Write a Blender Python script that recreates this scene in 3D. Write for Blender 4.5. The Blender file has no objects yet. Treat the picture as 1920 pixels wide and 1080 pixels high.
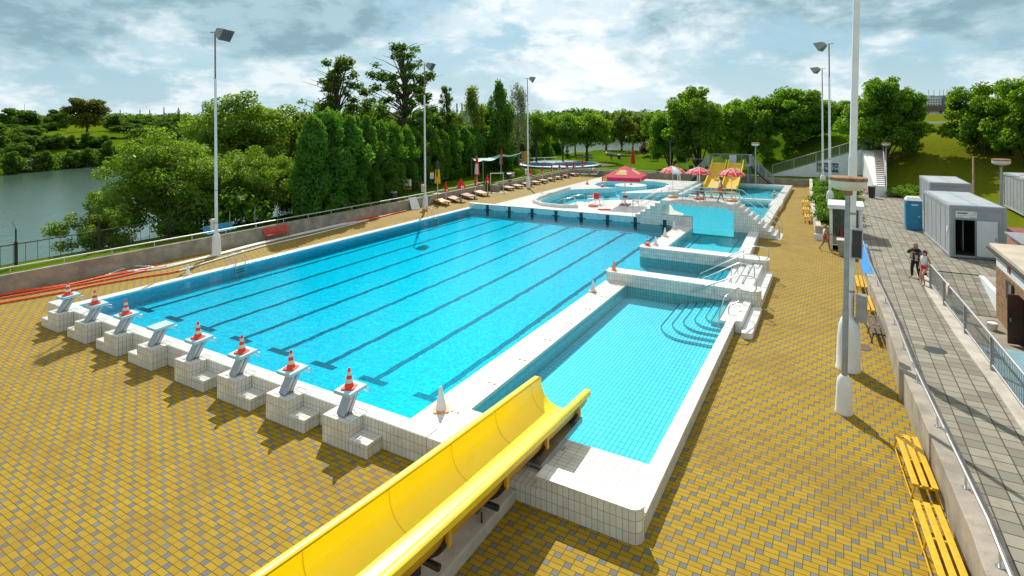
import bpy, bmesh, math, random
import numpy as np
from mathutils import Vector, Matrix

SC = bpy.context.scene
COL = SC.collection
R = math.radians
# ------------------------------------------------------------------ camera
F_PX, YAW, HOR, ROLL = 1041.4, -0.5265, 225.2, -0.0069      # pixels of a 1920 px wide picture
CAM = Vector((29.618, -11.7725, 9.0643))
cd = bpy.data.cameras.new('camera')
cam = bpy.data.objects.new('camera', cd)
COL.objects.link(cam)
cam.location = CAM
fwd = Vector((math.sin(YAW), math.cos(YAW), 0))
rgt = Vector((math.cos(YAW), -math.sin(YAW), 0))
upv = rgt.cross(fwd)
r2 = rgt * math.cos(ROLL) + upv * math.sin(ROLL)
u2 = upv * math.cos(ROLL) - rgt * math.sin(ROLL)
m = Matrix((r2, u2, -fwd)).transposed()
cam.matrix_world = Matrix.Translation(CAM) @ m.to_4x4()
cd.sensor_width = 36
cd.lens = F_PX / 1920 * 36
cd.shift_y = -(540 - HOR) / 1920
cd.clip_start, cd.clip_end = 0.1, 6000
SC.camera = cam
SC.view_settings.view_transform = 'Standard'
SC.view_settings.look = 'None'
SC.view_settings.exposure = 0.15
SC.view_settings.gamma = 1
SC.cycles.use_denoising = True
SC.cycles.max_bounces = 8
SC.cycles.transparent_max_bounces = 12
SC.cycles.caustics_reflective = False
SC.cycles.caustics_refractive = False
SC.cycles.sample_clamp_indirect = 6

# ------------------------------------------------------------------ node helper
class NT:
    def __init__(s, tree):
        s.t = tree; s.n = tree.nodes; s.l = tree.links
    def add(s, typ, **kw):
        n = s.n.new(typ)
        for k, v in kw.items():
            if hasattr(n, k): setattr(n, k, v)
            else: raise AttributeError(k)
        return n
    def put(s, sock, v):
        if isinstance(v, bpy.types.NodeSocket): s.l.new(v, sock)
        elif v is not None: sock.default_value = v
    def math(s, op, a, b=None, c=None, clamp=False):
        n = s.add('ShaderNodeMath', operation=op, use_clamp=clamp)
        for i, v in enumerate((a, b, c)):
            if v is not None: s.put(n.inputs[i], v)
        return n.outputs[0]
    def mix(s, f, a, b, typ='RGBA', blend='MIX'):
        n = s.add('ShaderNodeMix', data_type=typ)
        if typ == 'RGBA':
            n.blend_type = blend
            s.put(n.inputs[0], f); s.put(n.inputs[6], rgba(a)); s.put(n.inputs[7], rgba(b))
            return n.outputs[2]
        s.put(n.inputs[0], f); s.put(n.inputs[2], a); s.put(n.inputs[3], b)
        return n.outputs[0]
    def noise(s, vec, scale, detail=3, rough=.55, dist=0, out='Fac'):
        n = s.add('ShaderNodeTexNoise')
        if vec is not None: s.put(n.inputs['Vector'], vec)
        n.inputs['Scale'].default_value = scale; n.inputs['Detail'].default_value = detail
        n.inputs['Roughness'].default_value = rough; n.inputs['Distortion'].default_value = dist
        return n.outputs[out]
    def ramp(s, f, lo, hi, clamp=True):
        n = s.add('ShaderNodeMapRange', clamp=clamp, interpolation_type='SMOOTHSTEP')
        s.put(n.inputs[0], f); s.put(n.inputs[1], lo); s.put(n.inputs[2], hi)
        return n.outputs[0]
def rgba(c):
    if isinstance(c, (tuple, list)) and len(c) == 3: return (*c, 1)
    return c

# ------------------------------------------------------------------ sky and sun
SUN_AZ, SUN_EL = R(-36), R(43)
SKY_SEED = 3.7
w = bpy.data.worlds.new('World'); SC.world = w; w.use_nodes = True
t = NT(w.node_tree); t.n.clear()
sky = t.add('ShaderNodeTexSky', sky_type='NISHITA', sun_disc=False)
sky.sun_elevation = SUN_EL; sky.sun_rotation = SUN_AZ; sky.altitude = 300; sky.dust_density = 1.5
tc = t.add('ShaderNodeTexCoord')
sep = t.add('ShaderNodeSeparateXYZ'); t.l.new(tc.outputs['Generated'], sep.inputs[0])
dx, dy, dz = sep.outputs
# clouds live in direction space: azimuth and elevation, flattened a little towards the horizon
az = t.math('ARCTAN2', dx, dy)               # 0 along the pool axis (+Y), positive to +X
el = t.math('ARCSINE', dz)
ev = t.math('MULTIPLY', t.math('POWER', t.math('MAXIMUM', el, 0.0), .86), 5.6)
cmb = t.add('ShaderNodeCombineXYZ'); t.put(cmb.inputs[0], t.math('MULTIPLY', az, 3.1)); t.put(cmb.inputs[1], ev); cmb.inputs[2].default_value = SKY_SEED
cv = cmb.outputs[0]
dens = t.noise(cv, 1.7, 12, .58, .15)
lift = t.noise(cv, .7, 3, .5, .2)
dens = t.math('ADD', t.math('MULTIPLY', dens, .75), t.math('MULTIPLY', lift, .25))
# thick grey bases to the left of the view and, weaker, to the right; bright cover towards the sun
gl = t.ramp(az, R(-36), R(-58)); gr = t.ramp(az, R(-16), R(6))
gm = t.noise(cv, .8, 9, .58, .4)
bias = t.math('ADD', t.math('MULTIPLY', t.math('MULTIPLY', gl, t.ramp(el, R(3), R(8))), .24), t.math('MULTIPLY', t.math('MULTIPLY', gr, t.ramp(el, R(2), R(9))), .10))
mask = t.ramp(t.math('ADD', dens, t.math('MULTIPLY', bias, .3)), .385, .49)
gm = t.ramp(t.math('ADD', gm, bias), .505, .63)
gm = t.math('MULTIPLY', gm, t.ramp(el, R(2.2), R(6.5)))
puff = t.ramp(t.math('ADD', t.noise(cv, 4.2, 10, .58, .2), t.math('MULTIPLY', t.math('SUBTRACT', dens, .5), .9)), .38, .62)
sunw = t.ramp(t.math('ABSOLUTE', t.math('SUBTRACT', az, R(-27))), R(20), R(4))      # brightest below the veiled sun
white = t.mix(puff, t.mix(sunw, (4.9, 6.7, 7.5), (7.0, 8.2, 8.8)), t.mix(sunw, (8.0, 8.7, 9.0), (9.4, 9.8, 9.9)))
cloud = t.mix(gm, white, t.mix(puff, (2.5, 4.0, 4.7), (4.0, 5.8, 6.5)))
skyc = t.mix(.8, sky.outputs[0], (3.2, 5.5, 6.7))
skyc = t.mix(t.ramp(el, R(6), R(0)), skyc, (5.3, 6.7, 7.3))
skyc = t.mix(t.math('MULTIPLY', gl, .35), skyc, (3.0, 5.2, 6.2))
allc = t.mix(t.math('MULTIPLY', mask, .95), skyc, cloud)
allc = t.mix(t.ramp(el, R(14), R(26)), allc, (5.3, 5.7, 5.9))     # unseen grey-blue cover overhead, its brightness raised to lift the shadows
bg = t.add('ShaderNodeBackground'); t.put(bg.inputs[0], allc); bg.inputs[1].default_value = 0.1
wo = t.add('ShaderNodeOutputWorld'); t.l.new(bg.outputs[0], wo.inputs[0])

sd = bpy.data.lights.new('sun', 'SUN'); sd.energy = 4.5; sd.angle = R(.5); sd.color = (1, .955, .88)
so = bpy.data.objects.new('sun', sd); COL.objects.link(so)
S = Vector((math.sin(SUN_AZ) * math.cos(SUN_EL), math.cos(SUN_AZ) * math.cos(SUN_EL), math.sin(SUN_EL)))
so.rotation_euler = (-S).to_track_quat('-Z', 'Y').to_euler()
so.location = (0, 0, 60)

# ------------------------------------------------------------------ placing helpers (plan view)
def at_depth(px, w_):                       # plan position on the bearing of column px, w_ metres ahead
    p = CAM + fwd * w_ + rgt * ((px - 960) * w_ / F_PX)
    return p.x, p.y
def z_at(py, w_): return CAM.z - (py - HOR) * w_ / F_PX
def on_line(px, ax, ay, bx, by):            # bearing of column px crossed with a plan line
    d = fwd * F_PX + rgt * (px - 960)
    ex, ey = bx - ax, by - ay
    k = ((ax - CAM.x) * ey - (ay - CAM.y) * ex) / (d.x * ey - d.y * ex)
    p = CAM + d * k
    return p.x, p.y, k * F_PX
def gnd(px, py, z=0.0):
    d = fwd * F_PX + r2 * (px - 960) + u2 * (HOR - py)
    k = (z - CAM.z) / d.z
    return CAM.x + d.x * k, CAM.y + d.y * k

# ------------------------------------------------------------------ mesh builder
class MB:
    def __init__(s): s.v = []; s.f = []; s.x = None
    def add(s, vs, fs):
        o = len(s.v)
        s.v += [tuple(s.x @ Vector(v)) if s.x else tuple(v) for v in vs]
        s.f += [tuple(i + o for i in f) for f in fs]
        return s
    def box(s, x0, x1, y0, y1, z0, z1):
        return s.add([(x0,y0,z0),(x1,y0,z0),(x1,y1,z0),(x0,y1,z0),(x0,y0,z1),(x1,y0,z1),(x1,y1,z1),(x0,y1,z1)],
            [(0,3,2,1),(4,5,6,7),(0,1,5,4),(1,2,6,5),(2,3,7,6),(3,0,4,7)])
    def cbox(s, c, size, rz=0):
        old = s.x; M_ = Matrix.Translation(Vector(c)) @ Matrix.Rotation(rz, 4, 'Z')
        s.x = (old @ M_) if old else M_
        a, b, d = [k / 2 for k in size]; s.box(-a, a, -b, b, -d, d); s.x = old; return s
    def prism(s, poly, z0, z1):
        n = len(poly)
        ar = sum(poly[i][0] * poly[(i + 1) % n][1] - poly[(i + 1) % n][0] * poly[i][1] for i in range(n))
        if ar < 0: poly = poly[::-1]
        g = lambda z, p: z(p) if callable(z) else z
        return s.add([(x, y, g(z0, (x, y))) for x, y in poly] + [(x, y, g(z1, (x, y))) for x, y in poly],
            [tuple(range(n - 1, -1, -1)), tuple(range(n, 2 * n))] + [(i, (i + 1) % n, n + (i + 1) % n, n + i) for i in range(n)])
    def extrude_y(s, poly, y0, y1):          # poly in (x, z)
        n = len(poly)
        ar = sum(poly[i][0] * poly[(i + 1) % n][1] - poly[(i + 1) % n][0] * poly[i][1] for i in range(n))
        if ar < 0: poly = poly[::-1]
        return s.add([(x, y0, z) for x, z in poly] + [(x, y1, z) for x, z in poly],
            [tuple(range(n)), tuple(range(2 * n - 1, n - 1, -1))] + [(i, n + i, n + (i + 1) % n, (i + 1) % n) for i in range(n)])
    def tube(s, pts, r, n=8, caps=True):
        pts = [Vector(p) for p in pts]; k = len(pts)
        rs = r if isinstance(r, (list, tuple)) else [r] * k
        vs = []; prev = None
        for i, p in enumerate(pts):
            d = (pts[min(i + 1, k - 1)] - pts[max(i - 1, 0)]).normalized()
            if prev is None:
                a = d.orthogonal().normalized()
            else:
                a = (prev - d * prev.dot(d))
                a = a.normalized() if a.length > 1e-6 else d.orthogonal().normalized()
            prev = a; b = d.cross(a)
            for j in range(n):
                th = 2 * math.pi * j / n
                vs.append(p + (a * math.cos(th) + b * math.sin(th)) * rs[i])
        fs = [(i * n + j, i * n + (j + 1) % n, (i + 1) * n + (j + 1) % n, (i + 1) * n + j) for i in range(k - 1) for j in range(n)]
        if caps: fs += [tuple(range(n - 1, -1, -1)), tuple((k - 1) * n + j for j in range(n))]
        return s.add(vs, fs)
    def lathe(s, prof, c=(0, 0, 0), n=20):
        k = len(prof); vs = []
        for r_, z in prof:
            for j in range(n):
                th = 2 * math.pi * j / n
                vs.append((c[0] + r_ * math.cos(th), c[1] + r_ * math.sin(th), c[2] + z))
        fs = [(i * n + j, i * n + (j + 1) % n, (i + 1) * n + (j + 1) % n, (i + 1) * n + j) for i in range(k - 1) for j in range(n)]
        fs += [tuple(range(n - 1, -1, -1)), tuple((k - 1) * n + j for j in range(n))]
        return s.add(vs, fs)
    def ball(s, c, r, n=10, m_=6):
        r = r if isinstance(r, (tuple, list)) else (r, r, r)
        prof = [(max(math.sin(math.pi * i / m_), .02), -math.cos(math.pi * i / m_)) for i in range(m_ + 1)]
        old = s.x; M_ = Matrix.Translation(Vector(c)) @ Matrix.Diagonal((*r, 1))
        s.x = (old @ M_) if old else M_; s.lathe(prof, n=n); s.x = old; return s
    def quad(s, a, b, c, d): return s.add([a, b, c, d], [(0, 1, 2, 3)])
    def build(s, name, mat, parent=None, smooth=0, bev=0, uv=True):
        off = Vector((0, 0, 0)); q = parent
        while q is not None: off += Vector(q.location); q = q.parent
        me = bpy.data.meshes.new(name)
        me.from_pydata([(v[0] - off.x, v[1] - off.y, v[2] - off.z) for v in s.v] if parent else s.v, [], s.f)
        me.validate()
        o = bpy.data.objects.new(name, me); COL.objects.link(o)
        if parent is not None: o.parent = parent
        finish(o, mat, smooth, bev, uv, off)
        return o
def finish(o, mat, smooth=0, bev=0, uv=True, off=Vector((0, 0, 0))):
    me = o.data
    if mat is not None: me.materials.append(mat)
    if uv: box_uv(me, off)
    if smooth:
        me.shade_smooth(); me.set_sharp_from_angle(angle=R(smooth if smooth > 1 else 40))
    if bev:
        b = o.modifiers.new('edge', 'BEVEL'); b.width = bev; b.segments = 2; b.limit_method = 'ANGLE'; b.angle_limit = R(50)
def box_uv(me, off):
    n = len(me.loops)
    if not n: return
    uvl = me.uv_layers.new(name='uv')
    vi = np.empty(n, np.int32); me.loops.foreach_get('vertex_index', vi)
    co = np.empty(len(me.vertices) * 3, np.float32); me.vertices.foreach_get('co', co); co = co.reshape(-1, 3) + np.array(off, np.float32)
    pn = np.empty(len(me.polygons) * 3, np.float32); me.polygons.foreach_get('normal', pn); pn = np.abs(pn.reshape(-1, 3))
    lt = np.empty(len(me.polygons), np.int32); me.polygons.foreach_get('loop_total', lt)
    ax = np.repeat(np.argmax(pn * np.array([1, 1, 1.05], np.float32), 1), lt)
    p = co[vi]; out = np.empty((n, 2), np.float32)
    out[:, 0] = np.where(ax == 0, p[:, 1], p[:, 0]); out[:, 1] = np.where(ax == 2, p[:, 1], p[:, 2])
    uvl.data.foreach_set('uv', out.ravel())

def tag(o, label=None, cat=None, group=None, kind=None):
    for k, v in (('label', label), ('category', cat), ('group', group), ('kind', kind)):
        if v: o[k] = v
    return o
def thing(name, loc, label, cat, group=None):
    o = bpy.data.objects.new(name, None); COL.objects.link(o); o.location = loc; o.empty_display_size = .3
    return tag(o, label, cat, group)
KIDS = {}
def kids(o):
    return [c for c in COL.objects if c.parent == o]
def copy_tree(o, loc=None, rz=None, label=None, scale=None, group=None):
    def cp(a, par):
        c = a.copy(); COL.objects.link(c)
        if par is not None: c.parent = par
        for k in list(a.children): cp(k, c)
        return c
    c = cp(o, None)
    place(c, loc, rz, label, scale)
    return c
def place(c, loc=None, rz=None, label=None, scale=None):
    if loc is not None: c.location = loc
    if rz is not None: c.rotation_euler = (0, 0, rz)
    if scale is not None: c.scale = scale if isinstance(scale, (tuple, list)) else (scale,) * 3
    if label: c['label'] = label
    return c
class Proto:                                 # first call moves the original, later calls copy it
    def __init__(s, root): s.r = root; s.used = False
    def __call__(s, loc, rz=0, label=None, scale=None):
        if not s.used:
            s.used = True; return place(s.r, loc, rz, label, scale)
        return copy_tree(s.r, loc, rz, label, scale if scale is not None else 1.0)
# ------------------------------------------------------------------ materials
def new_mat(name):
    m_ = bpy.data.materials.new(name); m_.use_nodes = True
    t_ = NT(m_.node_tree); t_.n.clear()
    out = t_.add('ShaderNodeOutputMaterial')
    return m_, t_, out
def mat(name, col, rough=.6, metal=0, var=.12, vs=2.5, bump=0, bs=40, col2=None, spots=0, spec=.5, coat=0):
    m_, t_, out = new_mat(name)
    b = t_.add('ShaderNodeBsdfPrincipled')
    tc_ = t_.add('ShaderNodeTexCoord'); v = tc_.outputs['Object']
    n1 = t_.noise(v, vs, 5, .6)
    c2 = col2 or tuple(min(1, k * (1 + var)) for k in col); c1 = tuple(k * (1 - var) for k in col) if not col2 else col
    c = t_.mix(t_.ramp(n1, .3, .7), c1, c2)
    if spots:
        n2 = t_.noise(v, vs * 6, 4, .7)
        c = t_.mix(t_.math('MULTIPLY', t_.ramp(n2, .55, .75), spots), c, tuple(k * .45 for k in col))
    t_.put(b.inputs['Base Color'], c)
    b.inputs['Roughness'].default_value = rough; b.inputs['Metallic'].default_value = metal
    b.inputs['Specular IOR Level'].default_value = spec; b.inputs['Coat Weight'].default_value = coat
    if bump:
        bn = t_.add('ShaderNodeBump'); bn.inputs['Strength'].default_value = bump; bn.inputs['Distance'].default_value = .02
        t_.put(bn.inputs['Height'], t_.noise(v, bs, 4, .6)); t_.l.new(bn.outputs[0], b.inputs['Normal'])
    t_.l.new(b.outputs[0], out.inputs[0])
    return m_
def tile(name, col, grout, tw=.125, th=.25, mortar=.006, rough=.25, var=.08, stain=.25, off=0.0, stainc=(.35, .3, .2), bump=.25):
    m_, t_, out = new_mat(name)
    b = t_.add('ShaderNodeBsdfPrincipled')
    uv = t_.add('ShaderNodeUVMap')
    br = t_.add('ShaderNodeTexBrick'); br.offset = off; br.squash = 1
    t_.l.new(uv.outputs[0], br.inputs['Vector'])
    br.inputs['Scale'].default_value = 1; br.inputs['Brick Width'].default_value = tw; br.inputs['Row Height'].default_value = th
    br.inputs['Mortar Size'].default_value = mortar; br.inputs['Mortar Smooth'].default_value = .2
    br.inputs['Color1'].default_value = rgba(tuple(k * (1 - var) for k in col)); br.inputs['Color2'].default_value = rgba(tuple(min(1, k * (1 + var)) for k in col))
    br.inputs['Mortar'].default_value = rgba(grout)
    tc_ = t_.add('ShaderNodeTexCoord')
    n = t_.noise(tc_.outputs['Object'], 1.3, 6, .65)
    c = t_.mix(t_.math('MULTIPLY', t_.ramp(n, .5, .78), stain), br.outputs['Color'], stainc)
    t_.put(b.inputs['Base Color'], c); b.inputs['Roughness'].default_value = rough
    bn = t_.add('ShaderNodeBump'); bn.inputs['Strength'].default_value = bump; bn.inputs['Distance'].default_value = .01; bn.invert = True
    t_.l.new(br.outputs['Fac'], bn.inputs['Height']); t_.l.new(bn.outputs[0], b.inputs['Normal'])
    t_.l.new(b.outputs[0], out.inputs[0])
    return m_
def leaf(name, col, trans, gloss=.06, var=.35, rough=.4):
    m_, t_, out = new_mat(name)
    tc_ = t_.add('ShaderNodeTexCoord'); oi = t_.add('ShaderNodeObjectInfo')
    n = t_.noise(tc_.outputs['Object'], .45, 3, .6)
    n2 = t_.noise(tc_.outputs['Object'], 9.0, 2, .6)
    f = t_.math('ADD', t_.math('MULTIPLY', t_.ramp(n, .32, .68), .6), t_.math('MULTIPLY', t_.ramp(n2, .3, .7), .4))
    lo = tuple(k * (1 - var) for k in col); hi_ = (min(1, col[0] * (1 + var * 1.5)), min(1, col[1] * (1 + var)), col[2] * (1 + var * .4))
    c = t_.mix(f, lo, hi_)
    hs = t_.add('ShaderNodeHueSaturation'); t_.put(hs.inputs['Color'], c)
    t_.put(hs.inputs['Hue'], t_.math('ADD', .487, t_.math('MULTIPLY', oi.outputs['Random'], .026)))
    t_.put(hs.inputs['Value'], t_.math('ADD', .85, t_.math('MULTIPLY', oi.outputs['Random'], .3)))
    d = t_.add('ShaderNodeBsdfDiffuse'); t_.l.new(hs.outputs[0], d.inputs[0])
    tr = t_.add('ShaderNodeBsdfTranslucent'); t_.put(tr.inputs[0], t_.mix(f, tuple(k * (1 - var) for k in trans), trans))
    g = t_.add('ShaderNodeBsdfGlossy'); g.inputs['Roughness'].default_value = rough
    s1 = t_.add('ShaderNodeMixShader'); s1.inputs[0].default_value = .45; t_.l.new(d.outputs[0], s1.inputs[1]); t_.l.new(tr.outputs[0], s1.inputs[2])
    s2 = t_.add('ShaderNodeMixShader'); s2.inputs[0].default_value = gloss; t_.l.new(s1.outputs[0], s2.inputs[1]); t_.l.new(g.outputs[0], s2.inputs[2])
    t_.l.new(s2.outputs[0], out.inputs[0])
    return m_
def water_mat(name, tint, wave=.25, scale=2.2, caust=.0, cs=3.0, rough=.03):
    m_, t_, out = new_mat(name)
    tc_ = t_.add('ShaderNodeTexCoord'); v = tc_.outputs['Object']
    mp = t_.add('ShaderNodeMapping'); t_.l.new(v, mp.inputs[0]); mp.inputs['Scale'].default_value = (1, 1.35, 1); mp.inputs['Rotation'].default_value = (0, 0, .5)
    h = t_.math('ADD', t_.noise(mp.outputs[0], scale, 3, .55, .6), t_.math('MULTIPLY', t_.noise(mp.outputs[0], scale * 4.3, 2, .5, .4), .22))
    bn = t_.add('ShaderNodeBump'); bn.inputs['Strength'].default_value = wave; bn.inputs['Distance'].default_value = .12
    t_.put(bn.inputs['Height'], h)
    fr = t_.add('ShaderNodeFresnel'); fr.inputs[0].default_value = 1.22; t_.l.new(bn.outputs[0], fr.inputs['Normal'])
    tr = t_.add('ShaderNodeBsdfTransparent')
    if caust:  # net of caustic light drawn into the water's tint
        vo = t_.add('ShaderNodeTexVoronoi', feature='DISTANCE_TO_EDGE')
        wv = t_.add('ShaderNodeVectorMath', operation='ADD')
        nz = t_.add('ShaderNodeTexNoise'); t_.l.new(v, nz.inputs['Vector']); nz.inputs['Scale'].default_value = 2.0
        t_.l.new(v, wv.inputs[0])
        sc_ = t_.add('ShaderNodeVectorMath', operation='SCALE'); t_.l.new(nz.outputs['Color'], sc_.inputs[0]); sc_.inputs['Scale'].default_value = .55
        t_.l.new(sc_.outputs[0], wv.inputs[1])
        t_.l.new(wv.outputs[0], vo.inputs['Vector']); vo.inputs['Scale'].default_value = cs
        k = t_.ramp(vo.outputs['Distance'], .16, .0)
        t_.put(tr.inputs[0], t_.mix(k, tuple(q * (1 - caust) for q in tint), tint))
    else: tr.inputs[0].default_value = rgba(tint)
    gl = t_.add('ShaderNodeBsdfGlossy'); gl.inputs['Roughness'].default_value = rough; t_.l.new(bn.outputs[0], gl.inputs['Normal'])
    ms = t_.add('ShaderNodeMixShader'); t_.l.new(fr.outputs[0], ms.inputs[0]); t_.l.new(tr.outputs[0], ms.inputs[1]); t_.l.new(gl.outputs[0], ms.inputs[2])
    t_.l.new(ms.outputs[0], out.inputs[0])
    return m_
def deck_mat():
    m_, t_, out = new_mat('yellow_clinker_paving')
    b = t_.add('ShaderNodeBsdfPrincipled')
    uv = t_.add('ShaderNodeUVMap'); sp = t_.add('ShaderNodeSeparateXYZ'); t_.l.new(uv.outputs[0], sp.inputs[0])
    U = .145
    u = t_.math('DIVIDE', t_.math('SUBTRACT', sp.outputs[0], 24.36), U); v = t_.math('DIVIDE', t_.math('SUBTRACT', sp.outputs[1], -.96), U)
    i = t_.math('FLOOR', u); j = t_.math('FLOOR', v); fu = t_.math('FRACT', u); fv = t_.math('FRACT', v)
    k = t_.math('FLOORED_MODULO', t_.math('ADD', i, t_.math('MULTIPLY', j, 2.0)), 5.0)
    k = t_.math('ROUND', k)
    eq = lambda n: t_.math('COMPARE', k, float(n), .4)
    gr_ = eq(0)
    second = t_.math('ADD', eq(2), eq(4))          # right half of a long brick
    first = t_.math('ADD', eq(1), eq(3))
    bid = t_.math('SUBTRACT', i, second)
    cm = t_.add('ShaderNodeCombineXYZ'); t_.put(cm.inputs[0], bid); t_.put(cm.inputs[1], j)
    wn = t_.add('ShaderNodeTexWhiteNoise', noise_dimensions='2D'); t_.l.new(cm.outputs[0], wn.inputs['Vector'])
    rnd = wn.outputs['Value']
    J = .058
    jl = t_.math('MULTIPLY', t_.math('LESS_THAN', fu, J), t_.math('SUBTRACT', 1.0, second))
    jr = t_.math('MULTIPLY', t_.math('GREATER_THAN', fu, 1 - J), t_.math('SUBTRACT', 1.0, first))
    jv = t_.math('ADD', t_.math('LESS_THAN', fv, J), t_.math('GREATER_THAN', fv, 1 - J))
    joint = t_.math('MINIMUM', t_.math('ADD', t_.math('ADD', jl, jr), jv), 1.0)
    yel = t_.mix(rnd, (.345, .222, .013), (.40, .262, .021))
    gry = t_.mix(rnd, (.14, .155, .16), (.19, .205, .205))
    c = t_.mix(gr_, yel, gry)
    c = t_.mix(t_.math('MULTIPLY', joint, .88), c, (.085, .062, .02))
    tc_ = t_.add('ShaderNodeTexCoord')
    n = t_.noise(tc_.outputs['Object'], .35, 6, .65); n2 = t_.noise(tc_.outputs['Object'], 2.2, 5, .65)
    c = t_.mix(t_.math('MULTIPLY', t_.ramp(n, .44, .70), .5), c, (.20, .125, .03))
    c = t_.mix(t_.math('MULTIPLY', t_.ramp(n2, .58, .8), .35), c, (.12, .09, .03))
    t_.put(b.inputs['Base Color'], c)
    t_.put(b.inputs['Roughness'], t_.math('ADD', .6, t_.math('MULTIPLY', n2, .3))); b.inputs['Specular IOR Level'].default_value = .14
    bn = t_.add('ShaderNodeBump'); bn.inputs['Strength'].default_value = .35; bn.inputs['Distance'].default_value = .008
    t_.put(bn.inputs['Height'], t_.math('SUBTRACT', t_.math('MULTIPLY', rnd, .3), joint)); t_.l.new(bn.outputs[0], b.inputs['Normal'])
    t_.l.new(b.outputs[0], out.inputs[0])
    return m_
def grass_mat():
    m_, t_, out = new_mat('grass')
    b = t_.add('ShaderNodeBsdfPrincipled'); tc_ = t_.add('ShaderNodeTexCoord'); v = tc_.outputs['Object']
    sp = t_.add('ShaderNodeSeparateXYZ'); t_.l.new(v, sp.inputs[0])
    c = t_.mix(t_.ramp(t_.noise(v, .12, 5, .6), .35, .65), (.06, .135, .006), (.105, .18, .008))
    dry = t_.math('ADD', t_.ramp(sp.outputs[0], 24, 40), t_.math('SUBTRACT', t_.noise(v, .06, 5, .65), .5))     # the bank by the boxes is dry
    dry = t_.math('ADD', dry, t_.math('MULTIPLY', t_.ramp(sp.outputs[0], -150, -190), .6))
    c = t_.mix(t_.ramp(dry, .3, 1.0), c, (.15, .17, .012))
    fine = t_.noise(v, 2.2, 6, .7)
    c = t_.mix(t_.math('MULTIPLY', t_.ramp(fine, .45, .75), .5), c, (.05, .085, .008))
    t_.put(b.inputs['Base Color'], c); b.inputs['Roughness'].default_value = .95; b.inputs['Specular IOR Level'].default_value = .0
    bn = t_.add('ShaderNodeBump'); bn.inputs['Strength'].default_value = .8; bn.inputs['Distance'].default_value = .15
    t_.put(bn.inputs['Height'], t_.noise(v, 6, 5, .7)); t_.l.new(bn.outputs[0], b.inputs['Normal'])
    t_.l.new(b.outputs[0], out.inputs[0]); return m_
M = {}
M['deck'] = deck_mat(); M['grass'] = grass_mat()
M['tile_wall'] = tile('white_wall_tile', (.74, .73, .67), (.25, .22, .15), .14, .25, stain=.42)
M['tile_top'] = tile('white_coping_tile', (.80, .80, .77), (.42, .38, .30), .25, .25, .006, stain=.15)
M['tile_ledge'] = tile('white_ledge_tile', (.78, .77, .72), (.36, .30, .20), .27, .14, .007, stain=.3)
M['tile_pool'] = tile('pale_blue_pool_tile', (.42, .76, .80), (.10, .34, .40), .14, .25, .006, rough=.3, stain=.1, stainc=(.3, .6, .6))
M['tile_grid'] = tile('pale_blue_floor_tile', (.74, .97, 1.0), (.06, .38, .48), .145, .28, .012, rough=.4, stain=.1, stainc=(.4, .7, .72))
M['tile_blue'] = tile('turquoise_pool_tile', (.15, .74, .95), (.08, .55, .75), .28, .25, .008, rough=.3, stain=.1, stainc=(.2, .6, .7))
M['pool_floor'] = tile('blue_pool_floor_tile', (.42, .95, 1.0), (.36, .88, 1.0), .28, .28, .01, rough=.4, stain=.12, stainc=(.36, .72, .8))
M['gutter'] = mat('grey_gutter', (.62, .64, .64), .5, var=.08)
M['lane'] = mat('dark_blue_lane_tile', (.004, .05, .10), .4, var=.1)
M['mark'] = mat('navy_mark_tile', (.006, .05, .075), .4, var=.1)
M['nosing'] = mat('dark_step_nosing', (.02, .10, .14), .5, var=.1)
M['white'] = mat('white_paint', (.78, .79, .78), .5, var=.05, spots=.12)
M['whiteplastic'] = mat('white_plastic', (.80, .80, .79), .35, var=.04)
M['steel'] = mat('stainless_steel', (.62, .63, .64), .28, 1, var=.08)
M['galv'] = mat('galvanised_steel', (.36, .37, .38), .5, .7, var=.12, vs=4)
M['railsteel'] = mat('dull_steel', (.58, .59, .60), .5, .5, var=.08)
M['brushed'] = mat('grey_brushed_metal', (.42, .44, .45), .38, .8, var=.2, vs=1.5)
M['block_top'] = mat('pale_blue_plastic', (.42, .66, .72), .5, var=.06, bump=.3, bs=120)
M['orange'] = mat('cone_orange', (.85, .06, .012), .45, var=.06)
M['fadedorange'] = mat('faded_orange', (.75, .32, .10), .55, var=.12)
M['conewhite'] = mat('cone_white', (.74, .74, .74), .4, var=.06)
M['yellow'] = mat('glossy_yellow_fibreglass', (.90, .69, .004), .36, var=.05, vs=.8, coat=.12, col2=(.92, .73, .006), spots=.10)
M['yellowedge'] = mat('yellow_rim', (.88, .66, .03), .42, var=.06, coat=.1, spots=.12)
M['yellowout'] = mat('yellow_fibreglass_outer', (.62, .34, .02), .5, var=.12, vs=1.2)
M['yellowpaint'] = mat('yellow_bench_paint', (.74, .42, .008), .4, var=.1, vs=6, spots=.2)
M['brownwood'] = mat('dark_brown_wood', (.10, .065, .045), .6, var=.25, vs=6)
M['paleboard'] = mat('pale_wood', (.46, .33, .21), .65, var=.2, vs=4)
M['pinkboard'] = mat('pinkish_wood', (.46, .26, .18), .65, var=.2, vs=4)
M['redboard'] = mat('reddish_brown_wood', (.30, .15, .10), .65, var=.2, vs=4)
M['amberboard'] = mat('amber_wood', (.62, .32, .05), .55, var=.15, vs=4)
M['darkmetal'] = mat('dark_metal', (.06, .05, .045), .5, .5, var=.2)
M['rustrail'] = mat('dark_rusty_rail', (.055, .035, .028), .6, .3, var=.3, vs=6)
M['rust'] = mat('rust', (.30, .15, .075), .8, var=.45, vs=7)
M['concrete'] = mat('weathered_concrete', (.34, .30, .24), .85, var=.25, vs=1.1, spots=.45, bump=.4, bs=25)
M['concretelight'] = mat('pale_concrete', (.50, .46, .38), .85, var=.18, vs=1.4, spots=.3, bump=.3, bs=25)
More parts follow.
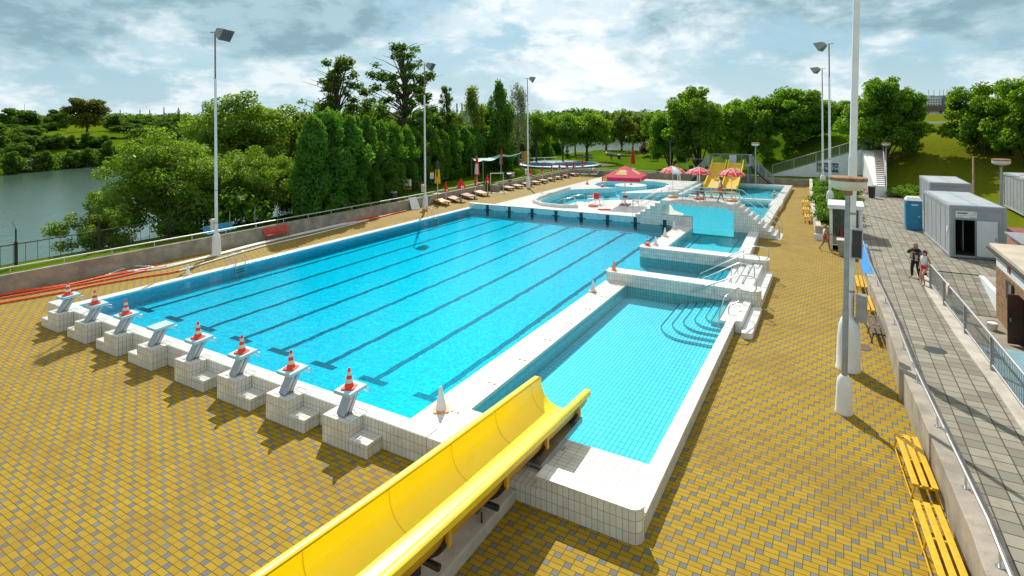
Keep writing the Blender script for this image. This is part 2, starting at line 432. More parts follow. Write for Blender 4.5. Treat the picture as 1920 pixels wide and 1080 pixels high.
M['slab'] = tile('grey_paving_slab', (.255, .235, .18), (.055, .048, .034), .41, .41, .017, .85, .24, .8, 0.0, (.16, .13, .085), .4)
M['asphalt'] = mat('worn_concrete_ground', (.33, .29, .22), .9, var=.2, vs=.6, spots=.35, bump=.3, bs=15)
M['grey'] = mat('container_grey', (.33, .36, .38), .5, var=.1, vs=.8, spots=.12)
M['greydark'] = mat('container_frame_grey', (.26, .29, .30), .5, var=.08)
M['roofgrey'] = mat('container_roof', (.44, .48, .51), .45, .2, var=.12, vs=.7)
M['fadedcap'] = mat('tan_plastic_cap', (.52, .42, .26), .6, var=.1)
M['greenwall'] = mat('grey_green_panel', (.26, .31, .24), .7, var=.2)
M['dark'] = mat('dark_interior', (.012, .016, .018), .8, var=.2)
M['toilet'] = mat('blue_plastic', (.015, .22, .42), .4, var=.1)
M['bluepaint'] = mat('blue_paint', (.01, .26, .72), .6, var=.1, spots=.15)
M['bluewood'] = mat('blue_bench_paint', (.02, .30, .52), .5, var=.1)
M['redwood'] = mat('red_bench_paint', (.62, .06, .03), .45, var=.1)
M['darkred'] = mat('dark_red_wood', (.30, .05, .04), .5, var=.15)
M['red'] = mat('red_fabric', (.72, .02, .018), .7, var=.1)
M['crimson'] = mat('crimson_fabric', (.60, .018, .075), .75, var=.08, vs=1.5)
M['whitefab'] = mat('white_fabric', (.74, .74, .74), .8, var=.06)
M['goldfab'] = mat('golden_yellow_print', (.85, .48, .03), .7, var=.06)
M['yellowfab'] = mat('yellow_fabric', (.78, .46, .01), .75, var=.08)
M['greyfab'] = mat('dark_grey_fabric', (.07, .065, .065), .8, var=.1)
M['sail'] = mat('sea_green_shade_net', (.36, .62, .56), .7, var=.2, vs=1.5)
M['redrope'] = mat('orange_red_float', (.85, .10, .03), .5, var=.08)
M['whiterope'] = mat('white_float', (.72, .72, .68), .5, var=.08)
M['slatwood'] = mat('brown_slat_wood', (.25, .15, .07), .7, var=.35, vs=5)
M['door'] = mat('dark_brown_door', (.085, .032, .014), .5, var=.25, vs=1.5)
M['plaster'] = mat('white_plaster', (.66, .70, .72), .8, var=.08, vs=.8, spots=.15)
M['roofbeige'] = mat('beige_roof', (.50, .44, .33), .85, var=.12, vs=1)
M['bin'] = mat('dark_bin', (.035, .04, .045), .5, var=.15)
M['bluegreen'] = mat('pale_blue_mat', (.22, .40, .46), .8, var=.12)
M['redtrack'] = mat('red_rubber_ground', (.24, .075, .06), .9, var=.15)
M['sand'] = mat('sandy_path', (.62, .48, .27), .9, var=.12, vs=.7)
M['kidblue'] = mat('blue_pool_rim', (.03, .17, .32), .5, var=.1)
M['signblue'] = mat('blue_sign', (.008, .055, .15), .5, var=.1)
M['signbrown'] = mat('red_brown_sign', (.28, .06, .03), .6, var=.15)
M['bark'] = mat('bark', (.10, .075, .05), .9, var=.35, vs=5, bump=.6, bs=12)
M['trunkgrey'] = mat('grey_bark', (.20, .18, .15), .9, var=.3, vs=5)
M['skin'] = mat('skin', (.52, .27, .17), .5, var=.06)
M['skindark'] = mat('tanned_skin', (.34, .165, .10), .5, var=.06)
M['blond'] = mat('blond_hair', (.42, .27, .10), .6, var=.25, vs=20)
M['brownhair'] = mat('brown_hair', (.07, .04, .022), .6, var=.25, vs=20)
M['blackfab'] = mat('black_fabric', (.012, .012, .016), .8, var=.1)
M['beigefab'] = mat('beige_fabric', (.55, .42, .32), .8, var=.1)
M['orangefab'] = mat('bright_orange_fabric', (.88, .13, .01), .75, var=.08)
M['bluefab'] = mat('blue_fabric', (.05, .18, .45), .75, var=.1)
M['lightbluefab'] = mat('pale_blue_fabric', (.28, .45, .60), .75, var=.1)
M['glass'] = mat('window_glass', (.10, .14, .14), .08, var=.1)
M['cream'] = mat('cream_lamp_shell', (.66, .66, .58), .4, var=.08, spots=.1)
M['lampmetal'] = mat('floodlight_housing', (.28, .29, .28), .55, .3, var=.2, vs=5)
M['towerwhite'] = mat('white_facade', (.62, .65, .68), .8, var=.05)
M['towergrey'] = mat('grey_facade', (.16, .19, .24), .8, var=.08)
M['towerconc'] = mat('grey_silo_concrete', (.33, .35, .36), .85, var=.1)
M['windowdark'] = mat('dark_window', (.07, .09, .12), .3, var=.1)
M['roofbrown'] = mat('brown_roof', (.14, .10, .10), .8, var=.15)
M['manhole'] = mat('rusty_cast_iron', (.13, .085, .06), .7, .3, var=.25, vs=8, bump=.5, bs=60)
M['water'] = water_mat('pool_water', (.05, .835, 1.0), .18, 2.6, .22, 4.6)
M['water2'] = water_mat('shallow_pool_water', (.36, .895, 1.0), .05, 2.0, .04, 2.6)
M['lake'] = None
L = {}
L['walnut'] = leaf('walnut_leaf', (.070, .165, .014), (.40, .72, .02), .02)
L['willow'] = leaf('willow_leaf', (.100, .180, .014), (.40, .66, .03), .03)
L['thuja'] = leaf('thuja_spray', (.062, .165, .020), (.24, .52, .03), .012)
L['sparse'] = leaf('dark_leaf', (.060, .115, .018), (.20, .36, .02), .02)
L['birch'] = leaf('birch_leaf', (.085, .145, .022), (.30, .45, .03), .02)
L['spruce'] = leaf('spruce_needles', (.035, .095, .022), (.07, .17, .02), .012)
L['far'] = leaf('far_leaf', (.070, .145, .022), (.24, .44, .02), .012)
L['farbrown'] = leaf('olive_leaf', (.10, .125, .025), (.26, .31, .03), .012)
L['purple'] = leaf('purple_leaf', (.085, .055, .058), (.13, .06, .06), .02)
L['juniper'] = leaf('juniper_spray', (.060, .145, .012), (.26, .5, .02), .02)
L['silver'] = leaf('silvery_leaf', (.19, .23, .13), (.26, .32, .14), .02)
# ------------------------------------------------------------------ terrain
def sm(a, b, x):
    q = min(1, max(0, (x - a) / (b - a))); return q * q * (3 - 2 * q)
def hgt(x, y):
    # deck basin
    wx = -8.75 + .115 * min(3, max(-16, y)) * .16 if y < 3 else (-8.4 + .0227 * (y - 3) if y < 14 else (-8.15 + .003 * (y - 14) if y < 31 else (-8.1 - .0396 * (y - 31) if y < 48.2 else -8.05 + .024 * (y - 48.6))))
    if y < 3: wx = -8.75 + .0184 * (y + 16)
    wx -= .12
    if x > 32.4 and y < 24.95: return -1.2
    if wx < x < 31.6 and -40 < y < 71.95 and not (y > 35.9 and x > 28.4 - (y - 36) * .045):
        return -1.6
    h = .88
    if x <= wx:
        low = 1 - sm(22, 34, y)                      # near the blocks the ground behind the wall is lower
        h = .88 - .75 * low
        edge = -15.5 - 9.5 * sm(26, 75, y)
        h -= 5.6 * sm(0, 13, edge - x)
    if y > 90:
        h -= 5.4 * sm(120, 205, y) * sm(12, -20, x)
        h += 2.6 * sm(88, 112, y) * sm(-12, 4, x)
    # bank to the right and behind
    bl = 75 - (x - 20) * .72 if x > 20 else 75 + (20 - x) * 1.2
    if x > 3:
        h += 5.9 * sm(2, 26, y - bl) * sm(3, 16, x)
    # the far side of the lake
    if x < -90:
        h = -5.5
    if x < 25 and (x < -90 or y > 200):
        d = Vector((x - CAM.x, y - CAM.y, 0)); w_ = d.dot(fwd)
        if w_ > 60:
            px = 960 + F_PX * d.dot(rgt) / w_
            sw = 136 + .15 * min(px, 330) + 232 * sm(300, 430, px)
            e = w_ - sw
            h = max(h, -5.5 + 10.8 * sm(-12, 42, e) + 5.0 * sm(60, 320, e)) if x < -20 else h + (13 * sm(-10, 60, e) + 5.0 * sm(60, 320, e)) * sm(25, 5, x)
    return h
xs = sorted(set([-3000, -2000, -1300, -900, -650, -500, -420] + list(np.arange(-380, -150, 12.)) + list(np.arange(-150, -40, 7.)) + list(np.arange(-40, -9, 1.5)) +
    [-9.3, -9.2] + list(np.arange(-9.1, -7.5, .09)) + list(np.arange(-4, 26, 3.)) + list(np.arange(26, 33, .5)) + list(np.arange(33, 90, 2.5)) + [100, 120, 150, 200, 300, 500, 900, 1500, 2500]))
ys = sorted(set([-60, -30, -15] + list(np.arange(-8, 70, 2.5)) + [70.5, 71.9, 72.0, 72.2] + list(np.arange(74, 130, 2.)) + list(np.arange(130, 420, 10.)) + [450, 500, 600, 750, 1000, 1500, 2500, 4000]))
tb = MB(); nx, ny = len(xs), len(ys)
random.seed(5)
tb.v = [(x, y, hgt(x, y) + (0 if abs(x) < 60 and y < 110 else random.uniform(-.3, .3))) for y in ys for x in xs]
tb.f = [(j * nx + i, j * nx + i + 1, (j + 1) * nx + i + 1, (j + 1) * nx + i) for j in range(ny - 1) for i in range(nx - 1)]
tag(tb.build('ground', M['grass'], uv=False, smooth=60), kind='structure')
# lake
m_, t_, out = new_mat('lake_water'); b_ = t_.add('ShaderNodeBsdfPrincipled')
tc_ = t_.add('ShaderNodeTexCoord'); b_.inputs['Base Color'].default_value = (.07, .125, .085, 1); b_.inputs['Roughness'].default_value = .12
bn_ = t_.add('ShaderNodeBump'); bn_.inputs['Strength'].default_value = .5; bn_.inputs['Distance'].default_value = .12
t_.put(bn_.inputs['Height'], t_.noise(tc_.outputs['Object'], 1.1, 4, .6, .5)); t_.l.new(bn_.outputs[0], b_.inputs['Normal']); t_.l.new(b_.outputs[0], out.inputs[0])
q = MB(); q.quad((-330, -60, -3.7), (-17, -60, -3.7), (-17, 420, -3.7), (-330, 420, -3.7))
q.quad((-17, 110, -3.7), (20, 110, -3.7), (20, 420, -3.7), (-17, 420, -3.7))
tag(q.build('lake', m_, uv=False), kind='structure')
# yellow paved deck, with the pool basin cut out
DZ = 0.0
q = MB()
def sheet(poly, z): q.add([(x, y, z) for x, y in poly], [tuple(range(len(poly)))])
sheet([(-9.4, -16), (32.3, -16), (32.3, -.2), (-9.4, -.2)], DZ)
sheet([(-9.4, -.2), (-2.0, -.2), (-2.0, 34.2), (-9.4, 34.2)], DZ)
sheet([(25.8, -.2), (32.3, -.2), (31.2, 34.2), (25.8, 34.2)], DZ)
sheet([(-9.4, 34.2), (1.2, 34.2), (1.2, 72.5), (-9.4, 72.5)], DZ)
sheet([(24.5, 23.7), (25.8, 23.7), (25.8, 34.2), (24.4, 34.2)], DZ)
sheet([(24.4, 34.2), (31.2, 34.2), (28.4, 36), (26.7, 72.5), (24.4, 72.5)], DZ)
sheet([(1.2, 63.2), (14.4, 63.2), (14.4, 72.5), (1.2, 72.5)], DZ)
sheet([(14.4, 66.9), (24.4, 66.9), (24.4, 72.5), (14.4, 72.5)], DZ)
tag(q.build('deck', M['deck']), kind='structure')

# ------------------------------------------------------------------ the lap pool
def strip(path, w_, side=1):
    a = [Vector((x, y)) for x, y in path]; o_ = []
    for i, p in enumerate(a):
        d = (a[min(i + 1, len(a) - 1)] - a[max(i - 1, 0)]).normalized(); o_.append(p + Vector((-d.y, d.x)) * w_ * side)
    return [tuple(p) for p in a] + [tuple(p) for p in reversed(o_)]
WZ = .31                                      # water level
pool = thing('swimming_pool', (8.5, 17, 0), 'large turquoise lap pool with eight dark lane lines', 'swimming pool')
def P(mb, name, mat_, par=pool, **k): return mb.build(name, mat_, par, **k)
q = MB(); q.quad((-1.5, .2, -.33), (18.95, .2, -.33), (18.95, 34, -.33), (-1.5, 34, -.33)); P(q, 'floor', M['pool_floor'])
for n_, mb in (('side_wall', MB().box(-2.08, -1.5, .2, 34.0, -.6, .40)),
               ('far_wall', MB().box(-2.0, 17.2, 34.0, 34.4, -.6, .83))):
    P(mb, n_, M['tile_blue' if n_ == 'side_wall' else 'tile_pool'])
c = MB().box(-2.09, -1.49, .21, 33.99, .39, .42); P(c, 'coping', M['tile_top'], bev=.012)
c = MB().box(-2.01, 17.2, 33.985, 34.41, .82, .85); P(c, 'coping', M['tile_top'], bev=.012)
def rim(par, poly, z1=.75, z0=-.02):
    P(MB().prism(poly, z0, z1), 'rim_wall', M['tile_wall'], par, bev=.03)
    cx_ = sum(p[0] for p in poly) / len(poly)
rim(pool, [(-2.1, -.33), (20.3, -.33), (20.3, .2), (-2.1, .2)], .75, -.6)
q = MB().box(-2.07, 20.29, -.30, .17, .75, .754); P(q, 'coping', M['tile_top'])
def lane_poly(x0, x1, y0, y1, wd, seed):
    r_ = random.Random(seed); n = 110; a, b_ = [], []
    for i in range(n + 1):
        f = i / n; x = x0 + (x1 - x0) * f; y = y0 + (y1 - y0) * f
        s_ = .028 * math.sin(i * .9 + seed) * r_.random() + (r_.random() - .5) * .045; a.append((x - wd / 2 + s_, y)); b_.append((x + wd / 2 + s_ + (r_.random() - .5) * .04, y))
    vs = [(x, y, 0) for x, y in a] + [(x, y, 0) for x, y in b_]
    return vs, [(i, n + 1 + i, n + 2 + i, i + 1) for i in range(n)]
for i in range(8):
    x0, x1 = -.33 + 2.575 * i, -.63 + 2.54 * i
    q = MB(); z = -.326
    vs, fs = lane_poly(x0, x1, 3.2, 32.4, .27, i); q.add([(x, y, z) for x, y, _ in vs], fs)
    q.quad((x0 - .62, 2.88, z), (x0 + .62, 2.88, z), (x0 + .62, 3.2, z), (x0 - .62, 3.2, z))
    q.quad((x1 - .55, 32.4, z), (x1 + .55, 32.4, z), (x1 + .55, 32.7, z), (x1 - .55, 32.7, z))
    P(q, 'lane_line', M['lane'], uv=False)
    x = .18 + 2.47 * i
    q = MB().box(x - .15, x + .15, 33.975, 34.02, -.3, .78).box(x - .42, x + .42, 33.98, 34.02, .30, .36); P(q, 'lane_mark', M['mark'])
# the divider with its overflow gutter, and the two cross walls
P(MB().box(18.95, 20.12, .2, 16.6, -.6, .385), 'divider_wall', M['tile_pool'])
P(MB().box(19.30, 20.15, .21, 16.6, .386, .42), 'divider_top', M['tile_ledge'], bev=.01)
P(MB().box(18.88, 19.30, .21, 16.6, .33, .40), 'gutter', M['gutter'], bev=.02)
for k in range(16): P(MB().lathe([(.05, 0), (.045, .02), (.01, .022)], (19.72 + .2 * (k % 2), 1.6 + 2.05 * (k // 2), .42), 10), 'inlet_cap', M['fadedcap'], uv=False)
P(MB().box(20.08, 20.13, 1.9, 16.5, .17, .385), 'overflow_edge', M['gutter'])
def rounded(x0, x1, y0, y1, r_, ends='lr', n=5):
    pts = []
    def arc(cx_, cy_, a0): return [(cx_ + r_ * math.cos(R(a0 + 90 * k / n)), cy_ + r_ * math.sin(R(a0 + 90 * k / n))) for k in range(n + 1)]
    pts += arc(x0 + r_, y0 + r_, 180) if 'l' in ends else [(x0, y0)]
    pts += arc(x1 - r_, y0 + r_, 270) if 'r' in ends else [(x1, y0)]
    pts += arc(x1 - r_, y1 - r_, 0) if 'r' in ends else [(x1, y1)]
    pts += arc(x0 + r_, y1 - r_, 90) if 'l' in ends else [(x0, y1)]
    return pts
for (x0, x1, y0, y1) in ((18.9, 26.55, 16.45, 17.35), (18.75, 26.3, 22.85, 23.85)):
    P(MB().prism(rounded(x0, x1, y0, y1, .3), -.6, .90), 'cross_wall', M['tile_wall'], smooth=40)
    P(MB().prism(rounded(x0 - .02, x1 + .02, y0 - .02, y1 + .02, .32), .90, .945), 'cross_wall_top', M['tile_top'], smooth=40)
q = MB(); q.quad((18.95, 17.3, -.328), (23, 17.3, -.328), (23, 22.9, -.328), (18.95, 22.9, -.328)); P(q, 'bay_floor', M['pool_floor'])
for k in range(9):
    x = 22.5 + .38 * k; z = -.22 + .125 * k
    if k == 8: z = .72
    o = P(MB().box(x, x + .38 if k < 8 else x + .5, 17.36, 22.84, -.6, z), 'step', M['tile_top'])
    P(MB().box(x - .004, x + .045, 17.37, 22.83, z - .012, z + .004), 'nosing', M['nosing'], o)
P(MB().box(26.04, 26.55, 17.36, 22.84, 0, .36), 'step', M['tile_top'])
# low square pool beyond the second cross wall
P(MB().box(18.5, 19.75, 23.86, 34.0, -.6, .42), 'low_wall', M['tile_top'], bev=.03)
P(MB().prism([(24.3, 23.86), (25.02, 23.86), (24.62, 34.0), (23.92, 34.0)], -.05, .5), 'low_wall', M['tile_top'], bev=.03)
q = MB(); q.quad((19.7, 23.8, -.25), (24.4, 23.8, -.25), (24.4, 34.4, -.25), (19.7, 34.4, -.25)); P(q, 'basin_floor', M['tile_grid'])
P(MB().box(20.35, 20.42, 24, 33.9, -.245, -.235).box(23.2, 23.27, 24, 33.9, -.245, -.235), 'floor_line', M['nosing'])

# ------------------------------------------------------------------ splash-down pool of the slide
sp = thing('splash_pool', (23, 9, 0), 'narrow shallow pool with dark grid tiles at the foot of the yellow slide', 'swimming pool')
q = MB(); q.quad((20.1, 1.8, -.25), (25.7, 1.8, -.25), (25.7, 16.6, -.25), (20.1, 16.6, -.25)); P(q, 'floor', M['tile_grid'], sp)
P(MB().box(20.12, 25.58, .17, 1.95, -.6, .42), 'ledge', M['tile_ledge'], sp, bev=.015)
P(MB().prism(rounded(23.55, 26.02, -.30, .18, .23, 'r'), -.02, .73), 'rim_wall', M['tile_wall'], sp, smooth=40)
P(MB().prism(rounded(23.54, 26.04, -.32, .20, .25, 'r'), .73, .765), 'rim_top', M['tile_top'], sp, smooth=40)
P(MB().box(20.3, 23.55, -.30, .17, -.1, .43), 'rim_wall', M['tile_wall'], sp)
P(MB().box(20.3, 21.55, -.325, .195, .43, .752), 'rim_wall', M['tile_top'], sp, bev=.03)
P(MB().prism([(25.55, .16), (25.98, .16), (25.86, 16.45), (25.58, 16.45)], -.1, .40), 'side_wall', M['tile_wall'], sp)
P(MB().prism([(25.54, .2), (25.99, .2), (25.87, 16.44), (25.57, 16.44)], .40, .43), 'side_wall_top', M['tile_top'], sp, bev=.012)
# quarter-round entry steps in the far corner
for k in range(5):
    x0 = 22.85 + .42 * k; yb = 11.75 + .42 * k; rr = 1.35 - .14 * k; z = -.16 + .085 * k
    pts = [(25.57, 16.44), (x0, 16.44), (x0, yb + rr)] + [(x0 + rr - rr * math.cos(R(a)), yb + rr - rr * math.sin(R(a))) for a in range(10, 91, 10)] + [(25.57, yb)]
    o = P(MB().prism(pts, -.5, z), 'step', M['tile_grid'], sp)
    path = pts[1:]; inner = strip(path, .05, 1)
    q = MB().prism(inner, z - .001, z + .005); P(q, 'nosing', M['nosing'], o)
for x0, x1, y0, z in ((24.9, 25.25, 13.4, .27), (25.25, 25.6, 13.3, .42)):
    o = P(MB().box(x0, x1, y0, 16.44, -.4, z), 'step', M['tile_top'], sp); P(MB().box(x0 - .004, x0 + .04, y0 + .01, 16.43, z - .01, z + .004), 'nosing', M['nosing'], o)
P(MB().prism(rounded(25.88, 26.2, 13.25, 16.44, .12), 0, .52), 'step', M['tile_top'], sp, bev=.02)
P(MB().prism(rounded(26.21, 26.65, 12.7, 16.44, .2), 0, .26), 'step', M['tile_top'], sp, bev=.02)

# ------------------------------------------------------------------ leisure pools behind the far wall
lp = thing('leisure_pool', (9, 48, 0), 'white terrace with a round pool, an island and a curved paddling basin', 'swimming pool')
terr = [(.6, 34.41), (17.05, 34.41), (17.9, 34.9), (18.4, 36.0), (18.2, 37.6), (17.0, 39.0), (15.4, 43.6), (12.6, 44.4), (8.3, 41.4), (8.2, 36.9), (7.3, 36.1), (5.4, 36.3), (3.9, 37.6), (3.3, 39.6), (3.0, 43), (2.7, 48.6),
        (6.8, 52.4), (4.6, 52.9), (3.2, 54.4), (2.8, 56.5), (3.3, 58.8), (4.6, 60.6), (6.6, 61.5), (8.7, 61.4), (10.6, 60.3), (11.7, 58.3), (11.9, 56), (11.3, 53.8), (10.2, 51.6), (8.5, 48.9), (9.4, 48.4), (12.0, 50.0), (14, 52.2), (14, 63.8), (.6, 63.8)]
P(MB().prism(terr, -.4, .80), 'terrace', M['tile_pool'], lp)
q = MB(); q.add([(x, y, .806) for x, y in (terr if True else terr)], [tuple(range(len(terr)))]); P(q, 'terrace_top', M['tile_top'], lp)
curb = [(8.6, 36.6), (7.4, 35.9), (5.3, 36.1), (3.7, 37.45), (3.08, 39.55), (2.8, 43), (2.5, 48.6)]
P(MB().prism(strip(curb, .36, 1), .5, 1.08), 'curb', M['tile_wall'], lp, smooth=30)
P(MB().lathe([(1.98, -.3), (1.98, .78), (1.95, .82), (.01, .83)], (7.45, 55.9, 0), 32), 'island', M['tile_pool'], lp, smooth=40)
P(MB().lathe([(1.97, .80), (1.97, .836), (.01, .838)], (7.45, 55.9, 0), 32), 'island_top', M['tile_top'], lp, smooth=40)
q = MB(); q.quad((1.5, 34.4, -.22), (24.8, 34.4, -.22), (24.8, 67, -.22), (1.5, 67, -.22)); P(q, 'floor', M['tile_grid'], lp)
P(MB().prism([(24.2, 36.7), (24.95, 36.7), (24.9, 48.4), (24.2, 48.4)], -.4, .5), 'channel_wall', M['tile_top'], lp, bev=.03)
for k in range(3): P(MB().box(6.6 + .5 * k, 8.25, 37.2 + .45 * k, 41.3, -.3, .62 - .2 * k), 'step', M['tile_top'], lp)
dp = thing('slide_pool', (19, 59, 0), 'white rimmed pool under the twin yellow slides', 'swimming pool')
for x0, x1, y0, y1 in ((15.4, 24.95, 51.7, 52.4), (24.1, 24.9, 52.4, 66.2), (14.0, 24.95, 66.2, 66.9), (14.0, 14.6, 52.4, 66.2)):
    P(MB().box(x0, x1, y0, y1, -.4, .55), 'pool_wall', M['tile_top'], dp, bev=.04)
P(MB().box(23.9, 25.0, 48.4, 51.72, -.1, .52), 'end_block', M['tile_top'], dp, bev=.04)

# water
q = MB(); q.quad((-1.5, .2, WZ), (18.95, .2, WZ), (18.95, 34, WZ), (-1.5, 34, WZ)); q.quad((18.95, 16.6, WZ), (25.7, 16.6, WZ), (25.7, 23.86, WZ), (18.95, 23.86, WZ))
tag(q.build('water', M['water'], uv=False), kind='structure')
q = MB(); q.quad((20.1, 1.9, .30), (25.6, 1.9, .30), (25.6, 16.6, .30), (20.1, 16.6, .30))
q.quad((19.7, 23.85, .30), (24.4, 23.85, .30), (24.4, 34.4, .30), (19.7, 34.4, .30))
q.quad((1.5, 34.42, .30), (24.6, 34.42, .30), (24.6, 66.5, .30), (1.5, 66.5, .30))
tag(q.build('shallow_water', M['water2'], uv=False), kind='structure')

# ------------------------------------------------------------------ footbridge with its stairs (front face on the far wall line)
fb = thing('footbridge', (20, 35.3, 0), 'white tiled footbridge with stairs both ends over the pool channel', 'bridge')
Y0, Y1 = 34.0, 36.6; ZB = 2.37
q = MB(); prof = [(17.1, .85), (17.1, ZB), (22.95, ZB)]
rn, rs = (26.1 - 22.95) / 9, ZB / 9.0
st = []
for k in range(9): st += [(22.95 + rn * k, ZB - rs * k - (rs if k < 9 else 0)), (22.95 + rn * (k + 1), ZB - rs * (k + 1))]
prof += st + [(26.1, -.05), (22.8, -.3), (22.8, 1.78), (22.3, 2.05), (17.55, 2.05), (17.2, 1.9), (17.2, .85)]
ok_ = []
for p_ in prof:
    if not ok_ or (abs(p_[0] - ok_[-1][0]) + abs(p_[1] - ok_[-1][1])) > 1e-4: ok_.append(p_)
P(MB().extrude_y(ok_, Y0, Y1), 'span', M['tile_wall'], fb)
lrn, lrs = .42, (ZB - .8) / 6
prof = [(17.095, -.3), (17.095, ZB - lrs)]
for k in range(1, 6): prof += [(17.095 - lrn * k, ZB - lrs * k), (17.095 - lrn * k, ZB - lrs * (k + 1))]
prof += [(14.6, .8), (14.6, .79), (14.99, -.3)]
P(MB().extrude_y(prof, Y0 - .012, Y1 - .3), 'stair', M['tile_wall'], fb)
q = MB().box(17.12, 22.93, Y0 + .01, Y1 - .01, ZB, ZB + .012); P(q, 'deck', M['tile_top'], fb)
for k in range(9): q = MB().box(22.95 + rn * k, 22.95 + rn * (k + 1) - .01, Y0 + .01, Y1 - .01, ZB - rs * (k + 1), ZB - rs * (k + 1) + .01); P(q, 'tread', M['tile_top'], fb)
for k in range(1, 6): q = MB().box(17.095 - lrn * k, 17.095 - lrn * (k - 1) - .01, Y0, Y1 - .32, ZB - lrs * k, ZB - lrs * k + .01); P(q, 'tread', M['tile_top'], fb)
P(MB().box(17.2, 19.63, 33.99, 34.5, .2, 1.16), 'abutment', M['tile_wall'], fb)
for yy in (Y0 + .12, Y1 - .15):
    q = MB(); r_ = .028; tz = ZB + .95
    q.tube([(14.75, yy, .82), (14.75, yy, 1.78), (17.1, yy, tz - .02), (17.4, yy, tz), (22.7, yy, tz), (23.1, yy, tz - .05), (25.85, yy, 1.15), (26.0, yy, .95), (26.0, yy, .02)], r_, 6)
    q.tube([(17.1, yy, ZB + .48), (22.9, yy, ZB + .48)], .016, 5); q.tube([(23, yy, ZB + .42), (25.9, yy, .6)], .016, 5); q.tube([(14.8, yy, 1.3), (17.1, yy, ZB + .48)], .016, 5)
    for x, z in ((17.2, ZB), (18.9, ZB), (20.2, ZB), (21.5, ZB), (22.9, ZB), (24.7, 1.1)):
        top = tz if x < 23 else tz - (x - 23.1) * .78
        q.tube([(x, yy, z), (x, yy, top)], .024, 6)
    P(q, 'railing', M['steel'], fb, smooth=40, uv=False)

# ------------------------------------------------------------------ walls round the deck
wl = [(-8.75, -16), (-8.4, 3), (-8.15, 14), (-8.1, 31), (-8.75, 47.4)]
def wall(name, path, w_, h, mat_, label, side=1, cap=None):
    o = thing(name, (path[0][0], path[0][1], 0), label, 'wall')
    pl = strip(path, w_, side)
    P(MB().prism(pl, -.2, h), 'wall_body', mat_, o, bev=.02)
    return o
def hval(p): return 1.03 - .15 * sm(20, 47, p[1])
wo_ = thing('concrete_wall', (-8.2, 15, 0), 'long low concrete wall with a steel rail along the lane ropes', 'wall')
P(MB().prism(strip(wl, .35, 1), -.3, hval), 'wall_body', M['concrete'], wo_, bev=.02)
q = MB(); pts = [(x - .12, y, hval((x, y)) + .34) for x, y in wl]
q.tube(pts, .04, 8)
for i in range(26):
    y = -14 + i * 2.4
    for (xa, ya), (xb, yb) in zip(wl, wl[1:]):
        if ya <= y < yb: x = xa + (xb - xa) * (y - ya) / (yb - ya) - .12; q.tube([(x, y, hval((x, y))), (x, y, hval((x, y)) + .34)], .025, 6)
P(q, 'rail', M['railsteel'], wo_, smooth=40, uv=False)
wl2 = [(-8.05, 48.6), (-7.75, 60), (-7.5, 71.9)]
w2 = thing('concrete_wall', (-7.8, 60, 0), 'low concrete wall behind the far row of sunbeds', 'wall')
P(MB().prism(strip(wl2, .35, 1), -.3, .86), 'wall_body', M['concrete'], w2, bev=.02)
P(MB().prism([(-8.4, 48.0), (-7.3, 48.0), (-7.3, 48.35), (-8.4, 48.35)], -.2, .84), 'end_pier', M['concrete'], w2)
q = MB().tube([(-7.95, 48.6, 1.1), (-7.6, 71.9, 1.1)], .035, 6)
for i in range(10): y = 49 + i * 2.5; q.tube([(-7.95 + (y - 48.6) * .015, y, .86), (-7.95 + (y - 48.6) * .015, y, 1.1)], .02, 5)
P(q, 'rail', M['whiteplastic'], w2, uv=False)
w3 = thing('concrete_wall', (10, 72, 0), 'low concrete wall closing the far end of the deck below the lawn', 'wall')
P(MB().box(-7.5, 26.6, 71.9, 72.3, -.3, .9), 'wall_body', M['concrete'], w3, bev=.02)
P(MB().tube([(-7.4, 72.1, 1.15), (20.9, 72.1, 1.15)], .045, 6), 'rail', M['whiteplastic'], w3, uv=False)
# right-hand retaining wall: kinked plan, upper walkway behind it
rw = [(32.05, -16), (31.86, 2), (31.42, 10), (31.30, 15.2), (30.86, 25), (30.86, 31.6)]
w4 = thing('retaining_wall', (31.4, 12, 0), 'chest-high stained concrete wall with a steel handrail beside the yellow benches', 'wall')
P(MB().prism(strip(rw, .5, -1), -.3, 1.0), 'wall_body', M['concrete'], w4, bev=.02)
P(MB().box(31.36, 31.43, 9.85, 10.1, 0, .99), 'wall_joint', M['concretelight'], w4)
P(MB().prism([(30.85, 22.3), (31.30, 22.3), (31.30, 31.5), (30.85, 31.5)], 1.0, 1.012), 'blue_coping', M['bluepaint'], w4)
q = MB(); q.tube([(x + .26, y, 1.32) for x, y in rw[:-1]] + [(31.12, 29.3, 1.32), (31.0, 29.5, 1.32), (30.9, 29.5, 1.3)], .036, 8)
for y in (-1, 1.2, 3.6, 6.3, 9.0, 11.8, 14.4, 17.2, 20, 23, 26, 29):
    for (xa, ya), (xb, yb) in zip(rw, rw[1:]):
        if ya <= y < yb:
            x = xa + (xb - xa) * (y - ya) / (yb - ya) + .26; q.tube([(x, y, 1.0), (x, y, 1.32)], .022, 6); q.lathe([(.075, 0), (.075, .015), (.01, .02)], (x, y, 1.0), 10)
P(q, 'handrail', M['steel'], w4, smooth=40, uv=False)
w5 = thing('planter_wall', (28, 50, 0), 'pale low wall holding back the juniper bed beside the deck', 'wall')
P(MB().prism(strip([(28.35, 35.9), (27.7, 46), (27.0, 62), (26.65, 72)], .35, -1), -.3, 1.0), 'wall_body', M['concretelight'], w5, bev=.02)
P(MB().box(28.3, 29.2, 35.5, 35.9, 0, 1.0), 'end_wall', M['concrete'], w5)
P(MB().box(28.25, 29.1, 35.2, 35.49, 0, .45), 'notice_frame', M['white'], w5)
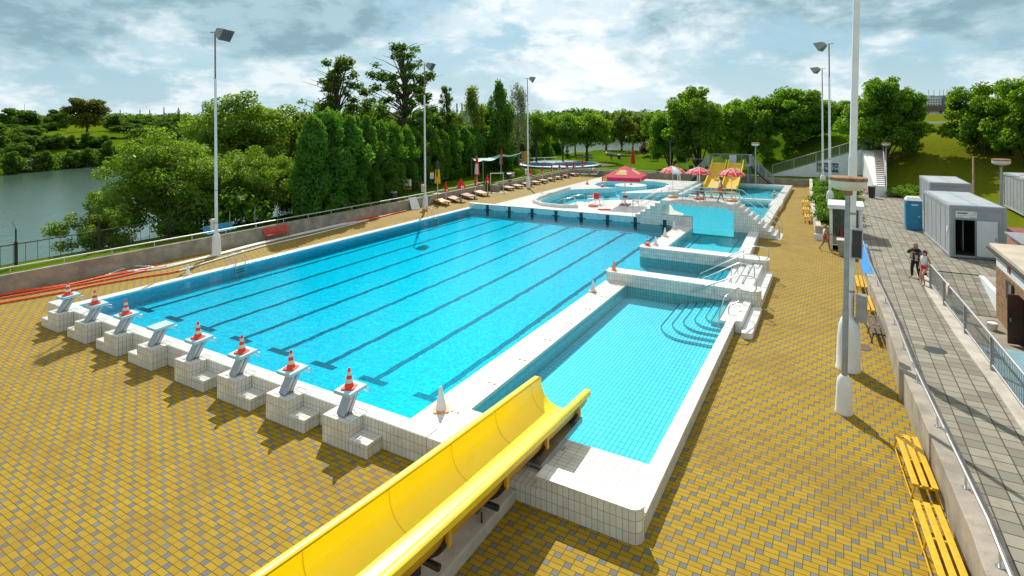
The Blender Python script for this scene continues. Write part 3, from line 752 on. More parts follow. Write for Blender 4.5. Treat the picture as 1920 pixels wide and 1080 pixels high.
# walkway (upper level) and the ground beyond it
q = MB(); Zw = .92
def sh(poly, z): q.add([(x, y, z) for x, y in poly], [tuple(range(len(poly)))])
sh([(32.3, -16), (34.2, -16), (33.95, 3), (33.72, 9), (33.45, 14), (33.2, 23), (33.5, 25), (38.5, 25), (38.5, 29.4), (60, 29.4), (60, 33), (38.2, 33), (38.2, 36.5), (36.4, 57), (34.4, 60.5), (32.6, 72), (31.4, 72), (30.9, 36), (30.8, 31.4), (30.9, 25), (31.5, 15.2), (31.6, 10), (32.0, 2)], Zw)
tag(q.build('walkway', M['slab']), kind='structure')
q = MB()
q.add([(33.75, 24.9, .90), (36.0, 24.9, .90), (36.0, 20.8, .02), (33.9, 20.8, .02)], [(0, 3, 2, 1)])
tag(q.build('ramp', M['slab']), kind='structure')
q = MB(); sh([(33.8, 20.85, .0)[:2], (36.3, 20.85), (60, 20.85), (60, -16), (34.0, -16)][::-1], .0)
tag(q.build('yard', M['asphalt'], uv=False), kind='structure')
q = MB(); sh([(34.3, 9.5), (37.4, 9.5), (37.4, 16.6), (34.3, 16.6)], .012)
tag(q.build('blue_matting', M['bluegreen'], uv=False), label='pale blue mat laid on the yard in front of the slatted building', cat='mat')
q = MB(); sh([(38.6, 31), (60, 31), (60, 42), (38.6, 42)], .925); tag(q.build('red_court', M['redtrack'], uv=False), kind='structure')
cu = thing('kerb', (33.5, 15, .9), 'pale concrete kerb carrying the grey baluster railing', 'kerb')
P(MB().prism([(33.2, 23.3), (33.62, 23.3), (33.78, 20.5), (34.1, 10), (34.5, -3), (34.6, -16), (34.1, -16), (34.0, -3), (33.72, 9), (33.45, 14)], 0, 1.0), 'kerb_body', M['concretelight'], cu, bev=.02)
rg = thing('baluster_railing', (33.8, 12, 1), 'grey steel railing with close upright bars along the walkway', 'railing')
rp = [(33.5, 21.0), (33.78, 14.5), (33.98, 9), (34.2, 3), (34.35, -6)]
def rpt(y):
    for (xa, ya), (xb, yb) in zip(rp, rp[1:]):
        if yb <= y <= ya: return xa + (xb - xa) * (ya - y) / (ya - yb)
    return rp[-1][0]
for z, r_ in ((2.08, .04), (1.17, .03)):
    P(MB().tube([(x, y, z) for x, y in rp], r_, 8), 'rail', M['galv'], rg, smooth=40, uv=False)
q = MB()
y = 20.85
while y > -6:
    q.box(rpt(y) - .008, rpt(y) + .008, y - .008, y + .008, 1.17, 2.08); y -= .15
P(q, 'bars', M['galv'], rg, uv=False)
for y in (20.98, 18.1, 14.6, 11.2, 7.8, 4.4, 1, -2.4, -5.8):
    P(MB().box(rpt(y) - .045, rpt(y) + .045, y - .045, y + .045, .95, 2.06), 'post', M['galv'], rg, uv=False)
wd_ = thing('ramp_wall', (36, 21, 0), 'white wedge-shaped wall beside the ramp and slatted building', 'wall')
P(MB().add([(35.95, 24.8, .0), (36.15, 24.8, .0), (36.15, 20.4, .0), (35.95, 20.4, .0), (35.95, 24.8, .96), (36.15, 24.8, .96), (36.15, 20.4, .96), (35.95, 20.4, .96)],
   [(0, 1, 2, 3), (7, 6, 5, 4), (0, 4, 5, 1), (1, 5, 6, 2), (2, 6, 7, 3), (3, 7, 4, 0)]), 'wall_body', M['plaster'], wd_)
q = MB(); sh([(36.16, 24.99), (60, 24.99), (60, 20.9), (36.16, 20.9)], .918); tag(q.build('terrace_paving', M['asphalt'], uv=False), kind='structure')
q = MB(); sh([(38.5, 25), (60, 25), (60, 29.4), (38.5, 29.4)], .93); tag(q.build('yard_paving', M['asphalt'], uv=False), kind='structure')

# slatted building
sb = thing('slatted_building', (38, 17, 0), 'small flat-roofed building clad in brown horizontal slats with a white upper band', 'building')
P(MB().box(35.98, 46, 9, 20.85, 0, 2.35), 'wall', M['dark'], sb)
q = MB(); z = .05
while z < 2.35:
    q.box(35.86, 35.98, 17.3 if z < 2.0 else 9, 20.86, z, z + .085); z += .115
P(q, 'slats', M['slatwood'], sb)
P(MB().box(35.88, 46, 9, 20.87, 2.36, 3.02), 'fascia', M['plaster'], sb)
P(MB().box(35.72, 46.2, 8.6, 21.3, 3.10, 3.28), 'roof', M['roofbeige'], sb, bev=.02)
P(MB().box(35.62, 46.25, 8.5, 21.4, 3.03, 3.10), 'eave', M['darkmetal'], sb)
o = P(MB().box(35.80, 35.85, 17.9, 18.9, 1.45, 2.2), 'window', M['darkmetal'], sb); P(MB().box(35.78, 35.795, 18.0, 18.35, 1.5, 2.15), 'pane', M['glass'], o)
o = P(MB().box(35.5, 36.45, 17.16, 17.22, .06, 2.02), 'door', M['door'], sb); P(MB().box(35.56, 35.6, 17.1, 17.16, .95, 1.1), 'handle', M['steel'], o)
P(MB().box(35.84, 35.87, 18.5, 18.85, 2.55, 2.85), 'wall_box', M['darkred'], sb)
q = MB().box(37.1, 46, 21.5, 24.4, 3.0, 3.25); q.box(36.9, 46, 21.45, 24.6, 3.25, 3.32); P(q, 'rear_roof', M['galv'], sb); P(MB().box(37.4, 46, 21.6, 24.2, .9, 3.0), 'rear_wall', M['dark'], sb)

# white stair ramp building at the foot of the bank
sr = thing('stair_building', (30, 70, .9), 'white triangular stair structure with railings against the wooded bank', 'building')
P(MB().add([(21.6, 75.2, .5), (32.6, 73.2, .5), (33.6, 76.2, .5), (22, 78.2, .5), (21.6, 75.2, .95), (32.6, 73.2, 4.95), (33.6, 76.2, 4.95), (22, 78.2, .95)],
   [(3, 2, 1, 0), (4, 5, 6, 7), (0, 1, 5, 4), (1, 2, 6, 5), (2, 3, 7, 6), (3, 0, 4, 7)]), 'side_wall', M['plaster'], sr)
P(MB().add([(33.1, 57, .5), (34.2, 57, .5), (35.2, 73.4, .5), (32.62, 73.2, .5), (33.1, 57, 2.0), (34.2, 57, 2.0), (35.2, 73.4, 4.85), (32.62, 73.2, 4.85)],
   [(3, 2, 1, 0), (4, 5, 6, 7), (0, 1, 5, 4), (1, 2, 6, 5), (2, 3, 7, 6), (3, 0, 4, 7)]), 'front_wall', M['white'], sr)
q = MB()
for k in range(20):
    f = k / 19.; q.box(33.35 + f * .6, 34.15 + f * .8, 57.4 + f * 15.4, 58.1 + f * 15.4, 1.9 + f * 2.8, 2.13 + f * 2.8)
P(q, 'stairs', M['concrete'], sr)
def railing(par, a, b_, h, n, bars, mat_, name='railing'):
    a, b_ = Vector(a), Vector(b_); q = MB(); up = Vector((0, 0, h))
    q.tube([a + up, b_ + up], .05, 6); q.tube([a + up * .08, b_ + up * .08], .025, 5)
    for k in range(n + 1): p = a.lerp(b_, k / n); q.tube([p, p + up], .05, 5)
    for k in range(bars): p = a.lerp(b_, (k + .5) / bars); q.tube([p + up * .08, p + up], .014, 4)
    P(q, name, mat_, par, uv=False)
railing(sr, (21.8, 76.4, .95), (32.9, 74.4, 5.0), 1.35, 4, 60, M['galv'])
railing(sr, (34.1, 57.1, 2.0), (34.9, 73.3, 4.85), 1.05, 6, 60, M['galv'])
railing(sr, (32.9, 74.4, 5.0), (38, 84, 5.2), 1.2, 4, 30, M['galv'])
sg = thing('radio_sign', (28.3, 73.8, 2.2), 'blue radio advertising board with white lettering on the white stair wall', 'sign')
dv = Vector((32.6 - 21.6, 73.2 - 75.2, 0)).normalized(); nv = Vector((dv.y, -dv.x, 0))
def on_wall(px, z): x, y, _ = on_line(px, 21.6, 75.2, 32.6, 73.2); return Vector((x, y, z)) + nv * .05
a, b_ = on_wall(1531, 0), on_wall(1571.5, 0); zt, zb = z_at(303.5, 80.4), z_at(318.8, 80.4)
def wq(name, a, b_, z0, z1, off, mat_, par): return P(MB().add([Vector((*(a.xy), z0)) + nv * off, Vector((*(b_.xy), z0)) + nv * off, Vector((*(b_.xy), z1)) + nv * off, Vector((*(a.xy), z1)) + nv * off,
      Vector((*(a.xy), z0)), Vector((*(b_.xy), z0)), Vector((*(b_.xy), z1)), Vector((*(a.xy), z1))], [(0, 1, 2, 3), (7, 6, 5, 4), (0, 4, 5, 1), (1, 5, 6, 2), (2, 6, 7, 3), (3, 7, 4, 0)]), name, mat_, par)
wq('board', a, b_, zb, zt, .04, M['signblue'], sg)
L_ = (b_ - a).length
wq('emblem', a.lerp(b_, .04), a.lerp(b_, .34), zb + .1, zt - .1, .05, M['lightbluefab'], sg); 
wq('emblem', a.lerp(b_, .10), a.lerp(b_, .30), zb + .2, zt - .35, .055, M['signblue'], sg); wq('emblem', a.lerp(b_, .14), a.lerp(b_, .26), zb + .3, zb + .72, .06, M['yellowfab'], sg)
wq('emblem', a.lerp(b_, .05), a.lerp(b_, .33), zt - .32, zt - .14, .056, M['darkred'], sg)
def text(s_, size, loc, rot, mat_, par, name='lettering', align='CENTER', ext=.004, world=True):
    cu_ = bpy.data.curves.new(name, 'FONT'); cu_.body = s_; cu_.size = size; cu_.align_x = align; cu_.align_y = 'CENTER'; cu_.extrude = ext
    o = bpy.data.objects.new(name, cu_); COL.objects.link(o); cu_.materials.append(mat_)
    off = Vector((0, 0, 0))
    if par: o.parent = par; off = Vector(par.location)
    me_ = bpy.data.meshes.new_from_object(o); o2 = bpy.data.objects.new(name, me_); COL.objects.link(o2); o2.parent = par
    o2.location = Vector(loc) - off; o2.rotation_euler = rot; bpy.data.objects.remove(o)
    return o2
rz_ = math.atan2(dv.y, dv.x)
text('RADIO BLANIK', .34, a.lerp(b_, .68) + nv * .06 + Vector((0, 0, zb + .86)), (R(90), 0, rz_), M['white'], sg)
text('90 FM', .66, a.lerp(b_, .69) + nv * .06 + Vector((0, 0, zb + .40)), (R(90), 0, rz_), M['white'], sg)
# ------------------------------------------------------------------ big yellow slide
sl = thing('water_slide', (22.55, -2, 0), 'long glossy yellow open chute slide running down into the splash pool', 'water slide')
XC, HW = 22.55, .74
def bot(y): return .56 + .062 * (3.3 - y) + .0026 * max(0, -y) ** 2       # chute floor height
yy = [3.32, 3.0, 2.4, 1.2, 0, -1.5, -3, -4.5, -6, -7.5, -9, -10.5]
prof = []                                        # (x, z) of the inner skin, left lip to right lip
for k in range(19):
    a = R(180 + 180 * k / 18)
    px_, pz_ = math.cos(a), math.sin(a)
    px_ = math.copysign(abs(px_) ** .85, px_); pz_ = -abs(pz_) ** .9
    prof.append((px_ * HW, .60 + pz_ * .72))
prof = [(-HW, .66)] + prof + [(HW, .66)]
def skin(off, name, mat_, flip=False, yl=yy):
    q = MB(); n = len(prof)
    for y in yl: q.v += [(XC + x * (1 + off / HW), y, bot(y) + z - (off if z < .5 else 0)) for x, z in prof]
    for i in range(len(yl) - 1):
        for j in range(n - 1):
            f = (i * n + j, i * n + j + 1, (i + 1) * n + j + 1, (i + 1) * n + j); q.f.append(f[::-1] if flip else f)
    return P(q, name, mat_, sl, smooth=50)
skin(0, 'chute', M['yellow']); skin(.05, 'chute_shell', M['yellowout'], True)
q = MB(); n = len(prof)
for y, dz in ((3.32, 0),):
    q.v += [(XC + x, y, bot(y) + z) for x, z in prof] + [(XC + x * (1 + .05 / HW), y + .012, bot(y) + z - (.05 if z < .5 else 0)) for x, z in prof]
q.f += [(j, j + 1, n + j + 1, n + j) for j in range(n - 1)]
P(q, 'end_edge', M['yellowedge'], sl)
for s_ in (-1, 1):
    q = MB()
    lip = [(0, 0), (.0, .035), (.03, .06), (.15, .055), (.185, .03), (.185, -.10), (.165, -.10), (.16, .0)]
    n = len(lip)
    for y in yy: q.v += [(XC + s_ * (HW + x), y - (.10 if y > 3.2 else 0), bot(y) + .64 + z) for x, z in lip]
    for i in range(len(yy) - 1):
        for j in range(n):
            f = (i * n + j, i * n + (j + 1) % n, (i + 1) * n + (j + 1) % n, (i + 1) * n + j); q.f.append(f if s_ < 0 else f[::-1])
    q.f += [tuple(range(n)), tuple(range((len(yy) - 1) * n, len(yy) * n))]
    P(q, 'rim', M['yellowedge'], sl, smooth=45)
q = MB()
for y in (2.55, .55, -1.4, -3.5, -5.6, -7.7):
    for s_ in (-1, 1):
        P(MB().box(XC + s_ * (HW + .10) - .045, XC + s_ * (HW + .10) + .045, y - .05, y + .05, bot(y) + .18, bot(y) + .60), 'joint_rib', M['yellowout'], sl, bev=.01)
    n = 13; a0 = [R(200 + 140 * k / (n - 1)) for k in range(n)]
    q = MB(); vs = []
    for dy in (-.07, .07):
        vs += [(XC + math.cos(a) * (HW + .09), y + dy, bot(y) + .52 + math.sin(a) * .72) for a in a0] + [(XC + math.cos(a) * (HW + .16), y + dy, bot(y) + .50 + math.sin(a) * .77) for a in a0]
    fs = []
    for j in range(n - 1):
        fs += [(j, j + 1, n + j + 1, n + j), (2 * n + j, 3 * n + j, 3 * n + j + 1, 2 * n + j + 1), (j, 2 * n + j, 2 * n + j + 1, j + 1), (n + j, n + j + 1, 3 * n + j + 1, 3 * n + j)]
    q.add(vs, fs); P(q, 'cradle', M['darkmetal'], sl)
    if y < 0:
        P(MB().box(XC - .1, XC + .1, y - .1, y + .1, .26, bot(y) - .25).tube([(XC - .5, y, max(.34, bot(y) - .32)), (XC + .62, y, max(.34, bot(y) - .32))], .07, 8).tube([(XC + .35, y - .25, .26), (XC + .35, y - .25, .5)], .02, 6), 'support', M['darkmetal'], sl, uv=False)
    j = MB()
    j.v = [(XC + x * .995, y + .12, bot(y + .12) + z + .003) for x, z in prof] + [(XC + x * .995, y + .135, bot(y + .135) + z + .003) for x, z in prof]
    n = len(prof); j.f = [(i, i + 1, n + i + 1, n + i) for i in range(n - 1)]
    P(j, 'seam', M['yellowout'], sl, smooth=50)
P(MB().box(22.95, 23.32, .35, 2.95, .50, .56).box(22.95, 23.0, .35, 2.95, .38, .50).box(23.28, 23.33, .35, 2.95, .40, .50), 'rail_beam', M['brushed'], sl, bev=.006)
for y in (.62, 1.5): P(MB().box(23.02, 23.26, y - .05, y + .05, .42, .5).cbox((23.3, y, .427), (.3, .16, .014)), 'rail_foot', M['steel'], sl)
sp_ = thing('slide_plinth', (22.5, -4, 0), 'low concrete plinth carrying the yellow slide', 'plinth')
P(MB().prism([(22.0, -.34), (23.0, -.34), (23.03, -9), (22.0, -9)], -.05, lambda p: .26 + .012 * max(0, -p[1])), 'plinth_body', M['concretelight'], sp_, bev=.02)

# ------------------------------------------------------------------ starting blocks
ORD = ['first', 'second', 'third', 'fourth', 'fifth', 'sixth', 'seventh', 'eighth']
def block(side):
    r0 = thing('starting_block', (0, 0, 0), '', 'starting block', 'starting blocks along the near end of the lap pool')
    P(MB().box(-.5, .52, -.90, -.335, -.02, .765), 'plinth', M['tile_wall'], r0, bev=.025)
    x0, x1 = (.525, 1.24) if side > 0 else (-1.16, -.505)
    P(MB().box(x0, x1, -.90, -.335, -.02, .375), 'plinth_step', M['tile_wall'], r0, bev=.025)
    q = MB(); q.add([(-.16, -.70, .765), (.16, -.70, .765), (.16, -.40, .765), (-.16, -.40, .765), (-.16, -.37, 1.32), (.16, -.37, 1.32), (.16, -.07, 1.32), (-.16, -.07, 1.32)],
        [(3, 2, 1, 0), (4, 5, 6, 7), (0, 1, 5, 4), (1, 2, 6, 5), (2, 3, 7, 6), (3, 0, 4, 7)])
    P(q, 'pedestal', M['brushed'], r0, bev=.01)
    P(MB().box(.162, .168, -.56, -.545, .78, 1.3) if 0 else MB().add([(.163, -.575, .78), (.163, -.545, .78), (.163, -.215, 1.31), (.163, -.245, 1.31)], [(0, 1, 2, 3)]), 'pedestal_groove', M['darkmetal'], r0)
    P(MB().cbox((-.0, -.56, .771), (.44, .42, .012)), 'foot_plate', M['galv'], r0)
    P(MB().add([(-.29, -.66, 1.30), (.33, -.66, 1.30), (.33, .03, 1.33), (-.29, .03, 1.33), (-.29, -.66, 1.40), (.33, -.66, 1.40), (.33, .03, 1.43), (-.29, .03, 1.43)],
        [(3, 2, 1, 0), (4, 5, 6, 7), (0, 1, 5, 4), (1, 2, 6, 5), (2, 3, 7, 6), (3, 0, 4, 7)]), 'platform', M['block_top'], r0, bev=.012)
    P(MB().tube([(-.2, .0, 1.31), (-.2, .17, 1.27), (-.2, .19, 1.12), (.24, .19, 1.12), (.24, .17, 1.27), (.24, .0, 1.31)], .014, 6), 'handgrip', M['steel'], r0, uv=False)
    return r0
bl, br_ = Proto(block(-1)), Proto(block(1))
# ------------------------------------------------------------------ traffic cones
def cone(a, b_, stripes=True, h=.56):
    r0 = thing('traffic_cone', (0, 0, 0), '', 'traffic cone')
    P(MB().prism([(x * .19, y * .19) for x, y in ((-1, -.8), (-.8, -1), (.8, -1), (1, -.8), (1, .8), (.8, 1), (-.8, 1), (-1, .8))], 0, .03), 'base', a, r0, bev=.006)
    ra = lambda z: .135 - .105 * (z / h)
    lv = [.03, .16, .27, .38, .47, h] if stripes else [.03, .10, .40, h - .06, h - .03, h]
    cs_ = [a, b_, a, b_, a] if stripes else [b_, b_, b_, b_, b_]
    P(MB().lathe([(ra(.03) + .01, .03)] + [(ra(z), z) for z in (.05, .2, .35, .5, h - .015)] + [(.02, h)], n=18), 'cone_body', a if stripes else b_, r0, smooth=40, uv=False)
    if stripes:
        for z0, z1 in ((.15, .26), (.36, .46)): P(MB().lathe([(ra(z0) + .004, z0), (ra(z1) + .004, z1)], n=18), 'band', b_, r0, smooth=40, uv=False)
    else:
        P(MB().lathe([(ra(.14) + .004, .14), (ra(.25) + .004, .25)], n=18), 'band', b_ if b_ is not M['conewhite'] else M['whitefab'], r0, smooth=40, uv=False)
    return r0
c_or = Proto(cone(M['orange'], M['conewhite'])); c_wh = Proto(cone(M['fadedorange'], M['conewhite'], False)); c_fo = Proto(cone(M['fadedorange'], M['fadedorange'], False))
for i in range(8):
    x = 2.5 * i
    nm = 'starting block, the %s from the far left corner, %s' % (ORD[i], 'with a striped cone on top' if i != 3 else 'with nothing on its platform')
    (bl if i < 4 else br_)((x, 0, 0), 0, nm)
    if i != 3: c_or((x + (.0, -.03, .02, 0, .0, .02, -.02, .0)[i], -.34, 1.417), .1 * i - .3, 'orange and white striped cone on the %s starting block from the left corner' % ORD[i])
for px, py, z, pr, lab, s_ in ((352, 515, .42, c_wh, 'faded white cone on the left pool edge before the ladder', 1), (482, 391, 0, c_or, 'orange striped cone at the foot of the second floodlight', 1),
        (827, 768, .42, c_wh, 'pale cone with worn orange base on the divider nearest the big slide', 1.25), (1112, 546, .42, c_wh, 'white cone at the far end of the tiled divider', 1),
        (1151, 506, .945, c_fo, 'faded orange cone on the rounded tip of the near cross wall', .9), (1214, 460, .945, c_or, 'striped orange cone on the tip of the far cross wall', 1),
        (1229, 459, .945, c_wh, 'white cone just behind the striped one on the far cross wall', 1.0), (1247, 443, .42, c_wh, 'white cone midway along the low wall of the square basin', 1.15), (1264, 429, .42, c_wh, 'white cone closest to the footbridge on the low basin wall', 1.15),
        (1101, 345, .83, c_or, 'orange cone on the terrace left of the round pool', 1.2), (1129, 350, .83, c_or, 'orange cone on the near rim of the round pool', 1.3), (1183, 346, .84, c_or, 'orange cone on the round white island', 1.0),
        (1334, 371, .55, c_or, 'orange cone on the wall before the twin slides', 1.3), (1452, 368, .55, c_or, 'orange cone on the outer wall of the slide pool', 1.4), (1440, 428, .27, c_or, 'orange cone low on the bridge stairs', .9)):
    if px == 482: px, py = 801 + -320, py
    x, y = gnd(px if px != 481 else 482, py, z)
    if 'second floodlight' in lab: x, y = gnd(800.5, 396, 0)
    pr((x, y, z), random.uniform(0, 1), lab, s_)

# ------------------------------------------------------------------ floodlight masts
def flood(hh=15.2, right=True):
    r0 = thing('floodlight_mast', (0, 0, 0), '', 'floodlight', 'floodlight masts round the pool')
    P(MB().lathe([(.30, 0), (.30, .05), (.285, .08), (.27, .9), (.245, 1.25), (.20, 1.42), (.12, 1.52)], n=20), 'sleeve', M['white'], r0, smooth=35, uv=False)
    P(MB().lathe([(.105, 1.4), (.10, 6.0), (.10, 6.02), (.088, 6.05), (.08, hh - 3.2)], n=14), 'pole', M['white'], r0, smooth=35, uv=False)
    P(MB().lathe([(.052, hh - 3.2), (.048, hh)], n=10), 'pole_tip', M['rust'], r0, smooth=35, uv=False)
    P(MB().lathe([(.112, 2.2), (.112, 2.26)], n=14).lathe([(.112, 4.4), (.112, 4.46)], n=14), 'collar', M['galv'], r0, uv=False)
    s_ = 1
    P(MB().tube([(-.35, 0, hh - .02), (.35, 0, hh - .02)], .03, 6), 'arm', M['rust'], r0, uv=False)
    # lamp head: truncated pyramid looking down and along +x
    q = MB(); q.x = Matrix.Translation((.32, 0, hh + .02)) @ Matrix.Rotation(R(28), 4, 'Y')
    fr = [(.62, -.62, -.42), (.62, .62, -.42), (.62, .62, .42), (.62, -.62, .42)]; bk = [(0, -.40, -.20), (0, .40, -.20), (0, .40, .20), (0, -.40, .20)]
    q.add(bk + fr, [(0, 3, 2, 1), (0, 1, 5, 4), (1, 2, 6, 5), (2, 3, 7, 6), (3, 0, 4, 7), (4, 5, 6, 7)])
    o = P(q, 'lamp_head', M['lampmetal'], r0, bev=.01)
    q = MB(); q.x = Matrix.Translation((.32, 0, hh + .02)) @ Matrix.Rotation(R(28), 4, 'Y')
    q.add([(.626, -.56, -.37), (.626, .56, -.37), (.626, .56, .37), (.626, -.56, .37)], [(0, 1, 2, 3)]); P(q, 'lens', M['windowdark'], o)
    return r0
fl = Proto(flood())
MASTS = (((-6.78, 10.75, 0), R(22), 'white floodlight mast in front of the left wall beside the pool ladder', (1, 1, 1), 1), ((-6.85, 33.1, 0), R(22), 'white floodlight mast by the leaning white board and amber sunbed', (1, 1, .975), 1),
        ((-5.95, 53.6, 0), R(22), 'white floodlight mast among the far row of sunbeds', (1, 1, .965), 1), ((29.98, 11.6, 0), R(180), 'tall white floodlight mast with grey boxes, rising past the near lamp post', (1.35, 1.35, 1.27), 0),
        ((29.2, 46.9, .9), R(165), 'white floodlight mast just behind the glazed booth', (1.1, 1.1, .985), 0), ((28.35, 63.8, .9), R(165), 'farther white floodlight mast in the juniper bed', (1.1, 1.1, .925), 0))
mast_o = [fl(loc, rz, lab, s_) for loc, rz, lab, s_, bx in MASTS]
for o, (loc, rz, lab, s_, bx) in zip(mast_o, MASTS):
    if 'tall' in lab: o.rotation_euler = (Matrix.Rotation(.03, 3, fwd) @ Matrix.Rotation(rz, 3, 'Z')).to_euler()
    x, y, z = loc
    if bx or 'tall' in lab:
        tb_ = MB()
        if bx:
            tb_.cbox((x - .24, y - .05, 2.1), (.28, .3, .75), 0); mt = M['cream']
            cb = P(tb_, 'control_box', mt, None, bev=.02)
            cb.parent = o; cb.matrix_parent_inverse = Matrix.Identity(4)
            for v in cb.data.vertices:
                p = Matrix.Rotation(-rz, 3, 'Z') @ Vector((v.co.x - x, v.co.y - y, v.co.z - z)); v.co = Vector((p.x / s_[0], p.y / s_[1], p.z / s_[2]))
        else:
            for nm, c_, sz, mt in (('control_box', (x + .36, y - .1, 2.3), (.34, .34, .95), M['galv']), ('speaker_box', (x + .16, y - .33, 4.62), (.36, .30, 1.05), M['brushed']), ('speaker_grille', (x + .16, y - .485, 4.62), (.29, .02, .95), M['bin']),):
                cb = P(MB().cbox(c_, sz), nm, mt, None, bev=.015); cb.parent = o
                for v in cb.data.vertices:
                    p = Matrix.Rotation(-rz, 3, 'Z') @ Vector((v.co.x - x, v.co.y - y, v.co.z - z)); v.co = Vector((p.x / s_[0], p.y / s_[1], p.z / s_[2]))
# ------------------------------------------------------------------ mushroom lamp posts
def lamp(h, sleeve=True):
    r0 = thing('lamp_post', (0, 0, 0), '', 'lamp post', 'mushroom headed lamp posts')
    if sleeve: P(MB().lathe([(.25, 0), (.25, .04), (.235, .1), (.215, .85), (.19, 1.02), (.12, 1.14), (.09, 1.15)], n=20), 'sleeve', M['white'], r0, smooth=35, uv=False)
    P(MB().lathe([(.085, 0 if not sleeve else 1.1), (.085, 3.2), (.075, 3.25), (.07, h - .5)], n=12), 'pole', M['galv'], r0, smooth=35, uv=False)
    P(MB().lathe([(.12, h - .56), (.13, h - .5), (.13, h - .42), (.10, h - .40)], n=14), 'socket', M['rust'], r0, smooth=35, uv=False)
    P(MB().lathe([(.10, h - .43), (.30, h - .40), (.46, h - .33), (.505, h - .26), (.505, h - .11), (.48, h - .10)], n=28), 'lamp_shade', M['cream'], r0, smooth=35, uv=False)
    P(MB().lathe([(.48, h - .115), (.515, h - .11), (.515, h - .015), (.48, h), (.02, h + .02)], n=28), 'lamp_lid', M['rust'], r0, smooth=35, uv=False)
    return r0
l1, l2 = Proto(lamp(7.25)), Proto(lamp(5.15, False))
o = l1((29.8, 8.1, 0), 0, 'near grey lamp post with rusty mushroom head and white base sleeve'); o.rotation_euler = Matrix.Rotation(.026, 3, fwd).to_euler()
for px, py, pt, lab, sz in ((1662, 347, 265, 'small lamp post on the grass bank right of the stair building', 1), (1417, 345, 248, 'slim lamp post under the trees right of the twin slides', 1), (1257, 322, 254, 'slim lamp post on the lawn behind the bridge parasols', 1), (1565 - 9, 305, 239, 'lamp post glimpsed by the far lake steps', 1)):
    if 'glimpsed' in lab: continue
    x, y = gnd(px, py, .9); l2((x, y, .9), 0, lab, ((math.hypot(x - CAM.x, y - CAM.y)) * 0 + .92, .92, 1.0))
l2((39.5, 38.2, .9), 0, 'lamp post with rusty head and cables beside the grey container', (1, 1, 1.02))
wp = thing('cable_post', (38.6, 45, .9), 'thin wooden post carrying a sagging cable behind the container', 'post')
P(MB().box(38.42, 38.52, 41.0, 41.1, .9, 6.1), 'post_body', M['paleboard'], wp)
P(MB().tube([Vector((38.47, 41.05, 6.0)).lerp(Vector((43.5, 47, 5.0)), k / 10) + Vector((0, 0, -1.0 * (1 - (k / 5 - 1) ** 2))) for k in range(11)], .02, 4), 'cable', M['bin'], wp, uv=False)

# ------------------------------------------------------------------ slatted benches
def bench(woodm, legm, ln=2.35):
    r0 = thing('slatted_bench', (0, 0, 0), '', 'bench')
    for x in (-.19, 0, .19): P(MB().box(x - .065, x + .065, -ln / 2, ln / 2, .40, .44), 'slat', woodm, r0, bev=.006)
    for y in (-ln / 2 + .04, 0, ln / 2 - .04):
        P(MB().box(-.24, .24, y - .025, y + .025, .365, .398).tube([(-.20, y, .37), (-.29, y, 0)], .022, 6).tube([(.20, y, .37), (.29, y, 0)], .022, 6), 'leg', legm, r0, uv=False)
    P(MB().tube([(-.27, -ln / 2 + .04, .09), (-.27, ln / 2 - .04, .09)], .016, 6), 'foot_bar', legm, r0, uv=False)
    return r0
by, bb = Proto(bench(M['yellowpaint'], M['yellowpaint'])), Proto(bench(M['brownwood'], M['darkmetal']))
by((31.32, 5.45, 0), R(4), 'yellow slatted bench by the wall, in the shadow of the near lamp post'); by((31.42, 2.45, 0), R(4), 'yellow slatted bench cut by the bottom edge of the picture')
by((31.02, 19.0, 0), R(2.5), 'yellow slatted bench right behind the brown one at the wall'); by((30.78, 22.9, 0), R(1), 'yellow slatted bench below the blue painted coping')
bb((31.05, 15.9, 0), R(3), 'weathered dark brown slatted bench by the wall')
for (x, y), lab in (((27.55, 43.2), 'nearest of three small yellow benches by the planter wall'), ((27.2, 47.6), 'middle one of three small yellow benches by the planter wall'), ((26.95, 52.6), 'last of three small yellow benches by the planter wall')):
    by((x, y, 0), R(3), lab, (1.05, .8, 1.25))
mh = thing('manhole_cover', (30.45, 14.1, 0), 'round rusty manhole cover in the yellow paving near the brown bench', 'manhole')
P(MB().lathe([(.36, 0), (.36, .012), (.30, .014), (.01, .014)], (30.45, 14.1, 0), 24), 'lid', M['manhole'], mh)
for x, y, lab in ((32.6, 12.4, 'dark round manhole cover in the grey walkway slabs'), (31.75, 28.9, 'small manhole cover on the walkway behind the blue coping')):
    o = thing('manhole_cover', (x, y, Zw), lab, 'manhole'); P(MB().lathe([(.33, 0), (.33, .008), (.01, .01)], (x, y, Zw), 20), 'lid', M['bin'], o)
# park benches with a back
def pbench(woodm, legm):
    r0 = thing('park_bench', (0, 0, 0), '', 'bench')
    P(MB().box(-.8, .8, -.25, -.12, .43, .47).box(-.8, .8, -.08, .05, .43, .47).box(-.8, .8, .09, .2, .43, .47), 'seat', woodm, r0)
    q = MB()
    for k in range(4): q.add([(-.8, .22 + .03 * k, .52 + .11 * k), (.8, .22 + .03 * k, .52 + .11 * k), (.8, .25 + .03 * k, .61 + .11 * k), (-.8, .25 + .03 * k, .61 + .11 * k),
         (-.8, .25 + .03 * k, .52 + .11 * k), (.8, .25 + .03 * k, .52 + .11 * k), (.8, .28 + .03 * k, .61 + .11 * k), (-.8, .28 + .03 * k, .61 + .11 * k)], [(0, 1, 2, 3), (7, 6, 5, 4), (0, 4, 5, 1), (3, 2, 6, 7), (0, 3, 7, 4), (1, 5, 6, 2)])
    P(q, 'backrest', woodm, r0)
    for x in (-.62, .62): P(MB().tube([(x, -.2, 0), (x, -.18, .43), (x, .2, .43)], .022, 6).tube([(x, .3, 0), (x, .22, .43), (x, .36, .95)], .022, 6), 'leg', legm, r0, uv=False)
    return r0
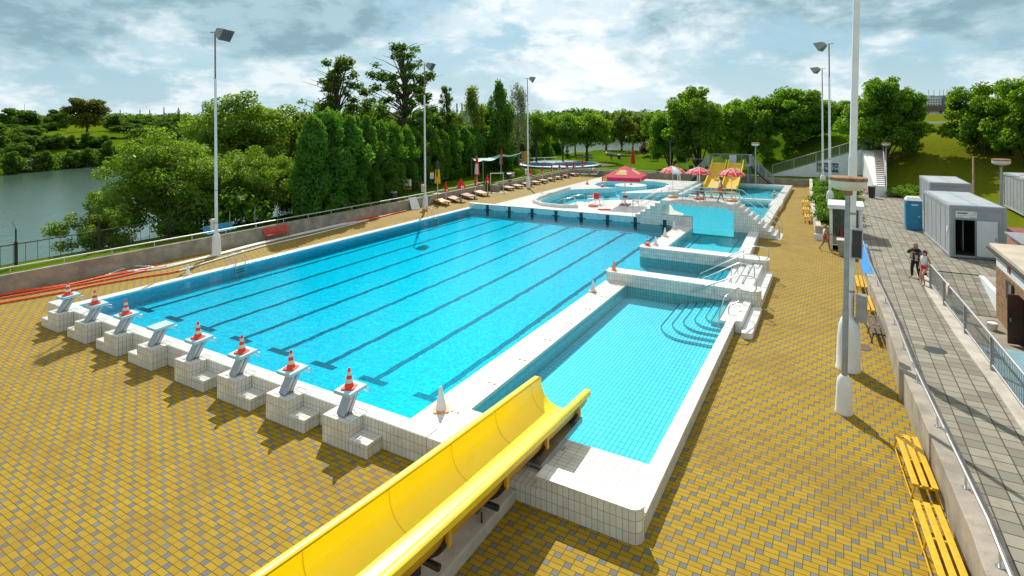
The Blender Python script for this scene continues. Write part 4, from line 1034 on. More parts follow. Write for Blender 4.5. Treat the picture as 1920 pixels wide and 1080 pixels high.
pr_, pb_, pd_ = Proto(pbench(M['redwood'], M['darkred'])), Proto(pbench(M['bluewood'], M['darkmetal'])), Proto(pbench(M['darkred'], M['darkmetal']))
x, y = gnd(514, 447); pr_((x + .5, y, 0), R(90 - 7), 'bright red bench standing against the concrete wall', (1.25, 1, 1))
pb_((-10.2, 13.2, .45), R(95), 'blue bench half hidden behind the wall by the first floodlight', (1.5, 1, 1))
x, y = gnd(834, 341, .9); pb_((x, y, .88), R(105), 'blue bench on the lawn right of the yellow closed parasol')
x, y = gnd(813, 348, .9); pb_((x, y, .88), R(105), 'blue bench half hidden by the yellow closed parasol')
x, y = gnd(798, 357, .9); pd_((x - .3, y, .88), R(110), 'dark red bench behind the second floodlight mast', (1.2, 1, 1))
x, y = gnd(882, 327, .9); pb_((x, y, .88), R(100), 'blue bench in the shade under the hedge')
x, y = gnd(1226, 304, .9); pd_((x, y, .88), R(200), 'pinkish wooden bench at the foot of the bank under the walnut trees')
x, y = gnd(1268, 312, .9); pd_((x, y, .88), R(170), 'red bench on the lawn left of the shower frame')
x, y = gnd(1333, 318, .9); pd_((x, y, .88), R(170), 'red bench half hidden behind the twin slides')
x, y = gnd(1087, 298, .9); pd_((x, y, .88), R(190), 'brown bench far back under the lone lawn tree')
x, y = gnd(1104, 297, .9); pb_((x, y, .88), R(190), 'green-blue bench far back beside the lone lawn tree')
for dx_, lab in ((0, 'left one of two red seats by the stair building'), (.9, 'right one of two red seats by the stair building')):
    x, y = gnd(1623, 361, .92); pr_((x + dx_, y - .4, .92), R(80), lab, .8)

# ------------------------------------------------------------------ lane ropes lying on the left deck
def rope(px_list, red_to, red_from, lab, z=.065, r_=.06):
    o = None; pts = [Vector((*gnd(px, py, 0), z)) for px, py in px_list]
    o = thing('lane_rope', tuple(pts[0]), lab, 'lane rope', 'lane ropes stretched out on the left deck')
    # smooth resample
    res = []; cum = [0]
    for a, b_ in zip(pts, pts[1:]): cum.append(cum[-1] + (b_ - a).length)
    n = max(8, int(cum[-1] / .5))
    for k in range(n + 1):
        d = cum[-1] * k / n; i = min(len(pts) - 2, max(0, next((j for j in range(len(cum) - 1) if cum[j + 1] >= d), len(pts) - 2)))
        f = (d - cum[i]) / max(1e-6, cum[i + 1] - cum[i])
        p0, p1, p2, p3 = pts[max(0, i - 1)], pts[i], pts[i + 1], pts[min(len(pts) - 1, i + 2)]
        res.append(.5 * ((2 * p1) + (p2 - p0) * f + (2 * p0 - 5 * p1 + 4 * p2 - p3) * f * f + (3 * p1 - p0 - 3 * p2 + p3) * f ** 3))
    a, b_ = int(n * red_to), int(n * red_from)
    for s_, e_, mt, nm in ((0, a, 'redrope', 'red_section'), (a, b_, 'whiterope', 'white_section'), (b_, n, 'redrope', 'red_section')):
        if e_ - s_ < 1: continue
        # floats: alternate radii along the rope
        pp, rr = [], []
        for k in range(s_, e_):
            for q_ in range(4):
                f = q_ / 4; pp.append(res[k].lerp(res[k + 1], f)); rr.append(r_ * (1.0 if q_ % 2 else .78))
        pp.append(res[e_]); rr.append(r_)
        P(MB().tube(pp, rr, 7), nm, M[mt], o, smooth=60, uv=False)
rope([(-30, 577), (0, 571), (107, 552), (178, 537), (270, 521), (330, 511), (405, 489), (500, 462), (600, 438), (690, 414), (730, 404)], .30, .90, 'orange and white lane rope lying nearest the pool edge')
rope([(-30, 568), (0, 562), (80, 548), (180, 530), (263, 512), (300, 504), (400, 482), (520, 451), (640, 424), (700, 411), (762, 396)], .28, .84, 'orange and white lane rope, second one out from the pool edge')
rope([(-30, 560), (0, 556), (60, 546), (120, 538), (190, 522), (262, 509), (340, 494), (420, 475), (520, 449), (620, 427), (745, 400)], .27, .82, 'orange and white lane rope, third one out from the pool edge')
rope([(-30, 556), (0, 553), (30, 548), (90, 541), (152, 531), (195, 520), (250, 509), (320, 500), (400, 480), (470, 461), (560, 440), (700, 407)], .24, .86, 'orange and white lane rope lying outermost towards the wall')
rope([(196, 520), (225, 508), (252, 501), (290, 503), (262, 507), (250, 511), (300, 506), (390, 484), (470, 463), (560, 441), (640, 421)], .0, 1.0, 'white lane rope curling back in a loop near the wall')

# ------------------------------------------------------------------ pool ladders and handrails
def ladder(x, y, lab, s_=1):
    o = thing('pool_ladder', (x, y, .42), lab, 'pool ladder')
    for dy in (0, .62):
        pts = [(x - .62, y + dy, .42), (x - .62, y + dy, .95)] + [(x - .30 + .32 * math.cos(R(a)), y + dy, .98 + .22 * math.sin(R(a))) for a in range(170, -1, -17)] + [(x + .1, y + dy, .7), (x + .12, y + dy, .05)]
        P(MB().tube(pts, .024, 7), 'rail', M['steel'], o, smooth=60, uv=False)
    for z in (.28, .12, -.04): P(MB().box(x + .05, x + .16, y, y + .62, z, z + .03), 'tread', M['steel'], o)
x, y = gnd(416, 509, .42); ladder(-1.5, 8.6, 'steel pool ladder by the first floodlight')
ladder(-1.5, 27.6, 'steel pool ladder by the second floodlight')
def hrail(pts, lab, flange=()):
    o = thing('handrail', pts[0], lab, 'handrail')
    P(MB().tube(pts, .03, 8), 'rail', M['steel'], o, smooth=60, uv=False)
    for a, b_ in flange: P(MB().tube([a, b_], .026, 7), 'post', M['steel'], o, uv=False)
def loop_rail(y, x0, x1, z0, zt, zend, lab, posts):
    pts = [(x0, y, z0), (x1, y, zt), (x1 + .12, y, zt + .03), (x1 + .62, y, zt + .02), (x1 + .78, y, zt - .08), (x1 + .80, y, zt - .55), (x1 + .70, y, zt - .68), (x1 + .3, y, zt - .7), (x1 + .2, y, zend)]
    hrail(pts, lab, posts)
hrail([(25.3, 12.9, .2), (25.36, 12.95, .9), (25.5, 13.3, 1.42), (25.6, 13.5, 1.5), (25.85, 14.7, 1.5), (25.92, 14.95, 1.38), (25.9, 15.0, .95), (25.8, 14.9, .82), (25.55, 14.4, .78), (25.5, 14.3, .65), (25.5, 14.3, .42)], 'bent steel handrail beside the quarter-round steps', [])
loop_rail(16.40, 23.45, 25.6, .55, 1.62, .95, 'steel handrail fixed along the near cross wall', [((24.5, 16.4, 1.07), (24.5, 16.44, .6))])
loop_rail(18.4, 23.0, 25.3, .32, 1.70, .7, 'nearer of two steel handrails in the stair bay', [((25.0, 18.4, 1.5), (25.0, 18.4, .6))])
loop_rail(20.6, 23.0, 25.3, .32, 1.70, .7, 'farther of two steel handrails in the stair bay', [((25.0, 20.6, 1.5), (25.0, 20.6, .6))])
loop_rail(22.80, 23.3, 25.5, .50, 1.70, .95, 'steel handrail fixed along the far cross wall', [((25.0, 22.8, 1.4), (25.0, 22.84, .5))])
for yy_, lab in ((36.4, 'short hooped handrail at the basin steps, nearer the lap pool'), (38.6, 'short hooped handrail at the basin steps, nearer the plastic chairs')):
    hrail([(8.5, yy_, .82), (8.5, yy_, 1.6), (8.35, yy_, 1.75), (7.0, yy_, 1.5), (6.2, yy_, 1.0), (6.2, yy_, .3)], lab, [((7.4, yy_, 1.55), (7.4, yy_, .4))])
hrail([(13.6, 44.6, .82), (13.6, 44.8, 1.7), (13.7, 45.3, 1.75), (13.8, 45.5, .2)], 'thin hooped ladder rail at the terrace edge behind the crimson canopy', [])
for x, y, lab in ((11.7, 63.6, 'white ladder rail at the channel end left of the twin slides'), (14.2, 63.8, 'white ladder rail just left of the twin slides')):
    o = thing('pool_ladder', (x, y, .5), lab, 'pool ladder'); P(MB().tube([(x, y, .4), (x, y, 1.5), (x - .2, y + .2, 1.75), (x - .4, y + .5, 1.5), (x - .4, y + .5, .6)], .05, 6), 'rail', M['whiteplastic'], o, uv=False)

# ------------------------------------------------------------------ sunbeds with small furled parasols
def lounger(topm, legm):
    r0 = thing('sunbed', (0, 0, 0), '', 'sunbed', 'wooden sunbeds along the left wall')
    P(MB().box(-1.15, .35, -.48, .48, .36, .42).add([(.36, -.48, .36), (1.15, -.48, .42), (1.15, .48, .42), (.36, .48, .36), (.36, -.48, .42), (1.15, -.48, .50), (1.15, .48, .50), (.36, .48, .42)],
        [(3, 2, 1, 0), (4, 5, 6, 7), (0, 1, 5, 4), (1, 2, 6, 5), (2, 3, 7, 6), (3, 0, 4, 7)]), 'bed_top', topm, r0)
    for x in (-.75, .7):
        P(MB().box(x - .05, x + .05, -.40, .40, .28, .358), 'cross_beam', legm, r0)
        for y in (-.36, .36): P(MB().box(x - .045, x + .045, y - .045, y + .045, 0, .28), 'leg', legm, r0)
    return r0
lg = {k: Proto(lounger(M[k], M[v])) for k, v in (('amberboard', 'amberboard'), ('paleboard', 'brownwood'), ('redboard', 'brownwood'), ('pinkboard', 'brownwood'))}
def furled(ma, mb_, h=2.3, wide=.22, name='furled_parasol'):
    r0 = thing(name, (0, 0, 0), '', 'parasol', 'small furled red parasols by the sunbeds')
    P(MB().lathe([(.022, 0), (.018, h)], n=8), 'pole', M['whiteplastic'], r0, uv=False)
    n = 16; q = MB(); lv = [(.03, h), (wide * .35, h - .32), (wide * .75, h - .65), (wide, h - .95), (wide * .93, h - 1.02)]
    for r_, z in lv: q.v += [(r_ * (1.0 if j % 2 else .72) * math.cos(2 * math.pi * j / n), r_ * (1.0 if j % 2 else .72) * math.sin(2 * math.pi * j / n), z - (.06 if j % 2 and z < h - .8 else 0)) for j in range(n)]
    q.f = [(i * n + j, (i + 1) * n + j, (i + 1) * n + (j + 1) % n, i * n + (j + 1) % n) for i in range(len(lv) - 1) for j in range(n)]
    P(q, 'canopy', ma, r0, uv=False)
    q = MB(); lv2 = [(wide * .82, h - .72), (wide * 1.03, h - .96)]
    for j in (1, 2, 5, 6, 9, 10, 13, 14):
        a0, a1 = 2 * math.pi * j / n, 2 * math.pi * (j + .8) / n
        q.add([(r_ * .97 * math.cos(a), r_ * .97 * math.sin(a), z) for (r_, z), a in ((lv2[0], a0), (lv2[0], a1), (lv2[1], a1), (lv2[1], a0))], [(0, 1, 2, 3)])
    P(q, 'print', mb_, r0, uv=False)
    P(MB().lathe([(.16, 0), (.16, .05), (.04, .1)], n=12), 'base', M['concretelight'], r0, uv=False)
    return r0
fu, fu2 = Proto(furled(M['red'], M['whitefab'])), Proto(furled(M['red'], M['whitefab'], 2.35, .46))
bed = [(36.4, 'amberboard', 'amber wooden sunbed nearest the second floodlight'), (38.7, 'pinkboard', 'pale orange sunbed, second in line from the second floodlight'), (41.4, 'redboard', 'reddish brown sunbed, third in line before the shower'), (44.2, 'paleboard', 'pale grey-brown sunbed closest to the shower mat'),
       (50.3, 'pinkboard', 'pinkish sunbed just beyond the shower'), (52.6, 'paleboard', 'pale sunbed between the shower and third floodlight'), (55.2, 'paleboard', 'pale sunbed just past the third floodlight'), (57.6, 'paleboard', 'pale sunbed, second past the third floodlight'), (60.0, 'paleboard', 'pale sunbed, third past the third floodlight'),
       (62.5, 'pinkboard', 'pinkish sunbed, fourth past the third floodlight'), (65.0, 'paleboard', 'pale sunbed, fifth past the third floodlight'), (67.6, 'redboard', 'brown sunbed, sixth past the third floodlight'), (70.4, 'paleboard', 'pale sunbed in the far corner by the two dark deck chairs')]
for y, k, lab in bed: lg[k]((-7.25 + (.3 if y > 69 else 0), y, 0), R(180 - 28), lab, (1.08, 1.15, 1))
for px, xx, pr, lab in ((835.5, -6.9, fu, 'small furled red parasol behind the amber sunbed'), (863.5, -7.0, fu2, 'half open red parasol behind the pale orange sunbed'), (890.5, -7.2, fu, 'small furled red parasol behind the reddish brown sunbed'), (913, -7.2, fu, 'small furled red parasol just left of the shower frame'),
        (994, -6.8, fu, 'small furled red parasol at the third floodlight'), (1016, -7.0, fu, 'small furled red parasol right of the third floodlight'), (1034, -7.0, fu, 'small furled red parasol, second right of the third floodlight'), (1048.5, -7.0, fu, 'small furled red parasol, third right of the third floodlight'),
        (1062.5, -7.0, fu, 'small furled red parasol, fourth right of the third floodlight'), (1075.5, -7.0, fu, 'small furled red parasol, fifth right of the third floodlight'), (1091.5, -6.6, fu, 'small furled red parasol beside the two dark deck chairs')):
    x, y, w_ = on_line(px, xx, 0, xx, 100); pr((x, y, 0), random.uniform(0, 1), lab, 1 if w_ < 60 else (1.25, 1.25, 1.06))
def deckchair(mt):
    r0 = thing('deck_chair', (0, 0, 0), '', 'deck chair')
    P(MB().add([(-.3, -.9, .34), (.3, -.9, .34), (.3, .25, .30), (-.3, .25, .30), (-.3, -.9, .38), (.3, -.9, .38), (.3, .25, .34), (-.3, .25, .34)], [(3, 2, 1, 0), (4, 5, 6, 7), (0, 1, 5, 4), (1, 2, 6, 5), (2, 3, 7, 6), (3, 0, 4, 7)]), 'seat', mt, r0)
    P(MB().add([(-.3, .25, .30), (.3, .25, .30), (.3, .75, 1.1), (-.3, .75, 1.1), (-.3, .21, .34), (.3, .21, .34), (.3, .71, 1.13), (-.3, .71, 1.13)], [(0, 1, 2, 3), (7, 6, 5, 4), (0, 4, 5, 1), (1, 5, 6, 2), (2, 6, 7, 3), (3, 7, 4, 0)]), 'backrest', mt, r0)
    for x in (-.33, .33):
        P(MB().tube([(x, -.8, 0), (x, -.75, .36), (x, .3, .33), (x, .55, 0)], .025, 6), 'leg', M['galv'], r0, uv=False); P(MB().box(x - .03, x + .03, -.3, .4, .52, .55), 'armrest', mt, r0)
    return r0
dc1, dc2 = deckchair(M['greyfab']), deckchair(M['lampmetal'])
place(dc1, (-4.6, 70.6, 0), R(-60), 'dark reclining deck chair, the left of two before the far wall', 1.15); place(dc2, (-3.3, 71.0, 0), R(-60), 'grey reclining deck chair, the right of two before the far wall', 1.15)
wb = thing('white_board', (-7.6, 32.6, 0), 'white rectangular board leaning against the wall by the second floodlight', 'board')
P(MB().add([(-7.6, 31.9, .02), (-7.2, 32.75, .02), (-8.0, 33.05, 1.15), (-8.3, 32.2, 1.15), (-7.66, 31.92, .02), (-7.26, 32.78, .02), (-8.05, 33.08, 1.15), (-8.35, 32.23, 1.15)], [(0, 1, 2, 3), (7, 6, 5, 4), (0, 4, 5, 1), (1, 5, 6, 2), (2, 6, 7, 3), (3, 7, 4, 0)]), 'panel', M['whiteplastic'], wb)
sh_ = thing('shower_frame', (-7.6, 48.3, 0), 'pale goalpost-shaped outdoor shower frame over a dark mat', 'shower')
P(MB().tube([(-8.35, 48.0, 0), (-8.35, 48.0, 2.3)], .06, 7).tube([(-6.75, 48.5, 0), (-6.75, 48.5, 2.3)], .05, 7).tube([(-8.35, 48.0, 2.28), (-6.75, 48.5, 2.34)], .05, 7), 'frame', M['cream'], sh_, uv=False)
P(MB().lathe([(.1, 0), (.1, .9), (.08, .92)], (-8.35, 48.0, 0), 10), 'tap_column', M['galv'], sh_, uv=False)
mt_ = thing('rubber_mat', (-6.8, 47.2, 0), 'dark grey mat on the paving under the shower', 'mat')
P(MB().prism([(-8.1, 46.4), (-7.0, 46.2), (-5.4, 48.3), (-6.5, 48.7)], .003, .02), 'mat_body', M['bin'], mt_)
x, y = gnd(1280, 333, .9)
s2 = thing('shower_frame', (x, y, .9), 'pale goalpost-shaped shower frame left of the twin slides', 'shower')
P(MB().tube([(10.5, 73.0, 0), (10.5, 73.0, 3.1), (13.2, 73.6, 3.1), (13.2, 73.6, 0)], .05, 7), 'frame', M['cream'], s2, uv=False)

# ------------------------------------------------------------------ crimson canopy, table, chairs
cp_ = thing('square_canopy', (12.05, 40.1, .82), 'large crimson square parasol with golden panels over the white terrace', 'parasol')
cx_, cy_, cz_ = 12.05, 40.1, .82; N2 = rgt.xy * .92 - fwd.xy * 2.35; R2 = rgt.xy * 2.38 + fwd.xy * .92
cor = [Vector((cx_, cy_)) + v for v in (-R2, N2, R2, -N2)]
ze, zp, zv = cz_ + 2.78, cz_ + 3.78, cz_ + 2.42
q = MB(); ap = Vector((cx_, cy_, zp)); c3 = [Vector((c.x, c.y, ze)) for c in cor]
q.add([tuple(ap)] + [tuple(c) for c in c3], [(0, i + 1, (i + 1) % 4 + 1) for i in range(4)]); P(q, 'canopy', M['crimson'], cp_, uv=False)
q = MB()
for i in range(4):
    a, b_ = c3[i], c3[(i + 1) % 4]; q.quad((a.x, a.y, zv), (b_.x, b_.y, zv), b_, a)
P(q, 'valance', M['crimson'], cp_, uv=False)
def panel(i, f0, f1, g0, g1, off, mt, name):
    a, b_ = c3[i], c3[(i + 1) % 4]; n_ = (b_ - a).cross(ap - a).normalized()
    if n_.z < 0: n_ = -n_
    q = MB(); ff = [(f0, g0), (f1, g0), (f1, g1), (f0, g1)]
    q.add([tuple(a.lerp(b_, f).lerp(ap, g) + n_ * off) for f, g in ff], [(0, 1, 2, 3)]); P(q, name, mt, cp_, uv=False); return a, b_, n_
for i in (0, 1):
    a, b_, n_ = panel(i, .28, .68, .22, .62, .012, M['goldfab'], 'golden_panel')
    ux = (b_ - a).normalized(); uy = n_.cross(ux); rot = Matrix((ux, uy, n_)).transposed().to_euler()
    text('CAPPY', .36, a.lerp(b_, .48).lerp(ap, .45) + n_ * .02, rot, M['whitefab'], cp_, 'print'); text('ICE FRUIT', .22, a.lerp(b_, .48).lerp(ap, .31) + n_ * .02, rot, M['whitefab'], cp_, 'print')
    o_ = Vector((-uy.x, -uy.y, 0)).normalized() * .012
    q = MB(); a0, a1 = a.lerp(b_, .03), a.lerp(b_, .13); nn = Vector((ux.y, -ux.x, 0)) * .015
    q.quad(Vector((a0.x, a0.y, zv + .05)) + nn, Vector((a1.x, a1.y, zv + .05)) + nn, Vector((a1.x, a1.y, ze - .03)) + nn, Vector((a0.x, a0.y, ze - .03)) + nn); P(q, 'golden_patch', M['goldfab'], cp_, uv=False)
P(MB().lathe([(.05, 0), (.045, 3.7)], (cx_, cy_, cz_), 10), 'pole', M['cream'], cp_, uv=False)
P(MB().box(cx_ - .45, cx_ + .45, cy_ - .45, cy_ + .45, cz_, cz_ + .09), 'base', M['brownwood'], cp_)
q = MB()
for c in c3: q.tube([(cx_, cy_, zp - .5), (cx_ + (c.x - cx_) * .5, cy_ + (c.y - cy_) * .5, zp - .52)], .02, 4)
P(q, 'stay', M['cream'], cp_, uv=False)
def pchair(mt):
    r0 = thing('plastic_chair', (0, 0, 0), '', 'chair')
    P(MB().box(-.24, .24, -.23, .24, .42, .45), 'seat', mt, r0, bev=.01)
    q = MB()
    for k in range(6):
        x = -.20 + .08 * k; q.add([(x - .028, .24, .45), (x + .028, .24, .45), (x + .022, .36, .92 - abs(x) * .5), (x - .022, .36, .92 - abs(x) * .5), (x - .028, .27, .45), (x + .028, .27, .45), (x + .022, .385, .92 - abs(x) * .5), (x - .022, .385, .92 - abs(x) * .5)], [(0, 1, 2, 3), (7, 6, 5, 4), (0, 4, 5, 1), (1, 5, 6, 2), (2, 6, 7, 3), (3, 7, 4, 0)])
    q.tube([(-.24, .27, .6), (0, .30, .62), (.24, .27, .6)], .02, 5).tube([(-.22, .36, .8), (-.1, .37, .91), (.1, .37, .91), (.22, .36, .8)], .022, 5)
    P(q, 'backrest', mt, r0, uv=False)
    for s_ in (-1, 1):
        P(MB().tube([(s_ * .25, -.22, .43), (s_ * .27, -.2, .64), (s_ * .27, .2, .68), (s_ * .23, .33, .75)], .022, 6), 'armrest', mt, r0, uv=False)
        for a, b_ in ((-.20, -.26), (.22, .32)): P(MB().tube([(s_ * .21, a, .43), (s_ * .26, b_, 0)], [.03, .018], 6), 'leg', mt, r0, uv=False)
    return r0
pc = Proto(pchair(M['whiteplastic']))
pc((8.8, 39.3, .82), R(-50), 'white plastic armchair on the terrace left of the red towel', 1.1); pc((9.7, 39.4, .82), R(160), 'white plastic chair with a red garment hung over its back', 1.1); pc((13.2, 39.7, .82), R(-80), 'white plastic armchair right of the round table', 1.1)
tw = thing('red_towel', (9.6, 39.5, 1.2), 'red garment draped over the back of a white plastic chair', 'towel')
q = MB(); random.seed(4); n = 9
a = Matrix.Translation((9.7, 39.4, .82)) @ Matrix.Rotation(R(160), 4, 'Z') @ Matrix.Scale(1.1, 4)
for i in range(n):
    for j in range(6): q.v.append(tuple(a @ Vector((-.29 + .58 * j / 5, [.44, .43, .42, .40, .39, .36, .33, .31, .30][i] + .02 * math.sin(j * 2.1 + i), [.5, .62, .74, .86, .97, .97, .85, .72, .6][i] - (.06 * random.random() if i in (0, 8) else 0)))))
q.f = [(i * 6 + j, i * 6 + j + 1, (i + 1) * 6 + j + 1, (i + 1) * 6 + j) for i in range(n - 1) for j in range(5)]
o = P(q, 'cloth', M['red'], tw, smooth=80, uv=False); md = o.modifiers.new('thick', 'SOLIDIFY'); md.thickness = .025
tt = thing('round_table', (12.05, 39.7, .82), 'white plastic table with splayed legs under the crimson parasol', 'table')
P(MB().lathe([(.44, .70), (.46, .71), (.46, .735), (.02, .74)], (12.05, 39.7, .82), 20), 'tabletop', M['whiteplastic'], tt, uv=False)
for a in (40, 130, 220, 310): P(MB().tube([(12.05 + .36 * math.cos(R(a)), 39.7 + .36 * math.sin(R(a)), 1.53), (12.05 + .14 * math.cos(R(a)), 39.7 + .14 * math.sin(R(a)), 1.2), (12.05 + .42 * math.cos(R(a)), 39.7 + .42 * math.sin(R(a)), .82)], .03, 6), 'leg', M['whiteplastic'], tt, uv=False)
bx = thing('red_cool_box', (12.2, 39.7, 1.56), 'small red box standing on the white round table', 'box')
P(MB().box(12.0, 12.42, 39.6, 39.85, 1.561, 1.72), 'box_body', M['darkred'], bx, bev=.015); P(MB().box(11.99, 12.43, 39.59, 39.86, 1.72, 1.76), 'lid', M['redwood'], bx, bev=.01)
for (px, py), lab in (((1112, 387), 'red rescue float lying on the terrace below the garment chair'), ((1133, 394), 'long red rescue tube lying at the terrace edge')):
    x, y = gnd(px, py, .84); o = thing('rescue_float', (x, y, .83), lab, 'float')
    if 'tube' in lab: P(MB().tube([(x - .55, y - .1, .90), (x - .5, y - .09, .90), (x + .5, y + .2, .90), (x + .55, y + .21, .90)], [.03, .07, .07, .03], 8), 'float_body', M['redwood'], o, smooth=60, uv=False)
    else: P(MB().tube([(x + .42 * math.cos(R(a)), y + .28 * math.sin(R(a)), .90) for a in range(0, 331, 30)], .075, 8), 'float_body', M['redwood'], o, smooth=60, uv=False)

# ------------------------------------------------------------------ bridge parasols, stool
def parasol(white):
    r0 = thing('round_parasol', (0, 0, 0), '', 'parasol', 'red and white parasols on the footbridge')
    P(MB().lathe([(.022, .1), (.02, 2.75)], n=8), 'pole', M['whiteplastic'], r0, uv=False)
    o = P(MB().lathe([(.42, .03), (.44, .06), (.42, .13), (.30, .20), (.06, .22)], n=22), 'base', M['fadedorange'], r0, smooth=50, uv=False); P(MB().lathe([(.045, .2), (.045, .48)], n=10), 'base_socket', M['fadedorange'], o, uv=False)
    n = 8; sub = 4; N_ = n * sub; lv = [(.02, 2.76), (.4, 2.66), (.75, 2.50), (1.04, 2.27), (1.05, 2.17)]
    for k in range(n):
        q = MB(); cols = sub + 1
        for r_, z in lv: q.v += [(r_ * (1 - .035 * math.sin(math.pi * j / sub)) * math.cos(2 * math.pi * (k * sub + j) / N_), r_ * (1 - .035 * math.sin(math.pi * j / sub)) * math.sin(2 * math.pi * (k * sub + j) / N_), z - (.012 * math.sin(math.pi * j / sub)) * r_) for j in range(cols)]
        q.f = [(i * cols + j, (i + 1) * cols + j, (i + 1) * cols + j + 1, i * cols + j + 1) for i in range(len(lv) - 1) for j in range(sub)]
        g = P(q, 'gore', M['whitefab'] if k == white else M['red'], r0, smooth=40, uv=False)
        a0 = 2 * math.pi * k / n; q = MB()
        q.tube([(r_ * math.cos(a0), r_ * math.sin(a0), z + .012) for r_, z in lv], .03, 4); P(q, 'white_seam', M['whitefab'], r0, uv=False)
        if k != white:
            am = 2 * math.pi * (k + .5) / n; q = MB(); er = Vector((math.cos(am), math.sin(am), 0)); et = Vector((-er.y, er.x, 0)); c = er * .72 + Vector((0, 0, 2.525))
            sl_ = (er * .29 + Vector((0, 0, -.23))).normalized(); nn = et.cross(sl_); nn = nn if nn.z > 0 else -nn
            ring = [c + nn * .018 + et * (.15 * math.cos(R(b))) + sl_ * (.085 * math.sin(R(b))) for b in range(0, 360, 20)]; inn = [c + nn * .018 + et * (.10 * math.cos(R(b))) + sl_ * (.045 * math.sin(R(b))) for b in range(0, 360, 20)]
            q.add([tuple(v) for v in ring + inn], [(i, (i + 1) % 18, 18 + (i + 1) % 18, 18 + i) for i in range(18)])
            P(q, 'print', M['whitefab'], g, uv=False); q = MB(); e0 = er * 1.03 + Vector((0, 0, 2.225)); q.add([tuple(e0 + et * s_ * .2 + Vector((0, 0, z)) + er * .004) for s_, z in ((-1, -.025), (1, -.025), (1, .025), (-1, .025))], [(0, 1, 2, 3)])
            P(q, 'edge_print', M['whitefab'], g, uv=False)
    return r0
pz1, pz = Proto(parasol(6)), Proto(parasol(-1))
for px, lab, a in ((1260.5, 'red parasol with one white panel, leftmost of the three on the footbridge', .2), (1309.5, 'red and white parasol in the middle of the footbridge', 1.05), (1371, 'red and white parasol at the right end of the footbridge', 1.25)):
    x, y, _ = on_line(px, 10, 36.0, 30, 36.0); (pz1 if 'one white' in lab else pz)((x, y, ZB + .012), a, lab, (1, 1, .96))
so_ = thing('red_stool', (20.1, 35.2, ZB), 'dark red plastic stool on the footbridge beside the man', 'stool')
P(MB().box(-.26 + 20.1, .26 + 20.1, 34.95, 35.45, ZB + .76, ZB + .80), 'seat', M['darkred'], so_, bev=.015)
for a in (-1, 1):
    for b_ in (-1, 1): P(MB().tube([(20.1 + a * .2, 35.2 + b_ * .19, ZB + .76), (20.1 + a * .32, 35.2 + b_ * .29, ZB + .015)], [.045, .028], 6), 'leg', M['darkred'], so_, uv=False)
P(MB().box(19.85, 20.35, 34.93, 34.96, ZB + .62, ZB + .76).box(19.85, 20.35, 35.44, 35.47, ZB + .62, ZB + .76), 'apron', M['darkred'], so_)

# ------------------------------------------------------------------ twin yellow slides
ts = thing('twin_slide', (17.3, 63, 0), 'twin wide yellow slides with a railed tower dropping into the far pool', 'water slide')
def tz(f): return .42 + 2.55 * (f ** 1.45) * (1.25 - .25 * f) 
ny_ = 14; ya, yb = 60.7, 66.6
for x0, x1 in ((15.25, 17.15), (17.35, 19.25)):
    q = MB()
    for k in range(ny_ + 1):
        f = k / ny_; y = ya + (yb - ya) * f; z = tz(f); q.v += [(x0 + .09, y, z + .15), (x0 + .2, y, z), (x1 - .2, y, z), (x1 - .09, y, z + .15)]
    q.f = [(k * 4 + j, k * 4 + j + 1, (k + 1) * 4 + j + 1, (k + 1) * 4 + j) for k in range(ny_) for j in range(3)]
    P(q, 'chute', M['yellowpaint'], ts, smooth=50)
    for xa in (x0, x1 - .1):
        q = MB()
        for k in range(ny_ + 1):
            f = k / ny_; y = ya + (yb - ya) * f; z = tz(f); hh = .42 + .25 * sm(.85, 1, f); q.v += [(xa, y, z - .12), (xa + .1, y, z - .12), (xa + .1, y, z + hh), (xa, y, z + hh)]
        q.f = [(k * 4 + j, k * 4 + (j + 1) % 4, (k + 1) * 4 + (j + 1) % 4, (k + 1) * 4 + j) for k in range(ny_) for j in range(4)] + [(0, 1, 2, 3), tuple(ny_ * 4 + j for j in (3, 2, 1, 0))]
        P(q, 'side_panel', M['yellow'], ts)
    P(MB().box(x0 + .1, x1 - .1, yb, yb + .12, 2.6, 3.15), 'top_bar', M['yellow'], ts)
P(MB().box(14.6, 19.9, 66.62, 69.6, 2.72, 2.84), 'platform', M['galv'], ts)
for x in (14.8, 17.25, 19.7):
    for y in (66.95, 69.4): P(MB().box(x - .07, x + .07, y - .07, y + .07, 0, 2.72), 'tower_leg', M['galv'], ts)
railing(ts, (14.6, 69.6, 2.84), (19.9, 69.6, 2.84), 1.3, 4, 40, M['galv'])
railing(ts, (14.6, 66.8, 2.84), (14.6, 69.6, 2.84), 1.3, 1, 18, M['galv']); railing(ts, (19.9, 66.8, 2.84), (19.9, 69.6, 2.84), 1.3, 1, 18, M['galv'])
P(MB().box(17.0, 17.9, 69.5, 69.62, 2.84, 4.05), 'gate_panel', M['plaster'], ts)
for xa, xb, s_ in ((19.95, 22.6, 1), (14.55, 11.9, -1)):
    q = MB()
    for k in range(12):
        f = k / 12; x = xa + (xb - xa) * f; q.cbox((x, 68.6, 2.72 - 2.72 * f - .1), (.30, 1.2, .05))
    for y in (67.95, 69.25): q.add([(xa, y, 2.5), (xb, y, -.02), (xb, y + .06, -.02), (xa, y + .06, 2.5), (xa, y, 2.78), (xb, y, .26), (xb, y + .06, .26), (xa, y + .06, 2.78)], [(3, 2, 1, 0), (4, 5, 6, 7), (0, 1, 5, 4), (1, 2, 6, 5), (2, 3, 7, 6), (3, 0, 4, 7)])
    P(q, 'stairs', M['darkmetal'], ts)
    for y in (67.98, 69.28): railing(ts, (xa, y, 2.75), (xb, y, .2), 1.15, 3, 24, M['galv'])

